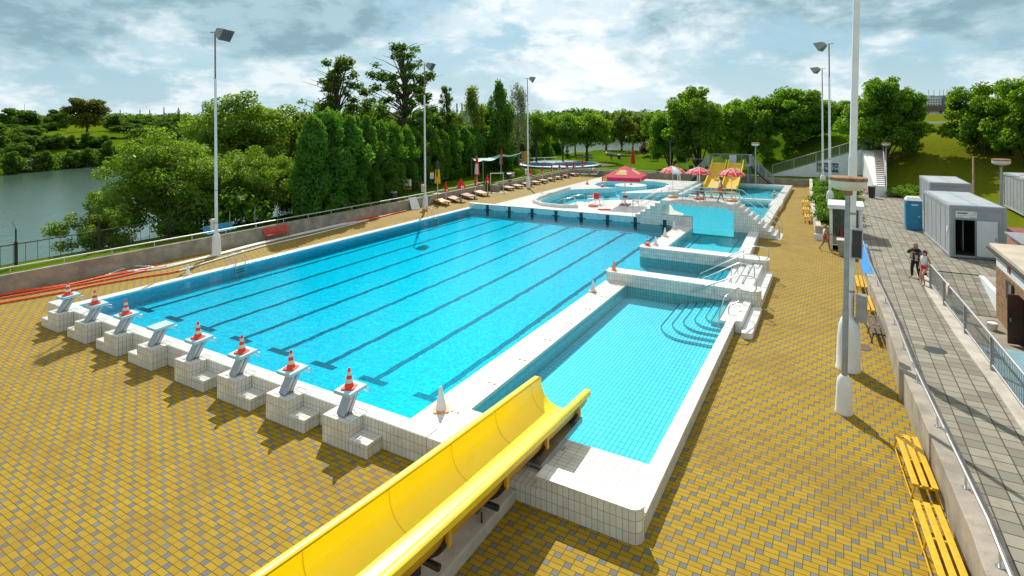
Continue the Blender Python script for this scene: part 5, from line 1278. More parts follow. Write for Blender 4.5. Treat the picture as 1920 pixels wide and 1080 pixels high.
# ------------------------------------------------------------------ left lawn
def big_furled(ma, mb_, h, lab, px, py, cat='parasol'):
    x, y = gnd(px, py, .88); o = thing('furled_market_parasol', (x, y, .88), lab, cat)
    P(MB().lathe([(.05, 0), (.045, h)], (x, y, .88), 8), 'pole', M['cream'], o, uv=False)
    n = 16; lv = [(.04, h), (.16, h - .45), (.24, h - 1.0), (.30, h - 1.7), (.34, h - 2.35), (.27, h - 2.5)]
    for par_, mt, sel in (('canopy', ma, lambda j: True),):
        q = MB()
        for i, (r_, z) in enumerate(lv): q.v += [(x + r_ * (1 if j % 2 else .66) * math.cos(2 * math.pi * j / n), y + r_ * (1 if j % 2 else .66) * math.sin(2 * math.pi * j / n), .88 + z - (.12 if j % 4 == 1 and i > 3 else 0)) for j in range(n)]
        q.f = [(i * n + j, (i + 1) * n + j, (i + 1) * n + (j + 1) % n, i * n + (j + 1) % n) for i in range(len(lv) - 1) for j in range(n)]
        P(q, 'canopy', ma, o, uv=False)
    if mb_:
        q = MB()
        lv3 = [(.045, h + .01), (.168, h - .44), (.246, h - .95)] if ma is M['yellowfab'] else [(.25, h - 1.0), (.308, h - 1.7), (.348, h - 2.36)]
        rng_ = range(16) if ma is M['yellowfab'] else (11, 12, 13, 14)
        for j in rng_:
            q.add([(x + r_ * 1.03 * (1 if jj % 2 else .68) * math.cos(2 * math.pi * jj / n), y + r_ * 1.03 * (1 if jj % 2 else .68) * math.sin(2 * math.pi * jj / n), .88 + z) for r_, z in lv3 for jj in (j, j + 1)], [(0, 2, 3, 1), (2, 4, 5, 3)])
        if ma is M['yellowfab']:
            for j in (12, 13): q.add([(x + r_ * 1.04 * (1 if jj % 2 else .7) * math.cos(2 * math.pi * jj / n), y + r_ * 1.04 * (1 if jj % 2 else .7) * math.sin(2 * math.pi * jj / n), .88 + z) for r_, z in ((.246, h - .95), (.31, h - 1.75)) for jj in (j, j + 1)], [(0, 2, 3, 1)])
        P(q, 'contrast_panel', mb_, o, uv=False)
    P(MB().cbox((x, y, .91), (.9, .9, .06)), 'base', M['concretelight'], o)
big_furled(M['yellowfab'], M['greyfab'], 3.7, 'closed yellow and dark grey market parasol on the lawn behind the wall', 820.5, 363.5)
big_furled(M['red'], M['whitefab'], 3.55, 'tall closed red market parasol with a white stripe, nearer of two on the lawn', 894.5, 343.5)
big_furled(M['red'], M['whitefab'], 3.65, 'closed red market parasol beside the green shade net', 939.7, 323.5)
big_furled(M['red'], None, 3.4, 'closed plain red parasol on the lawn behind the crimson canopy', 1187, 317)
def flat_sign(px, z0, z1, wd_, lab, mt, w_, kind):
    x, y = at_depth(px, w_); o = thing(kind, (x, y, .8), lab, 'sign'); d = (rgt * .8 + fwd * .35).normalized(); nn = Vector((d.y, -d.x, 0))
    a = Vector((x, y, 0)) - d * wd_ / 2; b_ = Vector((x, y, 0)) + d * wd_ / 2
    def bd(a, b_, za, zb, off, mt, nm): P(MB().add([(*(a + nn * off).xy, za), (*(b_ + nn * off).xy, za), (*(b_ + nn * off).xy, zb), (*(a + nn * off).xy, zb), (*(a).xy, za), (*(b_).xy, za), (*(b_).xy, zb), (*(a).xy, zb)], [(0, 1, 2, 3), (7, 6, 5, 4), (0, 4, 5, 1), (1, 5, 6, 2), (2, 6, 7, 3), (3, 7, 4, 0)]), nm, mt, o)
    bd(a, b_, z0, z1, .05, mt, 'board')
    P(MB().tube([(a.x, a.y, .3), (a.x, a.y, z1)], .04, 6).tube([(b_.x, b_.y, .3), (b_.x, b_.y, z0)], .03, 6), 'post', M['darkmetal'], o, uv=False)
    return o, a, b_, bd
w_ = 61.5
o, a, b_, bd = flat_sign(762.5, z_at(354, w_), z_at(334, w_), 1.0, 'red-brown advertising board with white lettering in front of the hedge', M['signbrown'], w_, 'advertising_board')
z0, z1 = z_at(354, w_), z_at(334, w_); hh = z1 - z0
for f0, f1, g0, g1, mt in ((.05, .62, .80, .90, 'whitefab'), (.05, .60, .36, .66, 'whitefab'), (.04, .28, .12, .28, 'goldfab'), (.68, .76, .3, .92, 'whitefab'), (.82, .95, .3, .92, 'whitefab'), (.05, .95, .03, .08, 'goldfab'), (.08, .5, .72, .78, 'darkred')):
    bd(a.lerp(b_, f0), a.lerp(b_, f1), z0 + hh * g0, z0 + hh * g1, .06, M[mt], 'print')
w_ = 66
o, a, b_, bd = flat_sign(809, z_at(334, w_), z_at(322, w_), .45, 'small white notice board with an orange top strip by the hedge', M['white'], w_, 'notice_board'); z0, z1 = z_at(334, w_), z_at(322, w_)
bd(a, b_, z1 - .12, z1, .06, M['goldfab'], 'print')
for k in range(4): bd(a.lerp(b_, .12), a.lerp(b_, .85), z0 + .1 + .12 * k, z0 + .13 + .12 * k, .06, M['lampmetal'], 'print')
# shade net, yellow cylinder, concrete round, kids' pool
sn = thing('shade_net', (-22, 75, .88), 'pale green shade net stretched on poles before the dark hedge', 'shade sail')
cs_ = [(*at_depth(884, 80), z_at(296, 80)), (*at_depth(905, 73), z_at(300, 73)), (*at_depth(938, 79), z_at(292, 79)), (*at_depth(979, 87), z_at(286, 87)), (*at_depth(940, 90), z_at(288, 90))]
ctr = Vector((sum(c[0] for c in cs_) / 5, sum(c[1] for c in cs_) / 5, sum(c[2] for c in cs_) / 5 - .35))
q = MB(); n = 6
for i in range(5):
    a, b_ = Vector(cs_[i]), Vector(cs_[(i + 1) % 5])
    for u_ in range(n):
        for v_ in range(4):
            f = lambda u, v: tuple(a.lerp(b_, u / n).lerp(ctr, v / 4) - Vector((0, 0, .35 * math.sin(math.pi * u / n) * (1 - v / 4))))
            q.quad(f(u_, v_), f(u_ + 1, v_), f(u_ + 1, v_ + 1), f(u_, v_ + 1))
P(q, 'net', M['sail'], sn, uv=False)
for c in cs_: P(MB().tube([(c[0], c[1], .5), (c[0], c[1], c[2] + .05)], .05, 6), 'pole', M['galv'], sn, uv=False)
x, y = gnd(984, 308, .88); o = thing('yellow_cylinder', (x, y, .88), 'upright yellow cylinder at the end of the hedge', 'cylinder')
P(MB().lathe([(.88, 0), (.88, 2.25), (.80, 2.25), (.80, .2)], (x, y, .88), 24), 'shell', M['yellowpaint'], o, smooth=30); P(MB().lathe([(.90, 2.2), (.90, 2.32), (.78, 2.32)], (x, y, .88), 24), 'rim', M['yellowpaint'], o, smooth=30)
x, y = gnd(957, 331, .88); o = thing('concrete_ring', (x, y, .88), 'round concrete well ring with a pale lid on the lawn', 'well')
P(MB().lathe([(.62, 0), (.62, .5), (.55, .5)], (x, y, .88), 24), 'ring', M['concretelight'], o, smooth=30); P(MB().lathe([(.66, .5), (.66, .6), (.02, .63)], (x, y, .88), 24), 'lid', M['white'], o, smooth=30)
kp = thing('paddling_pool', (-12.9, 78, .88), 'round white drained paddling pool with a blue rim on the lawn', 'paddling pool')
P(MB().lathe([(7.4, -.3), (7.4, .30), (7.0, .36), (6.9, .36)], (-12.9, 78, .88), 48), 'rim', M['kidblue'], kp, smooth=40)
P(MB().lathe([(7.38, .3), (7.38, .375), (6.6, .40), (6.5, .2), (5.8, .16), (.02, .2)], (-12.9, 78, .88), 48), 'basin', M['white'], kp, smooth=40)
P(MB().lathe([(1.0, .2), (1.0, .3), (.02, .34)], (-12.0, 79.5, .88), 20), 'island', M['white'], kp)
q = MB(); pts = [(-12.9 + 7.1 * math.cos(R(a)), 78 + 7.1 * math.sin(R(a)), 1.28 + .62) for a in range(120, 215, 6)]; q.tube(pts, .05, 5)
for p in pts[::3]: q.tube([(p[0], p[1], 1.2), p], .04, 5)
P(q, 'railing', M['whiteplastic'], kp, uv=False)
q = MB(); q.add([(-6.2, 79, .90), (-4.0, 83.5, .90), (-7.5, 86.5, .90), (-13, 87.5, .90), (-16, 86, .90), (-13, 85.6, .90), (-9.5, 84.6, .90), (-6.8, 82.0, .90), (-7.0, 80, .90), (-5.9, 74.5, .90), (-4.6, 73.2, .90)], [tuple(range(11))])
tag(q.build('sandy_path', M['sand'], uv=False), kind='structure')
gb = []
for px, py, lab in ((1161, 299, 'black litter bin on the far lawn beside the walking person'), (1296, 322, 'dark litter bin under the pale shower frame left of the twin slides'), (1634.5, 371, 'tall dark bin in front of the white stair building'), (1589, 352, 'dark bin between the junipers and white stair wall'), (747, 388, 'dark green round bin behind the left wall'), (961, 349, 'dark green bin behind the wall by the far sunbeds')):
    z = .92 if px in (1634.5,) else .88
    x, y = gnd(px, py, z)
    if px == 1589: x, y = 31.6, 67.0
    if px == 747: x, y = -9.2, 31.0
    if px == 961: x, y = -8.5, 53.0
    o = thing('litter_bin', (x, y, z), lab, 'bin'); h_ = 1.0 if px != 1634.5 else 1.25
    P(MB().lathe([(.26, 0), (.33, h_ - .12), (.30, h_ - .1)], (x, y, z), 14), 'bin_body', M['bin'], o, smooth=40, uv=False); P(MB().lathe([(.35, h_ - .12), (.36, h_ - .04), (.2, h_)], (x, y, z), 14), 'lid', M['galv'] if px in (747, 961) else M['lampmetal'], o, smooth=40, uv=False)
gb_ = thing('grey_wheelie_bin', (30.05, 30.5, 0), 'pale grey-green bin standing at the booth, partly behind the masts', 'bin')
P(MB().add([(29.8, 30.3, 0), (30.35, 30.3, 0), (30.35, 30.85, 0), (29.8, 30.85, 0), (29.72, 30.2, 1.05), (30.42, 30.2, 1.05), (30.42, 30.92, 1.05), (29.72, 30.92, 1.05)], [(3, 2, 1, 0), (4, 5, 6, 7), (0, 1, 5, 4), (1, 2, 6, 5), (2, 3, 7, 6), (3, 0, 4, 7)]), 'bin_body', M['galv'], gb_, bev=.03); P(MB().box(29.68, 30.46, 30.15, 30.96, 1.05, 1.12), 'lid', M['cream'], gb_, bev=.02)
# glazed booth
kb = thing('glazed_booth', (30, 33.3, 0), 'white framed glazed attendant booth by the wall with coloured things inside', 'booth')
x0, x1, y0, y1, hb = 29.35, 31.1, 32.3, 34.6, 2.85
for x in (x0, x1):
    for y in (y0, y1): P(MB().box(x - .09, x + .09, y - .09, y + .09, 0, hb), 'corner_post', M['white'], kb)
P(MB().box(x0 - .2, x1 + .2, y0 - .25, y1 + .2, hb, hb + .28), 'roof', M['white'], kb, bev=.02)
P(MB().box(x0 + .09, x1 - .09, y0 - .04, y0 + .04, .35, .95).box(x0 - .04, x0 + .04, y0 + .09, y1 - .09, 0, 1.0), 'low_panel', M['galv'], kb); P(MB().box(x0 + .09, x1, y0 - .16, y0 - .10, .36, .44), 'ledge', M['white'], kb)
P(MB().box(x0 - .015, x0 + .015, y0 + .09, y1 - .09, 1.0, hb), 'side_glass', M['glass'], kb); P(MB().box(x0 + .09, x1 - .09, y1 - .02, y1 + .02, .0, hb), 'back_wall', M['greenwall'], kb); P(MB().box(x0 - .02, x1, y0, y1, .3, .34), 'booth_floor', M['galv'], kb)
for dx_, dy_, c, h_, lab in ((.45, .5, 'darkred', 1.2, 'dark red folded parasol leaning in the glazed booth'), (.75, .6, 'red', 1.35, 'red folded parasol leaning in the glazed booth'), (1.0, .7, 'bluewood', 1.1, 'blue roll leaning in the glazed booth'), (1.25, .55, 'darkred', 1.05, 'second dark red bundle at the right in the glazed booth')):
    x, y = x0 + dx_, y0 + dy_; o = thing('bundle', (x, y, .34), lab, 'bundle')
    P(MB().tube([(x, y, .34), (x + .15, y + .1, .34 + h_ * .5), (x + .1, y + .3, .34 + h_)], [.13, .16, .05], 7), 'bundle_body', M[c], o, smooth=60, uv=False)

# ------------------------------------------------------------------ containers and the portable toilet
def container(x0, x1, y0, y1, z0, h, lab, door=False):
    o = thing('site_container', ((x0 + x1) / 2, (y0 + y1) / 2, z0), lab, 'container')
    P(MB().box(x0 + .05, x1 - .05, y0 + (.05 if not door else 1.9), y1 - .05, z0 + .12, z0 + h - .1), 'wall_panel', M['grey'], o)
    if door:
        P(MB().box(x0 + .05, x0 + .12, y0 + .05, y0 + 1.9, z0 + .12, z0 + h - .1).box(x1 - .12, x1 - .05, y0 + .05, y0 + 1.9, z0 + .12, z0 + h - .1), 'wall_panel', M['grey'], o)
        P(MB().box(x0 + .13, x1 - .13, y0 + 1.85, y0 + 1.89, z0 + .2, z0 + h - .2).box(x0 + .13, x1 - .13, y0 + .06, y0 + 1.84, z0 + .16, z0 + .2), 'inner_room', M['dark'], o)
        P(MB().box(x0 + 1.05 - .25, x0 + 1.05 - .2, y0 + .9, y0 + 1.8, z0 + .2, z0 + 2.3), 'inner_partition', M['galv'], o)
        dx0, dx1, dh = x0 + .28, x0 + 1.18, z0 + 2.18
        P(MB().box(x0 + .05, dx0, y0 + .03, y0 + .07, z0 + .12, z0 + h - .1).box(dx1, x1 - .05, y0 + .03, y0 + .07, z0 + .12, z0 + h - .1).box(dx0, dx1, y0 + .03, y0 + .07, dh, z0 + h - .1), 'front_panel', M['grey'], o)
        P(MB().box(dx0 - .05, dx0, y0 + .0, y0 + .03, z0 + .12, dh + .05).box(dx1, dx1 + .05, y0, y0 + .03, z0 + .12, dh + .05).box(dx0, dx1, y0, y0 + .03, dh, dh + .05), 'door_frame', M['greydark'], o)
        d = P(MB().box(dx1 + .06, dx1 + .98, y0 - .09, y0 - .04, z0 + .16, dh), 'door', M['plaster'], o); P(MB().box(dx1 + .88, dx1 + .92, y0 - .13, y0 - .09, z0 + 1.1, z0 + 1.28), 'handle', M['steel'], d)
        s_ = P(MB().box(dx0 + .02, dx0 + .98, y0 - .02, y0 + .025, dh + .12, dh + .5), 'name_plate', M['white'], o)
        P(MB().box(dx0 + .09, dx0 + .56, y0 - .028, y0 - .02, dh + .36, dh + .43), 'print', M['signblue'], s_)
        P(MB().box(dx0 + .09, dx0 + .5, y0 - .026, y0 - .02, dh + .25, dh + .27).box(dx0 + .09, dx0 + .38, y0 - .026, y0 - .02, dh + .15, dh + .18).box(dx0 + .65, dx0 + .92, y0 - .026, y0 - .02, dh + .3, dh + .32).box(dx0 + .65, dx0 + .92, y0 - .026, y0 - .02, dh + .15, dh + .18).box(dx0 + .84, dx0 + .93, y0 - .026, y0 - .02, dh + .40, dh + .44), 'print', M['lampmetal'], s_)
        P(MB().box(x0 + .02, x0 + .045, y0 + .55, y0 + .80, z0 + 1.35, z0 + 1.65), 'paper_notice', M['white'], o)
        n = 6
        for k in range(1, n): P(MB().box(x0 + .035, x0 + .05, y0 + (y1 - y0) * k / n - .012, y0 + (y1 - y0) * k / n + .012, z0 + .2, z0 + h - .3), 'panel_seam', M['greydark'], o)
    else:
        q = MB()
        for k in range(1, 6): q.box(x0 + .035, x0 + .05, y0 + (y1 - y0) * k / 6 - .012, y0 + (y1 - y0) * k / 6 + .012, z0 + .2, z0 + h - .3)
        P(q, 'panel_seam', M['greydark'], o)
    fr = MB()
    for x in (x0, x1 - .16):
        for y in (y0, y1 - .16): fr.box(x, x + .16, y, y + .16, z0, z0 + h)
    for x in (x0 + .01, x1 - .15):
        fr.box(x, x + .14, y0 + .16, y1 - .16, z0 + .01, z0 + .13); fr.box(x, x + .14, y0 + .16, y1 - .16, z0 + h - .22, z0 + h - .01)
    for y in (y0 + .01, y1 - .15):
        fr.box(x0 + .16, x1 - .16, y, y + .14, z0 + .01, z0 + .13); fr.box(x0 + .16, x1 - .16, y, y + .14, z0 + h - .22, z0 + h - .01)
    P(fr, 'frame', M['grey'], o, bev=.01)
    P(MB().box(x0 + .12, x1 - .12, y0 + .12, y1 - .12, z0 + h - .03, z0 + h + .015), 'roof', M['roofgrey'], o)
    P(MB().box(x0 + .1, x0 + .12, y0 + .1, y1 - .1, z0 + h - .008, z0 + h + .03).box(x1 - .12, x1 - .1, y0 + .1, y1 - .1, z0 + h - .008, z0 + h + .03).box((x0 + x1) / 2 - .02, (x0 + x1) / 2 + .02, y0 + .14, y1 - .14, z0 + h + .015, z0 + h + .03), 'roof_edge', M['greydark'], o)
    return o
ct1 = container(35.12, 37.7, 28.9, 36.2, .96, 3.0, 'grey site container with an open doorway and white door at the walkway', True)
ct1.rotation_euler = (0, 0, R(3.2))
container(36.0, 38.6, 42.3, 48.4, .96, 3.0, 'grey site container standing behind the one with the open doorway')
container(42.6, 45.2, 47.0, 53.2, 1.1, 3.0, 'grey site container at the far right beside the lawn')
pt = thing('portable_toilet', (34.5, 38.0, .92), 'bright blue portable toilet with a white roof beside the grey container', 'toilet')
x0, x1, y0, y1 = 34.05, 35.0, 37.3, 38.5
P(MB().box(x0, x1, y0, y1, .92, 3.05), 'cabin', M['toilet'], pt, bev=.03); P(MB().add([(x0 - .04, y0 - .04, 3.05), (x1 + .04, y0 - .04, 3.05), (x1 + .04, y1 + .04, 3.05), (x0 - .04, y1 + .04, 3.05), (x0 + .1, y0 + .2, 3.28), (x1 - .1, y0 + .2, 3.28), (x1 - .1, y1 - .2, 3.28), (x0 + .1, y1 - .2, 3.28)], [(3, 2, 1, 0), (4, 5, 6, 7), (0, 1, 5, 4), (1, 2, 6, 5), (2, 3, 7, 6), (3, 0, 4, 7)]), 'roof', M['whiteplastic'], pt)
d = P(MB().box(x0 + .1, x1 - .1, y0 - .03, y0 - .001, 1.0, 2.9), 'door', M['toilet'], pt, bev=.01); P(MB().box(x0 + .7, x0 + .8, y0 - .06, y0 - .03, 1.9, 1.95), 'handle', M['white'], d); P(MB().box(x0 + .3, x0 + .7, y0 - .036, y0 - .03, 2.72, 2.8), 'print', M['white'], d)
P(MB().box(x0 - .03, x0 - .001, y0 + .15, y1 - .15, 1.1, 2.85), 'side_panel', M['toilet'], pt, bev=.02)
q = thing('bucket', (35.3, 18.9, 0), 'white upturned plastic bucket on the ground by the slatted wall', 'bucket')
P(MB().lathe([(.17, 0), (.21, .3), (.19, .3)], (35.35, 18.9, 0.0), 16), 'bucket_body', M['whiteplastic'], q, smooth=40, uv=False); P(MB().tube([(35.35 + .21 * math.cos(R(a)), 18.9 - .06 + .0 * a, .3 + .12 * math.sin(R(a))) for a in range(0, 181, 20)], .012, 5), 'handle', M['bin'], q, uv=False)
q = thing('towel', (33.75, 17.0, 2.1), 'pale towel hung over the baluster railing', 'towel')
x = rpt(17.2)
c = MB()
for i, (dx_, z) in enumerate(((-.06, 1.62), (-.055, 1.85), (-.05, 2.1), (0, 2.14), (.05, 2.1), (.055, 1.9), (.06, 1.75))):
    for j in range(5): c.v.append((x + dx_ + .012 * math.sin(j * 2 + i), 17.0 + .42 * j / 4, z - .03 * math.sin(j * 1.7)))
c.f = [(i * 5 + j, i * 5 + j + 1, (i + 1) * 5 + j + 1, (i + 1) * 5 + j) for i in range(6) for j in range(4)]
o = P(c, 'cloth', M['beigefab'], q, smooth=80, uv=False); o.modifiers.new('thick', 'SOLIDIFY').thickness = .015

# ------------------------------------------------------------------ fences by the lake
fe = thing('lake_fence', (-14.6, 6, 0), 'dark rusty railing with tall posts between the wall and the lake', 'fence')
fx = lambda y: -14.5 - .03 * y
for z, r_ in ((1.55, .035), (.35, .02)): P(MB().tube([(fx(y), y, z) for y in range(-6, 23, 4)], r_, 6), 'rail', M['rustrail'], fe, uv=False)
q = MB(); y = -5.6
while y < 22: q.box(fx(y) - .01, fx(y) + .01, y - .01, y + .01, .35, 1.55); y += .62
P(q, 'bars', M['rustrail'], fe, uv=False)
for y in (-2.5, 2.6, 7.2, 12, 16.5, 21): P(MB().box(fx(y) - .07, fx(y) + .07, y - .07, y + .07, -.3, 1.7).box(fx(y) - .035, fx(y) + .035, y - .035, y + .035, 1.7, 2.5).tube([(fx(y), y, 2.5), (fx(y) - .25, y - .1, 2.95)], .015, 4), 'post', M['rustrail'], fe, uv=False)
mf = thing('mesh_fence', (-11.5, 35, .8), 'wire mesh fence on thin grey posts in front of the dark hedge', 'fence')
pa, pb = Vector((-10.3, 14, 0)), Vector((-20.5, 72, 0)); n = 24; prev = None
q = MB()
for k in range(n + 1):
    p = pa.lerp(pb, k / n); z = hgt(p.x, p.y); P(MB().tube([(p.x, p.y, z - .1), (p.x, p.y, z + 2.1)], .03, 5), 'post', M['galv'], mf, uv=False)
    if prev is not None:
        for zz in (.2, .7, 1.2, 1.65, 2.05): q.tube([(prev.x, prev.y, prev.z + zz), (p.x, p.y, z + zz)], .006, 3, False)
    prev = Vector((p.x, p.y, z))
P(q, 'wire', M['rustrail'], mf, uv=False)
# steps with rails far back by the lake, low timber edge
for (xa, ya), (xb, yb), lab in (((-14, 112), (-7, 126), 'pale railing of the far steps left of the mound'), ((-3, 128), (4, 136), 'pale railing of the far steps climbing the mound')):
    o = thing('step_railing', (xa, ya, hgt(xa, ya)), lab, 'railing'); railing(o, (xa, ya, hgt(xa, ya)), (xb, yb, hgt(xb, yb) + 1.2), 1.3, 5, 0, M['concretelight'])
te = thing('timber_edging', (-8, 104, .9), 'low curved timber edge round the far grassy mound', 'edging')
P(MB().prism(strip([(-17, 112), (-15, 107), (-11, 103.5), (-6, 102), (0, 101)], .3), .4, 1.5), 'edge_body', M['slatwood'], te)
# ------------------------------------------------------------------ foliage
def leaf_mesh(name, pos, nrm, size, rng, mat_, aspect=.62, droop=None):
    n = len(pos)
    a = np.cross(nrm, rng.normal(size=(n, 3)))
    if droop is not None: a = a * (1 - droop) + np.array([0, 0, -1.0]) * droop * np.linalg.norm(a, axis=1, keepdims=True)
    a /= np.linalg.norm(a, axis=1, keepdims=True) + 1e-9
    b = np.cross(nrm, a); b /= np.linalg.norm(b, axis=1, keepdims=True) + 1e-9
    s = (size * rng.uniform(.55, 1.35, n))[:, None]
    v = np.stack([pos - a * s, pos + b * s * aspect + nrm * s * .12, pos + a * s, pos - b * s * aspect + nrm * s * .12], 1).reshape(-1, 3)
    me = bpy.data.meshes.new(name)
    me.vertices.add(n * 4); me.vertices.foreach_set('co', v.astype(np.float32).ravel())
    me.loops.add(n * 4); me.loops.foreach_set('vertex_index', np.arange(n * 4, dtype=np.int32))
    me.polygons.add(n); me.polygons.foreach_set('loop_start', np.arange(0, n * 4, 4, dtype=np.int32)); me.polygons.foreach_set('loop_total', np.full(n, 4, np.int32))
    me.update(calc_edges=True); me.materials.append(mat_)
    return me
def sphere_pts(rng, n):
    v = rng.normal(size=(n, 3)); return v / np.linalg.norm(v, axis=1, keepdims=True)
def clumps(rng, k, rx, rz, cz, rmin, rmax, low=-.75, bias=.45):
    d = sphere_pts(rng, k); d[:, 2] = np.where(d[:, 2] < low, -d[:, 2] * .5, d[:, 2])
    f = rng.uniform(0, 1, k) ** bias
    c = d * f[:, None] * np.array([rx, rx, rz]) * (1 - .0) + np.array([0, 0, cz]); r_ = rng.uniform(rmin, rmax, k)
    return c, r_
def fill(rng, c, r_, n, flat=.8, shell=.4):
    wgt = r_ ** 2; i = rng.choice(len(c), n, p=wgt / wgt.sum()); d = sphere_pts(rng, n)
    f = rng.uniform(0, 1, n) ** shell
    p = c[i] + d * (r_[i] * f)[:, None] * np.array([1, 1, flat])
    nn = d * .55 + sphere_pts(rng, n) * .7 + np.array([0, 0, .35]); nn /= np.linalg.norm(nn, axis=1, keepdims=True)
    return p, nn
def obj_of(name, me, par):
    o = bpy.data.objects.new(name, me); COL.objects.link(o); o.parent = par; return o
def limbs(par, c, r_, base_h, tr, mat_, rng, k=9, h=None):
    q = MB(); top = h or float(np.median(c[:, 2]))
    pts = [(0, 0, -.4), (0.03 * tr, 0, base_h * .5), (rng.uniform(-.1, .1), rng.uniform(-.1, .1), base_h), (rng.uniform(-.3, .3), rng.uniform(-.3, .3), top)]
    q.tube(pts, [tr * 1.25, tr, tr * .85, tr * .3], 8)
    for i in rng.choice(len(c), min(k, len(c)), replace=False):
        s_ = Vector((0, 0, base_h * rng.uniform(.8, 1.25))); e = Vector(c[i]); mid = s_.lerp(e, .5) + Vector((0, 0, .12 * (e - s_).length))
        q.tube([s_, mid, e], [tr * .42, tr * .26, tr * .08], 5)
    return P(q, 'trunk', mat_, par, smooth=60, uv=False)
def broad(seed, mat_, H=10, rx=4.2, k=44, n=9500, size=.30, cat='tree', name='broadleaf_tree', base=.22, rr=(.22, .36), barkm='bark', flat=.8, low=-.7, kl=9):
    rng = np.random.default_rng(seed); rz = H * (1 - base) / 2; cz = H * base + rz
    c, r_ = clumps(rng, k, rx * .82, rz * .86, cz, rr[0] * rx, rr[1] * rx, low)
    p, nn = fill(rng, c, r_, n, flat)
    r0 = thing(name, (0, 0, 0), '', cat)
    obj_of('crown', leaf_mesh('crown', p, nn, size, rng, mat_), r0)
    limbs(r0, c, r_, H * base * 1.15, H * .024, M[barkm], rng, kl, h=H * .75)
    return Proto(r0)
def thuja(seed, H=7, rx=1.4, n=12500):
    rng = np.random.default_rng(seed); k = 60
    z = rng.uniform(.03, 1, k) ** .9; rad = np.where(z < .55, 1.0, 1 - ((z - .55) / .45) ** 1.6 * .95) * rx
    th = rng.uniform(0, 2 * math.pi, k); f = rng.uniform(.35, .85, k)
    c = np.stack([np.cos(th) * rad * f, np.sin(th) * rad * f, z * H * .93], 1); r_ = rng.uniform(.28, .5, k) * rx * (1 - .45 * z)
    wgt = r_ ** 2; i = rng.choice(k, n, p=wgt / wgt.sum()); d = sphere_pts(rng, n)
    p = c[i] + d * (r_[i] * rng.uniform(0, 1, n) ** .4)[:, None] * np.array([1, 1, 1.9])
    p[:, 2] = np.maximum(p[:, 2], .05)
    nn = d * np.array([1, 1, .2]) + sphere_pts(rng, n) * .6; nn /= np.linalg.norm(nn, axis=1, keepdims=True)
    r0 = thing('hedge_tree', (0, 0, 0), '', 'tree', 'tall dark conifers of the hedge')
    obj_of('crown', leaf_mesh('crown', p, nn, .12, rng, L['thuja'], .5, .5), r0)
    P(MB().tube([(0, 0, -.4), (0.02, 0, H * .3), (0, 0, H * .8)], [.12, .1, .03], 6), 'trunk', M['bark'], r0, uv=False)
    return Proto(r0)
def sparse(seed, H=13, rx=3.6, k=120, n=9500, size=.13):
    rng = np.random.default_rng(seed)
    t_ = rng.uniform(.25, 1, k) ** .85; th = rng.uniform(0, 2 * math.pi, k) + t_ * 9; rad = rx * (1.25 - 1.0 * t_ ** 1.8) * rng.uniform(.15, 1.1, k)
    c = np.stack([np.cos(th) * rad, np.sin(th) * rad, t_ * H + rng.uniform(-.2, .5, k)], 1); r_ = rng.uniform(.16, .46, k) * (1.2 - .45 * t_)
    p, nn = fill(rng, c, r_, n, .75, .6); p += rng.normal(size=(n, 3)) * .13
    r0 = thing('sparse_tree', (0, 0, 0), '', 'tree'); obj_of('crown', leaf_mesh('crown', p, nn, size, rng, L['sparse']), r0)
    q = MB(); q.tube([(0, 0, -.4), (.1, 0, H * .35), (-.05, .1, H * .7), (.05, 0, H * 1.02)], [.22, .17, .09, .02], 7)
    for i in range(k):
        s_ = Vector((0, 0, c[i][2] * .80)); e = Vector(c[i]); q.tube([s_, s_.lerp(e, .5) + Vector((0, 0, .15)), e], [.07, .04, .015], 4)
    for i in range(26):          # bare twigs
        a = rng.uniform(0, 6.28); z = rng.uniform(.45, .98) * H; ln = rx * (1.25 - .8 * z / H) * rng.uniform(.7, 1.2)
        e = Vector((math.cos(a) * ln, math.sin(a) * ln, z + ln * .45)); s_ = Vector((0, 0, z)); q.tube([s_, s_.lerp(e, .6) + Vector((0, 0, .1)), e], [.05, .025, .01], 4)
    P(q, 'trunk', M['bark'], r0, uv=False); return Proto(r0)
def weeping(seed, H=12, rx=2.6, n=5200, mat_=None, size=.16):
    rng = np.random.default_rng(seed); k = 70; t_ = rng.uniform(.35, 1, k); th = rng.uniform(0, 6.28, k); rad = rx * np.sqrt(np.clip(1.12 - t_, 0, 1)) * rng.uniform(.35, 1.1, k)
    c = np.stack([np.cos(th) * rad, np.sin(th) * rad, t_ * H], 1)
    i = rng.integers(0, k, n); dr = rng.uniform(0, 1, n) ** 1.2 * 2.4
    p = c[i] + rng.normal(size=(n, 3)) * .22; p[:, 2] -= dr; p[:, :2] *= (1 + dr * .05)[:, None]
    nn = sphere_pts(rng, n)
    r0 = thing('birch_tree', (0, 0, 0), '', 'tree'); obj_of('crown', leaf_mesh('crown', p, nn, size, rng, mat_ or L['birch'], .5, .5), r0)
    q = MB(); q.tube([(0, 0, -.4), (.1, 0, H * .4), (0, .1, H * .95)], [.2, .13, .02], 7)
    for j in range(0, k, 2): s_ = Vector((0, 0, c[j][2] * .9)); q.tube([s_, Vector(c[j])], [.05, .012], 4)
    P(q, 'trunk', M['trunkgrey'], r0, uv=False); return Proto(r0)
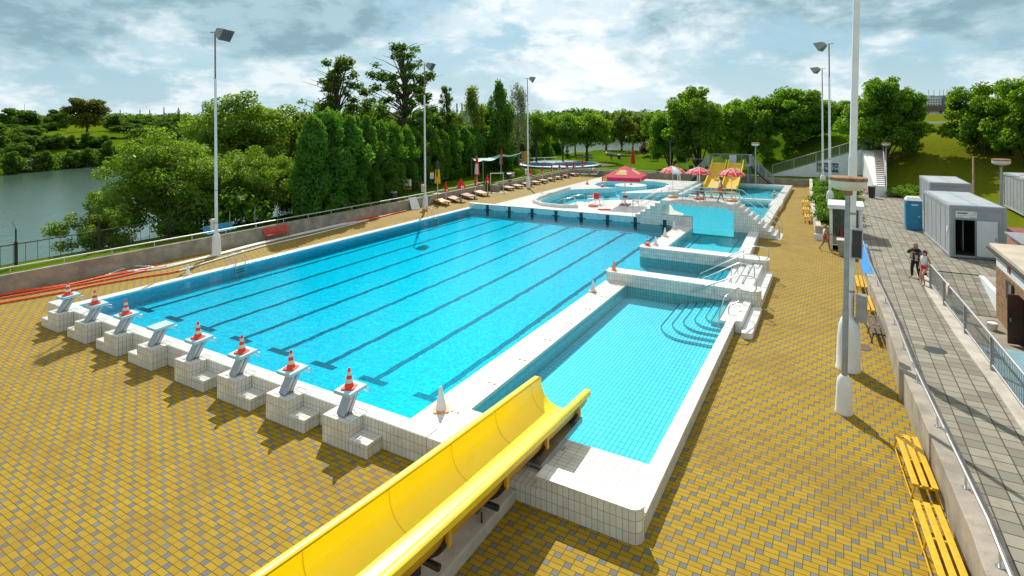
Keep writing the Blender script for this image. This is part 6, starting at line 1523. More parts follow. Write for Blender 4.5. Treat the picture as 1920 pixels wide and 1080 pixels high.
def spruce(seed, H=12, rx=2.4, n=6500, mat_='spruce'):
    rng = np.random.default_rng(seed); t_ = rng.uniform(0, 1, n) ** 1.25; th = np.round(rng.uniform(0, 14, n)) / 14 * 6.28 + np.floor(t_ * 22) * 1.3 + rng.normal(size=n) * .16
    rad = rx * (1 - t_) ** .8 * rng.uniform(.1, 1, n) ** .5 * (.8 + .35 * np.sin(np.floor(t_ * 22) * 7.7))
    p = np.stack([np.cos(th) * rad, np.sin(th) * rad, (np.floor(t_ * 22) / 22 + rng.uniform(0, .02, n)) * H * .97 + .4 - rad * .22], 1); p[:, 2] = np.maximum(p[:, 2], .1)
    nn = np.array([0, 0, 1]) + sphere_pts(rng, n) * .7; nn /= np.linalg.norm(nn, axis=1, keepdims=True)
    r0 = thing('conifer', (0, 0, 0), '', 'tree'); obj_of('crown', leaf_mesh('crown', p, nn, .22, rng, L[mat_], .45), r0)
    P(MB().tube([(0, 0, -.4), (0, 0, H)], [.2, .02], 6), 'trunk', M['bark'], r0, uv=False); return Proto(r0)
def bush(seed, mat_, rx=1.5, H=1.6, n=2600, size=.11, k=26, name='shrub', cat='shrub'):
    rng = np.random.default_rng(seed); c, r_ = clumps(rng, k, rx * .85, H * .45, H * .42, .25 * rx, .42 * rx, -.2); p, nn = fill(rng, c, r_, n, .7); p[:, 2] = np.maximum(p[:, 2], .02)
    r0 = thing(name, (0, 0, 0), '', cat); obj_of('foliage', leaf_mesh('foliage', p, nn, size, rng, mat_), r0)
    q = MB()
    for i in rng.choice(k, 7, replace=False): q.tube([(0, 0, -.2), Vector(c[i]) * .5, Vector(c[i])], [.05, .035, .012], 4)
    P(q, 'stem', M['bark'], r0, uv=False); return Proto(r0)
wal = [broad(11 + i, L['walnut'], 10, 4.6, 110, 30000, .17, name='walnut_tree', base=.02, rr=(.13, .27), low=-.8, kl=14) for i in range(3)]
wil = [broad(21, L['willow'], 9, 6.2, 150, 60000, .105, name='willow_tree', base=.04, rr=(.09, .2), low=-.9, kl=14), broad(22, L['willow'], 12, 5.2, 130, 36000, .13, name='willow_tree', base=.04, rr=(.10, .24), low=-.85)]
smallwil = broad(24, L['willow'], 5, 2.6, 60, 14000, .07, name='willow_tree', base=.03, rr=(.10, .24), low=-.9, kl=12)
far_ = [broad(31 + i, L['far'], 10, 5.0, 46, 9000, .34, base=.0, rr=(.2, .36), low=-.9, kl=4) for i in range(2)]
olive = broad(35, L['farbrown'], 14, 6.4, 60, 8000, .42, base=.06, rr=(.2, .34), low=-.9, kl=5)
dk = broad(36, L['walnut'], 8, 3.8, 70, 15000, .17, base=.2, rr=(.2, .36), low=-.7)
lite = broad(37, L['birch'], 9, 3.2, 44, 6000, .2, base=.1, rr=(.2, .36), low=-.8)
th_ = [thuja(41 + i) for i in range(3)]
spa = [sparse(51), sparse(52)]
bir = weeping(61); bir2 = weeping(62, 11, 2.4, 4500, L['silver'], .12)
tallc = thuja(64, 7, 1.3, 12000); tallc.r.name = 'conifer'; del tallc.r['group']; spr = spruce(65); sprl = spruce(66, 10, 3.2, 5000, 'far')
jun = [bush(71 + i, L['juniper'], 1.9, 1.5, 4200, .10, 34, 'juniper_shrub') for i in range(2)]
grn = bush(75, L['walnut'], 2.2, 2.6, 3600, .13, 30); pur = bush(76, L['purple'], 2.6, 3.4, 5200, .16, 34, 'purple_bush'); slv = bush(77, L['silver'], 2.4, 2.6, 1600, .3, 20)

def tree(pr, H0, W0, px, py_top, px_w, lab, w_=None, line=None, zb=None, rz=None):
    """pr unit tree of height H0 and crown width W0, set so that its top and width read as measured"""
    if line: x, y, w_ = on_line(px, *line)
    else: x, y = at_depth(px, w_)
    z0 = hgt(x, y) if zb is None else zb
    H = z_at(py_top, w_) - z0; W = px_w * w_ / F_PX
    return pr((x, y, z0), random.uniform(0, 6.28) if rz is None else rz, lab, (W / W0, W / W0, H / H0))
random.seed(12)
# right bank, walnuts
WB = (10.4, 9.9)
for i, (px, pt, pw, w_, lab) in enumerate(((1256, 196, 110, 90, 'walnut tree at the left end of the bank row, behind the crimson canopy'), (1310, 150, 168, 86, 'broad walnut tree behind the bridge parasols'), (1405, 164, 130, 88, 'walnut tree directly behind the twin slides'),
        (1492, 152, 170, 88, 'big walnut tree left of the slender right-hand floodlights'), (1652, 133, 172, 73, 'largest walnut tree, above the white stair wall'), (1590, 184, 110, 92, 'walnut tree half hidden behind the tall mast'), (1846, 143, 155, 66, 'walnut tree above the grey containers'), (1930, 130, 160, 60, 'walnut tree cut by the right edge of the picture'),
        (1365, 183, 110, 105, 'darker walnut tree in the gap behind the bank row'), (1718, 226, 70, 84, 'low walnut tree below the distant white tower block'))):
    x, y = at_depth(px, w_); tree(wal[i % 3], *WB, px, pt, pw, lab, w_, zb=hgt(x, y) - (.3 if px < 1640 else 1.2))
# lone trees on the far lawn
tree(dk, 8.2, 8.2, 1100, 206, 112, 'round dark lawn tree with a bare trunk beyond the paddling pool', 108, zb=.9)
tree(dk, 8.2, 8.2, 1055, 205, 70, 'broad green tree at the far end of the conifer hedge', 104, zb=.9)
tree(lite, 9.2, 7, 1165, 198, 70, 'slender pale tree before the far lake', 142); tree(lite, 9.2, 7, 1207, 203, 84, 'pale green tree at the right of the lake gap', 150); tree(lite, 9.2, 7, 1136, 200, 62, 'thin pale tree left of the lake gap', 150)
tree(lite, 9.2, 7, 1186, 203, 60, 'leafy tree screening the middle of the lake gap', 165, rz=2); tree(dk, 8.2, 8.2, 1232, 206, 66, 'dark leafy tree at the foot of the walnut row by the lake gap', 125); tree(dk, 8.2, 8.2, 1078, 214, 60, 'darker tree behind the round lawn tree', 128)
tree(spr, 12.2, 4.8, 1063, 262, 14, 'small dark blue spruce by the far lake steps', 118, zb=.5)
# hedge of tall conifers
HL = (-12.4, 31, -24.5, 86)
hed = [(585, 212, 62), (618, 203, 66), (652, 208, 58), (684, 214, 50), (712, 220, 44), (738, 230, 42), (762, 234, 40), (785, 240, 36), (806, 234, 36), (828, 238, 34), (850, 232, 34), (872, 236, 32), (893, 230, 32), (913, 236, 30), (933, 226, 30), (953, 232, 30), (972, 228, 30), (992, 224, 32), (1014, 214, 34), (1036, 222, 30)]
HEDGE = ['outermost one at the lake end of the hedge', 'second from the lake end', 'third from the lake end', 'fourth from the lake end', 'just left of the brown sign', 'above the brown advertising sign', 'between the brown sign and second floodlight',
    'right behind the second floodlight', 'above the yellow closed parasol', 'just right of the yellow closed parasol', 'third right of the second floodlight', 'left of the nearer red market parasol', 'behind the nearer red market parasol', 'at the left end of the shade net', 'behind the red parasol by the net', 'above the middle of the shade net',
    'left of the yellow cylinder', 'behind the yellow cylinder', 'right of the third floodlight', 'last one at the far end of the hedge']
for i, (px, pt, pw) in enumerate(hed):
    x, y, w_ = on_line(px, *HL)
    tree(th_[(i * 2 + i // 3) % 3], 7.0, 2.5, px, pt + (i * 7 % 5 - 2) * 2, pw * (1.22 + .12 * (i % 3)), 'dark columnar hedge conifer, ' + HEDGE[i], line=HL, zb=hgt(x, y) - .2)
ORDH = ['first', 'second', 'third', 'fourth', 'fifth', 'sixth', 'seventh', 'eighth', 'ninth', 'tenth', 'eleventh', 'twelfth', 'thirteenth', 'fourteenth', 'fifteenth']
for i in range(0, 14):
    (pa_, ta_, _), (pb_, tb_, wb_) = hed[i], hed[i + 1]; px = (pa_ + pb_) / 2
    x, y, w_ = on_line(px, HL[0] - 1.3, HL[1] + .6, HL[2] - 1.3, HL[3] + .6)
    tree(th_[(i + 1) % 3], 7.0, 2.5, px, (ta_ + tb_) / 2 + (i * 5 % 7 - 2), wb_ * 1.2, 'rear hedge conifer between the %s and %s front ones from the lake end' % (ORDH[i], ORDH[i + 1]), line=(HL[0] - 1.3, HL[1] + .6, HL[2] - 1.3, HL[3] + .6), zb=hgt(x, y) - .2)
# behind the hedge
B = 'hedge'
tree(spa[0], 13.2, 7.4, 633, 113, 190, 'tall thin-leaved tree behind the near end of the hedge', 74); tree(spa[1], 13.2, 7.4, 757, 84, 200, 'tallest ragged tree with bare twigs behind the hedge', 80)
tree(spa[0], 13.2, 7.4, 838, 165, 62, 'small ragged tree right of the second floodlight', 84, rz=1.1); tree(bir, 12.3, 5.6, 888, 158, 66, 'weeping birch behind the middle of the hedge', 92); tree(tallc, 7.0, 2.6, 935, 148, 62, 'dark pointed conifer towering behind the hedge', 92)
tree(bir2, 11.3, 5.2, 972, 148, 60, 'pale silvery weeping birch left of the third floodlight', 96)
tree(dk, 8.2, 8.2, 668, 178, 100, 'dense green tree filling between the two ragged trees', 78, rz=2.); tree(dk, 8.2, 8.2, 720, 210, 70, 'green bushy tree just above the hedge, left of the second floodlight', 82); tree(dk, 8.2, 8.2, 815, 218, 80, 'green bushy tree just above the hedge, right of the second floodlight', 86)
for px, pt, pw, w_, pr, lab in ((600, 178, 90, 76, dk, 'leafy tree rising between the willow and the first ragged tree'), (702, 172, 80, 84, dk, 'leafy tree filling the gap between the two ragged trees'), (790, 186, 80, 90, dk, 'leafy tree rising behind the second floodlight'), (848, 190, 70, 96, lite, 'pale leafy tree left of the birch behind the hedge'), (912, 186, 70, 100, dk, 'leafy tree between the birch and the tall dark conifer'), (1005, 200, 70, 104, dk, 'leafy tree right behind the third floodlight'), (665, 200, 90, 86, lite, 'pale leafy tree low between the two ragged trees')):
    tree(pr, *((8.2, 8.2) if pr is dk else (9.2, 7)), px, pt, pw, lab, w_, rz=px)
tree(lite, 9.2, 7, 862, 222, 70, 'pale bushy tree below the ragged small one', 88); tree(lite, 9.2, 7, 575, 175, 90, 'pale tree between the willows and the hedge', 66)
# willows by the lake
tree(wil[1], 12.2, 11.0, 466, 152, 270, 'tall light green willow behind the first floodlight', 64, zb=-2.5); tree(wil[1], 12.2, 11.0, 385, 172, 120, 'light green willow just left of the first floodlight top', 72, zb=-3, rz=2)
tree(wil[0], 9.2, 13, 340, 222, 345, 'wide olive-green willow hanging over the lake', 50, zb=-2.0); tree(wil[0], 9.2, 13, 500, 262, 190, 'bright green willow behind the red bench', 52, zb=-.8, rz=1.7)
tree(smallwil, 5.1, 5.6, 178, 345, 165, 'small feathery willow behind the dark railing', 41, zb=-2.0); tree(smallwil, 5.1, 5.6, 45, 488, 60, 'low sprouting willow at the left edge behind the railing', 37.5, zb=-.9, rz=2)
tree(grn, 2.7, 4.9, 430, 330, 190, 'leafy green shrub mass under the first floodlight', 49, zb=-.6); tree(grn, 2.7, 4.9, 560, 330, 120, 'leafy green shrub left of the dark hedge', 53, zb=.0); tree(grn, 2.7, 4.9, 330, 380, 110, 'low green shrub by the railing left of the first floodlight', 45, zb=-.9)
# juniper bed, shrubs
for x, y, s_, lab in ((29.6, 66.5, 1.0, 'juniper shrub at the far end of the bed by the stair wall'), (29.9, 60.5, 1.15, 'broad juniper shrub in the far half of the bed'), (29.9, 54.5, 1.1, 'juniper shrub in the middle of the bed'), (29.8, 49.0, 1.05, 'juniper shrub beside the slender floodlights'), (29.7, 43.5, 1.0, 'juniper shrub in the near half of the bed'), (29.6, 38.6, .9, 'juniper shrub just behind the glazed booth')):
    jun[int(y) % 2]((x, y, .85), y, lab, (s_ * .85, s_ * 1.25, s_ * .75))
grn((35.2, 57.5, .8), 1, 'low dark green shrub at the foot of the stair building', (.75, .6, .42)); grn((36.6, 61.5, .8), 2, 'low dark green shrub farther along the bank foot', (.6, .5, .4))
x, y = gnd(1222, 293, 1.5); pur((x, y, 1.3), 0, 'dark purple bush on the slope of the far mound', (1.25, 1.25, 1.0)); grn((x + 3.5, y - 3, .9), 2, 'yellow-green shrub below the purple bush', (.7, .7, .6))
# the far bank across the lake
FB = [(30, 192, 78, 205, 0, 'bright green tree at the left edge across the lake'), (163, 172, 78, 225, 2, 'big olive round tree crowning the far bank'), (105, 196, 60, 250, 1, 'dark tree between the two large ones across the lake'), (88, 222, 50, 215, 0, 'low green tree left of the golden meadow'), (40, 225, 70, 195, 1, 'dark green tree low at the left edge across the lake'),
      (215, 208, 48, 250, 1, 'small dark tree right of the big olive tree'), (250, 212, 60, 270, 0, 'distant tree on the skyline below the chimneys'), (300, 215, 70, 275, 1, 'distant broad tree beneath the thin chimneys'), (345, 212, 60, 270, 0, 'distant tree beside the willow on the skyline'), (205, 240, 44, 222, 1, 'dark bush at the right end of the golden meadow'), (232, 238, 40, 222, 0, 'green bush behind the right end of the meadow'), (275, 235, 60, 235, 1, 'dark tree mass right of the meadow'), (335, 232, 60, 240, 1, 'dark tree beside the willow crown')]
for px, pt, pw, w_, k, lab in FB:
    w_ = max(w_, 150 + .15 * px)
    if k == 2: tree(olive, 14.4, 13.2, px, pt, pw, lab, w_)
    else: tree(far_[k], 10.4, 10.6, px, pt, pw, lab, w_)
tree(sprl, 10.2, 6.4, 335, 196, 26, 'flat-topped dark conifer on the skyline left of the willow', 250)
SHR = [(8, 252, 60, 178, 'bushy shore tree at the left edge'), (42, 245, 62, 180, 'bushy shore tree, second from the left edge'), (18, 269, 56, 172, 'round shore bush at the left edge, by the water'), (78, 252, 56, 182, 'dark shore tree below the golden meadow'), (62, 269, 44, 174, 'round shore bush below the dark shore tree'), (108, 248, 46, 186, 'shore tree in the middle of the far bank'), (128, 252, 40, 186, 'dark slim shore tree, right of the middle'), (100, 272, 36, 178, 'low dark shore bush by the water'), (168, 248, 60, 192, 'dark round bush on the meadow slope'), (192, 252, 40, 196, 'dark bush at the right of the meadow slope'), (145, 269, 46, 184, 'yellow-green low bush on the far shore'), (182, 272, 44, 190, 'low shore bush near the willow')]
SHR += [(-20, 231, 90, 0, 'dense tree cut by the left edge across the lake'), (60, 234, 70, 1, 'broad green tree above the shore bushes, left of the meadow'), (25, 280, 60, 2, 'low bush dipping to the water at the far left'), (80, 280, 50, 2, 'low dark bush dipping to the water left of the silvery shrub'), (135, 278, 44, 2, 'low bush at the water right of the silvery shrub'), (160, 275, 44, 2, 'grassy green bush at the water, mid far bank'), (205, 260, 50, 2, 'green bush at the water beside the willow'), (225, 264, 60, 1, 'dark shore tree partly behind the willow'), (255, 258, 60, 1, 'dark shore tree mostly behind the willow'),
    (40, 264, 64, 3, 'leafy bush behind the silvery shrub at the far left'), (205, 258, 44, 1, 'bush right below the end of the meadow'),
    (222, 236, 56, 4, 'dark green tree closing the right side of the meadow'), (246, 230, 60, 4, 'green tree right of the meadow, nearer the lake'), (272, 240, 64, 1, 'dark tree above the willow, nearer the lake'), (300, 228, 60, 4, 'broad dark tree just above the willow crown'), (328, 234, 60, 4, 'dark green tree just left of the tall willow')]
for i, (px, pt, pw, w_, lab) in enumerate(SHR):
    pt -= 7; pw *= .8
    w_ = 136 + .15 * px + {0: 34, 1: 30, 2: 1, 3: 12, 4: 42}.get(w_, 4 if pt > 280 else 19)
    tree(far_[(i + 1) % 2], 10.4, 10.6, px, pt, pw, lab, w_)
tree(slv, 2.7, 5.2, 117, 299, 26, 'small silvery shrub on the far shore', 156); tree(slv, 2.7, 5.2, 50, 292, 46, 'larger silvery shrub by the water at the far left', 146)
# low scrub covering the far bank below the meadow
rng = np.random.default_rng(77); ps, ns = [], []
for i in range(230):
    px = rng.uniform(-80, 345); e = rng.uniform(1, 10) if 62 < px < 240 else rng.uniform(1, 62); w_ = 136 + .15 * px + e; x, y = at_depth(px, w_); z = hgt(x, y); s_ = rng.uniform(1.2, 2.6); n = 130
    d = sphere_pts(rng, n); ps.append(d * (rng.uniform(0, 1, n) ** .4)[:, None] * np.array([s_ * 1.2, s_ * 1.2, s_ * .8]) + np.array([x, y, z + s_ * .45])); nn = d * .6 + sphere_pts(rng, n) * .7 + np.array([0, 0, .3]); ns.append(nn / np.linalg.norm(nn, axis=1, keepdims=True))
o = bpy.data.objects.new('undergrowth', leaf_mesh('undergrowth', np.concatenate(ps), np.concatenate(ns), .36, rng, L['far'])); COL.objects.link(o); tag(o, kind='stuff')
# far woods beyond the lake read as one mass
rng = np.random.default_rng(99); ps, ns = [], []
for px, w_, pt, wd in [(px, w_, pt, wd) for px, w_, pt, wd in zip(np.linspace(1030, 1260, 26), rng.uniform(425, 470, 26), rng.uniform(203, 214, 26), rng.uniform(6, 9, 26))] + \
        [(px, w_, pt, wd) for px, w_, pt, wd in zip(np.linspace(1040, 1250, 22), rng.uniform(392, 412, 22), rng.uniform(228, 238, 22), rng.uniform(5, 7, 22))] + \
        [(px, w_, pt, wd) for px, w_, pt, wd in zip(np.linspace(-60, 420, 44), rng.uniform(400, 520, 44), rng.uniform(207, 216, 44), rng.uniform(8, 12, 44))] + \
        [(px, w_, pt, wd) for px, w_, pt, wd in zip(np.linspace(420, 1040, 40), rng.uniform(380, 460, 40), rng.uniform(208, 218, 40), rng.uniform(8, 12, 40))] + \
        [(px, w_, pt, wd) for px, w_, pt, wd in zip(np.linspace(1260, 2000, 46), rng.uniform(330, 420, 46), rng.uniform(205, 216, 46), rng.uniform(8, 11, 46))]:
    x, y = at_depth(px, w_); zt = z_at(pt, w_); zb = hgt(x, y) - 1; n = 420
    d = sphere_pts(rng, n); k = d * (rng.uniform(0, 1, n) ** .35)[:, None] * np.array([wd, wd, max(2, (zt - zb) / 2)]) + np.array([x, y, (zt + zb) / 2]) + rng.normal(size=(n, 3)) * .5
    ps.append(k); nn = d * .6 + sphere_pts(rng, n) * .7 + np.array([0, 0, .3]); ns.append(nn / np.linalg.norm(nn, axis=1, keepdims=True))
o = bpy.data.objects.new('far_woods', leaf_mesh('far_woods', np.concatenate(ps), np.concatenate(ns), 1.25, rng, L['far'])); COL.objects.link(o); tag(o, kind='stuff')

# ------------------------------------------------------------------ distant buildings
tw_ = thing('tower_block', (0, 0, 0), 'distant white tower block with a dark grey end and roof antennas', 'building')
w_ = 430; x, y = at_depth(1752, w_); tw_.location = (x, y, 5); tw_.rotation_euler = (0, 0, math.atan2(rgt.y, rgt.x)); s_ = w_ / F_PX
def LB(x0, x1, py0, py1, d0, d1): return MB().box((x0 - 1752) * s_, (x1 - 1752) * s_, d0, d1, z_at(py0, w_) - 5, z_at(py1, w_) - 5)
def PL(mb, name, mat_, par): o = mb.build(name, mat_, None, uv=False); o.parent = par; return o
PL(LB(1700, 1766, 235, 188.5, 0, 9), 'facade', M['towerwhite'], tw_); PL(LB(1766, 1781, 235, 184.5, -1.5, 8), 'grey_facade', M['towergrey'], tw_); PL(LB(1748, 1757, 189, 184, 2, 6), 'roof_house', M['towerconc'], tw_)
for r_ in range(4):
    for c_ in range(10): PL(LB(1716 + c_ * 4.9, 1718.4 + c_ * 4.9, 193.6 + r_ * 4.6, 191.4 + r_ * 4.6, -.12, .1), 'window', M['windowdark'], tw_)
for px in (1747, 1757, 1768, 1775, 1781.5): PL(MB().tube([((px - 1752) * s_, 3, z_at(190, w_) - 5), ((px - 1752) * s_, 3, z_at(173.5, w_) - 5)], .18, 4), 'antenna', M['towerconc'], tw_)
hs = thing('distant_house', (0, 0, 0), 'distant low building with a dark brown roof below the tower block', 'building'); w_ = 330; s_ = w_ / F_PX; x, y = at_depth(1752, w_); hs.location = (x, y, 5); hs.rotation_euler = tw_.rotation_euler
PL(LB(1728, 1790, 245, 214, 0, 8), 'facade', M['plaster'], hs); q = LB(1726, 1792, 214, 203, -1, 9); PL(q, 'roof', M['roofbrown'], hs); PL(LB(1762, 1776, 250, 226, -3, -.5), 'annexe', M['windowdark'], hs)
sl2 = thing('grey_works', (0, 0, 0), 'distant grey industrial block with chimneys seen above the hedge', 'building'); w_ = 360; s_ = w_ / F_PX; x, y = at_depth(1752 - 880, w_); sl2.location = (x, y, 5); sl2.rotation_euler = tw_.rotation_euler
PL(LB(1743, 1756, 240, 207, 0, 8), 'facade', M['towerconc'], sl2); PL(LB(1756, 1762.5, 240, 197.5, 0, 6), 'tower', M['towerconc'], sl2)
for px in (1736, 1745.5): PL(MB().tube([((px - 1752) * s_, 3, 0), ((px - 1752) * s_, 3, z_at(193, w_) - 5)], .5, 8), 'chimney', M['towerconc'], sl2)
for px, pt, lab in ((225.5, 201, 'thin distant chimney on the skyline, leftmost of three near the olive tree'), (262.5, 201, 'thin distant chimney on the skyline, middle one of three'), (281, 201.5, 'thin distant chimney on the skyline, right one of three'), (307.5, 197, 'thin distant mast on the skyline beside the chimneys'), (46.5, 188, 'thin distant mast above the bright tree at the left')):
    x, y = at_depth(px, 420); o = thing('distant_chimney', (x, y, 5), lab, 'chimney'); P(MB().lathe([(.42 if 'chim' in lab else .15, 0), (.36 if 'chim' in lab else .12, z_at(pt, 420) - 5)], (x, y, 5), 8), 'stack', M['towergrey'], o, uv=False)
gr_ = thing('guard_rail', (45, 92, 7), 'pale road guard rail on top of the grassy bank', 'railing'); 
P(MB().box(38, 62, 97, 97.1, hgt(45, 97) + .5, hgt(45, 97) + .8), 'beam', M['whiteplastic'], gr_)

# ------------------------------------------------------------------ people
def person(loc, face, H, pose, skinm, clothes, hair, lab):
    """pose: joint -> (x right, y forward, z) at 1.75 m; clothes: (name, mat, [joint chains], extra)"""
    J = dict(hem=(0, 0, 1.0), pelvis=(0, 0, .95), waist=(0, 0, 1.10), chest=(0, .0, 1.32), neck=(0, .0, 1.47), head0=(0, .02, 1.55), head1=(0, .035, 1.635), head2=(0, .01, 1.715))
    for s_, k in ((-1, 'l'), (1, 'r')):
        J.update({'sh' + k: (s_ * .17, 0, 1.40), 'el' + k: (s_ * .24, -.02, 1.12), 'wr' + k: (s_ * .25, .06, .88), 'hip' + k: (s_ * .09, 0, .90), 'kn' + k: (s_ * .10, .03, .50), 'an' + k: (s_ * .10, -.02, .09), 'toe' + k: (s_ * .12, .17, .035)})
    J.update(pose)
    Rr = dict(hem=.13, pelvis=.135, waist=.115, chest=.135, neck=.055, head0=.07, head1=.092, head2=.06, sh=.058, el=.042, wr=.028, hip=.085, kn=.056, an=.038, toe=.03)
    rad = lambda j: Rr.get(j, Rr.get(j[:-1], .03))
    def skin_obj(name, chains, mat_, par, extra=0, extra_pts=()):
        idx, vs, rs, es = {}, [], [], []
        def vid(j):
            if j not in idx: idx[j] = len(vs); vs.append(J[j]); rs.append(rad(j) + extra)
            return idx[j]
        for ch in chains:
            for a, b_ in zip(ch, ch[1:]):
                ia, ib = vid(a), vid(b_)
                if (ia, ib) not in es: es.append((ia, ib))
        for ch in extra_pts:                 # (start joint, [(pt, radius)...])
            p_ = vid(ch[0])
            for pt, r_ in ch[1]: vs.append(tuple(pt)); rs.append(r_); es.append((p_, len(vs) - 1)); p_ = len(vs) - 1
        me = bpy.data.meshes.new(name); me.from_pydata(vs, es, []); o = bpy.data.objects.new(name, me); COL.objects.link(o); o.parent = par
        md = o.modifiers.new('skin', 'SKIN'); md.use_smooth_shade = True
        sv = me.skin_vertices[0].data
        for i, r_ in enumerate(rs): sv[i].radius = (r_, r_)
        sv[0].use_root = True
        o.modifiers.new('sub', 'SUBSURF').levels = 1; o.modifiers['sub'].render_levels = 2
        me.materials.append(mat_); return o
    root = thing('person', loc, lab, 'person'); root.rotation_euler = (0, 0, face); k_ = H / 1.75; root.scale = (k_, k_, k_)
    body = [('pelvis', 'waist', 'chest', 'neck', 'head0', 'head1', 'head2')]
    for k in 'lr': body += [('chest', 'sh' + k, 'el' + k, 'wr' + k), ('pelvis', 'hip' + k, 'kn' + k, 'an' + k, 'toe' + k)]
    ex = []
    for k, s_ in (('l', -1), ('r', 1)):
        e, w2_ = Vector(J['el' + k]), Vector(J['wr' + k]); d = (w2_ - e).normalized(); side = d.cross(Vector((0, 1, .2))).normalized()
        palm = w2_ + d * .07
        J['palm' + k] = tuple(palm); Rr['palm' + k] = .026; body.append(('wr' + k, 'palm' + k))
        for f, ln in zip((-1.5, -.5, .5, 1.5), (.06, .075, .08, .07)):
            b0 = palm + side * f * .016; curl = Vector((0, .3, -.2)) * .05
            ex.append(('palm' + k, [(b0 + d * .025, .010), (b0 + d * ln * .75 + curl * .4, .009), (b0 + d * ln + curl, .007)]))
        ex.append(('palm' + k, [(palm + side * -s_ * .035 - d * .01, .011), (palm + side * -s_ * .055 + d * .02, .009)]))
    h1 = Vector(J['head1']); fy = Vector((0, 1, 0))
    ex.append(('head1', [(h1 + Vector((0, .085, -.01)), .02), (h1 + Vector((0, .105, -.03)), .012)]))
    for s_ in (-1, 1): ex.append(('head1', [(h1 + Vector((s_ * .085, -.005, -.005)), .016), (h1 + Vector((s_ * .095, -.015, .015)), .010)]))
    bo = skin_obj('body', body, skinm, root, 0, ex)
    q = MB()
    for s_ in (-1, 1): q.ball(h1 + Vector((s_ * .034, .084, .018)), .011, 6, 4)
    e_ = q.build('eyes', M['bin'], None, uv=False); e_.parent = root
    q = MB(); q.ball(h1 + Vector((0, .088, -.052)), (.025, .01, .007), 6, 4); e_ = q.build('mouth', M['darkred'], None, uv=False); e_.parent = root
    for nm, mt, chains, ex_ in clothes: skin_obj(nm, chains, mt, root, ex_)
    if hair:
        q = MB(); hm, tail = hair
        q.ball(h1 + Vector((0, -.028, .035)), (.100, .105, .095), 12, 8)
        if tail == 'long': q.tube([h1 + Vector((0, -.07, .03)), h1 + Vector((0, -.12, -.08)), h1 + Vector((0, -.12, -.26))], [.08, .075, .03], 8)
        elif tail == 'bun': q.ball(h1 + Vector((0, -.10, .11)), .05, 8, 6)
        elif tail == 'pony': q.tube([h1 + Vector((0, -.10, .06)), h1 + Vector((0, -.17, 0)), h1 + Vector((0, -.17, -.24))], [.035, .05, .015], 8)
        o = q.build('hair', hm, None, smooth=60, uv=False); o.parent = root
    return root
for k in 'lr': pass
TOP = [('hem', 'waist', 'chest', 'neck'), ('chest', 'shl'), ('chest', 'shr')]
SHORT = lambda: [('waist', 'pelvis'), ('pelvis', 'hipl', 'thl'), ('pelvis', 'hipr', 'thr')]
def leg(d, k, hip, kn, an, toe): d.update({'hip' + k: hip, 'kn' + k: kn, 'an' + k: an, 'toe' + k: toe, 'th' + k: tuple(Vector(hip).lerp(Vector(kn), .45))})
def face_to(px_dir): return math.atan2(-px_dir.x, px_dir.y)
# woman walking to the booth: faces right in the picture
p = dict(neck=(0, .02, 1.46), elr=(.23, .22, 1.16), wrr=(.16, .46, 1.14), ell=(-.27, -.10, 1.15), wrl=(-.18, .12, 1.08))
leg(p, 'l', (-.09, 0, .90), (-.09, -.08, .49), (-.09, -.34, .14), (-.10, -.20, .05)); leg(p, 'r', (.09, 0, .90), (.10, .20, .52), (.10, .26, .08), (.11, .44, .035))
x, y = gnd(1547, 470, 0); w1 = person((x, y, 0), face_to(rgt * .97 - fwd * .25), 1.78, p, M['skindark'], [('vest', M['whitefab'], TOP, .014), ('shorts', M['red'], SHORT(), .022)], (M['blond'], None), 'woman in a white vest and red shorts walking towards the glazed booth')
w1['label'] = 'person in a white vest and red shorts walking towards the glazed booth'
q = MB(); q.tube([(-.17, .16, 1.05), (-.14, .19, 1.22)], .035, 8); o = q.build('blue_bottle', M['bluefab'], None, uv=False); o.matrix_world = Matrix.Translation((x, y, 0)) @ Matrix.Rotation(w1.rotation_euler.z, 4, 'Z'); tag(o, 'blue bottle held by the person walking towards the booth', 'bottle')
# jacket
p = dict(elr=(.30, .12, 1.22), wrr=(.12, .20, 1.42), ell=(-.30, .06, 1.20), wrl=(-.08, .22, 1.30))
leg(p, 'l', (-.09, 0, .90), (-.12, .02, .50), (-.16, -.03, .09), (-.20, .14, .035)); leg(p, 'r', (.09, 0, .90), (.14, .06, .50), (.20, -.05, .09), (.26, .11, .035))
x, y = gnd(1717, 522, Zw); person((x, y, Zw), face_to(-rgt * .9 - fwd * .4), 1.80, p, M['skin'], [('jacket', M['blackfab'], [('pelvis', 'waist', 'chest', 'neck'), ('chest', 'shl', 'ell', 'wrl'), ('chest', 'shr', 'elr', 'wrr')], .034), ('trousers', M['blackfab'], [('pelvis', 'hipl', 'knl', 'anl'), ('pelvis', 'hipr', 'knr', 'anr')], .02), ('shoes', M['beigefab'], [('anl', 'toel'), ('anr', 'toer')], .016)], (M['blond'], 'long'), 'person in a black jacket with pale panels and black trousers, hand raised to the face')
jk = COL.objects[-1]
root = [o for o in COL.objects if o.type == 'EMPTY' and o.get('label', '').startswith('person in a black jacket')][0]
q = MB()
for s_ in (-1, 1): q.cbox((s_ * .115, .125, 1.13), (.13, .08, .26)); q.cbox((s_ * .10, -.115, 1.13), (.15, .08, .26))
o = q.build('pale_panel', M['beigefab'], None, bev=.03, uv=False); o.parent = root
q = MB()
for s_ in (-1, 1): q.cbox((s_ * .11, .125, .94), (.13, .085, .06)); q.cbox((s_ * .10, -.115, .94), (.15, .085, .06))
o = q.build('white_band', M['whitefab'], None, bev=.02, uv=False); o.parent = root
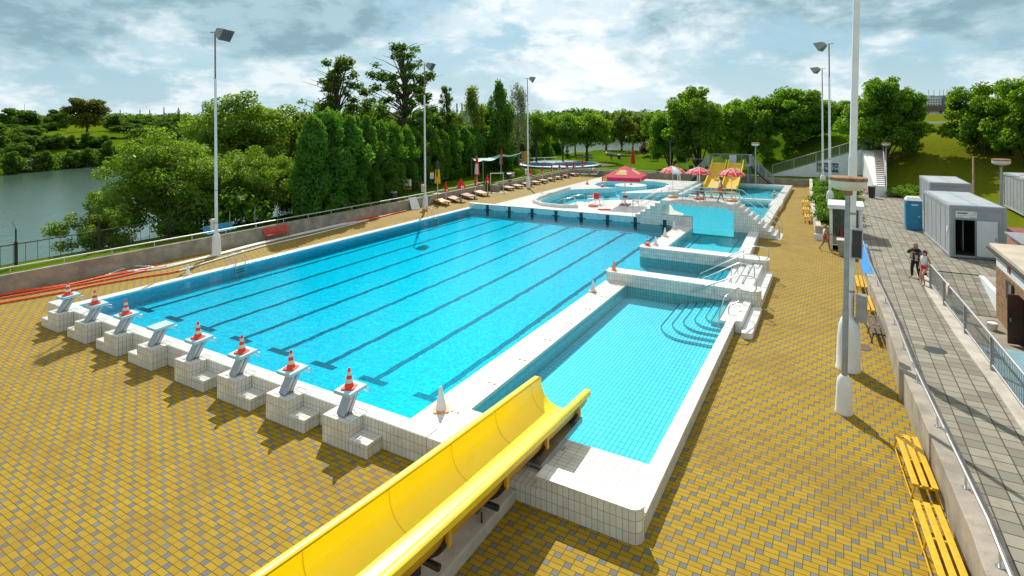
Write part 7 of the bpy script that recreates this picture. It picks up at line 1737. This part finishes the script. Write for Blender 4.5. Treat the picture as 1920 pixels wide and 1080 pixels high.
q = MB(); q.ball((-.27, .08, 1.26), (.07, .09, .09), 8, 6); q.ball((.24, .15, 1.30), (.07, .08, .07), 8, 6); o = q.build('blue_sleeve_patch', M['bluefab'], None, uv=False); o.parent = root
# leaning on the end of the railing
p = dict(waist=(0, .02, 1.08), elr=(.26, -.08, 1.13), wrr=(.24, .02, .92), ell=(-.25, -.04, 1.13), wrl=(-.2, .08, .90))
leg(p, 'l', (-.09, 0, .88), (-.11, .36, .70), (-.11, .22, .30), (-.12, .38, .24)); leg(p, 'r', (.09, 0, .88), (.10, .16, .47), (.10, .05, .08), (.11, .22, .035))
leg(p, 'l', (-.09, 0, .88), (-.11, .30, .56), (-.11, .16, .10), (-.12, .34, .035))
x, y = gnd(1734, 535, Zw + .05); person((x, y, Zw + .06), face_to(-rgt * .95 - fwd * .3), 1.68, p, M['skin'], [('vest', M['whitefab'], TOP, .014), ('shorts', M['red'], SHORT(), .022)], (M['brownhair'], 'pony'), 'person in a white vest and red shorts leaning on the end of the baluster railing')
# man on the bridge
p = dict(chest=(0, .02, 1.32), neck=(0, .05, 1.46), head0=(0, .08, 1.54), head1=(0, .10, 1.625), head2=(0, .08, 1.70), elr=(.22, .06, 1.12), wrr=(.14, .30, 1.05), ell=(-.23, .02, 1.12), wrl=(-.14, .28, 1.03))
leg(p, 'l', (-.09, 0, .90), (-.10, .16, .50), (-.10, .30, .10), (-.11, .47, .05)); leg(p, 'r', (.09, 0, .90), (.10, -.02, .48), (.10, -.22, .08), (.10, -.06, .035))
x, y, _ = on_line(1349, 10, 35.0, 30, 35.0); person((x, y, ZB + .012), face_to(rgt), 2.02, p, M['skindark'], [('vest', M['whitefab'], TOP, .014), ('shorts', M['orangefab'], [('waist', 'pelvis'), ('pelvis', 'hipl', 'thl'), ('pelvis', 'hipr', 'thr')], .045)], (M['brownhair'], 'bun'), 'person in a white vest and bright orange shorts walking along the footbridge')
# far walker
p = {}
leg(p, 'l', (-.09, 0, .90), (-.10, .12, .50), (-.10, .16, .09), (-.11, .33, .035)); leg(p, 'r', (.09, 0, .90), (.10, -.02, .48), (.10, -.24, .10), (.10, -.08, .035))
x, y = gnd(1146.5, 300, .9); person((x, y, .9), face_to(fwd), 1.8, p, M['skin'], [('shirt', M['lightbluefab'], TOP + [('shl', 'ell'), ('shr', 'elr'), ], .03), ('trousers', M['greyfab'], [('pelvis', 'hipl', 'knl', 'anl'), ('pelvis', 'hipr', 'knr', 'anr')], .03)], (M['brownhair'], None), 'distant person in a pale blue shirt walking on the lawn by the litter bin')
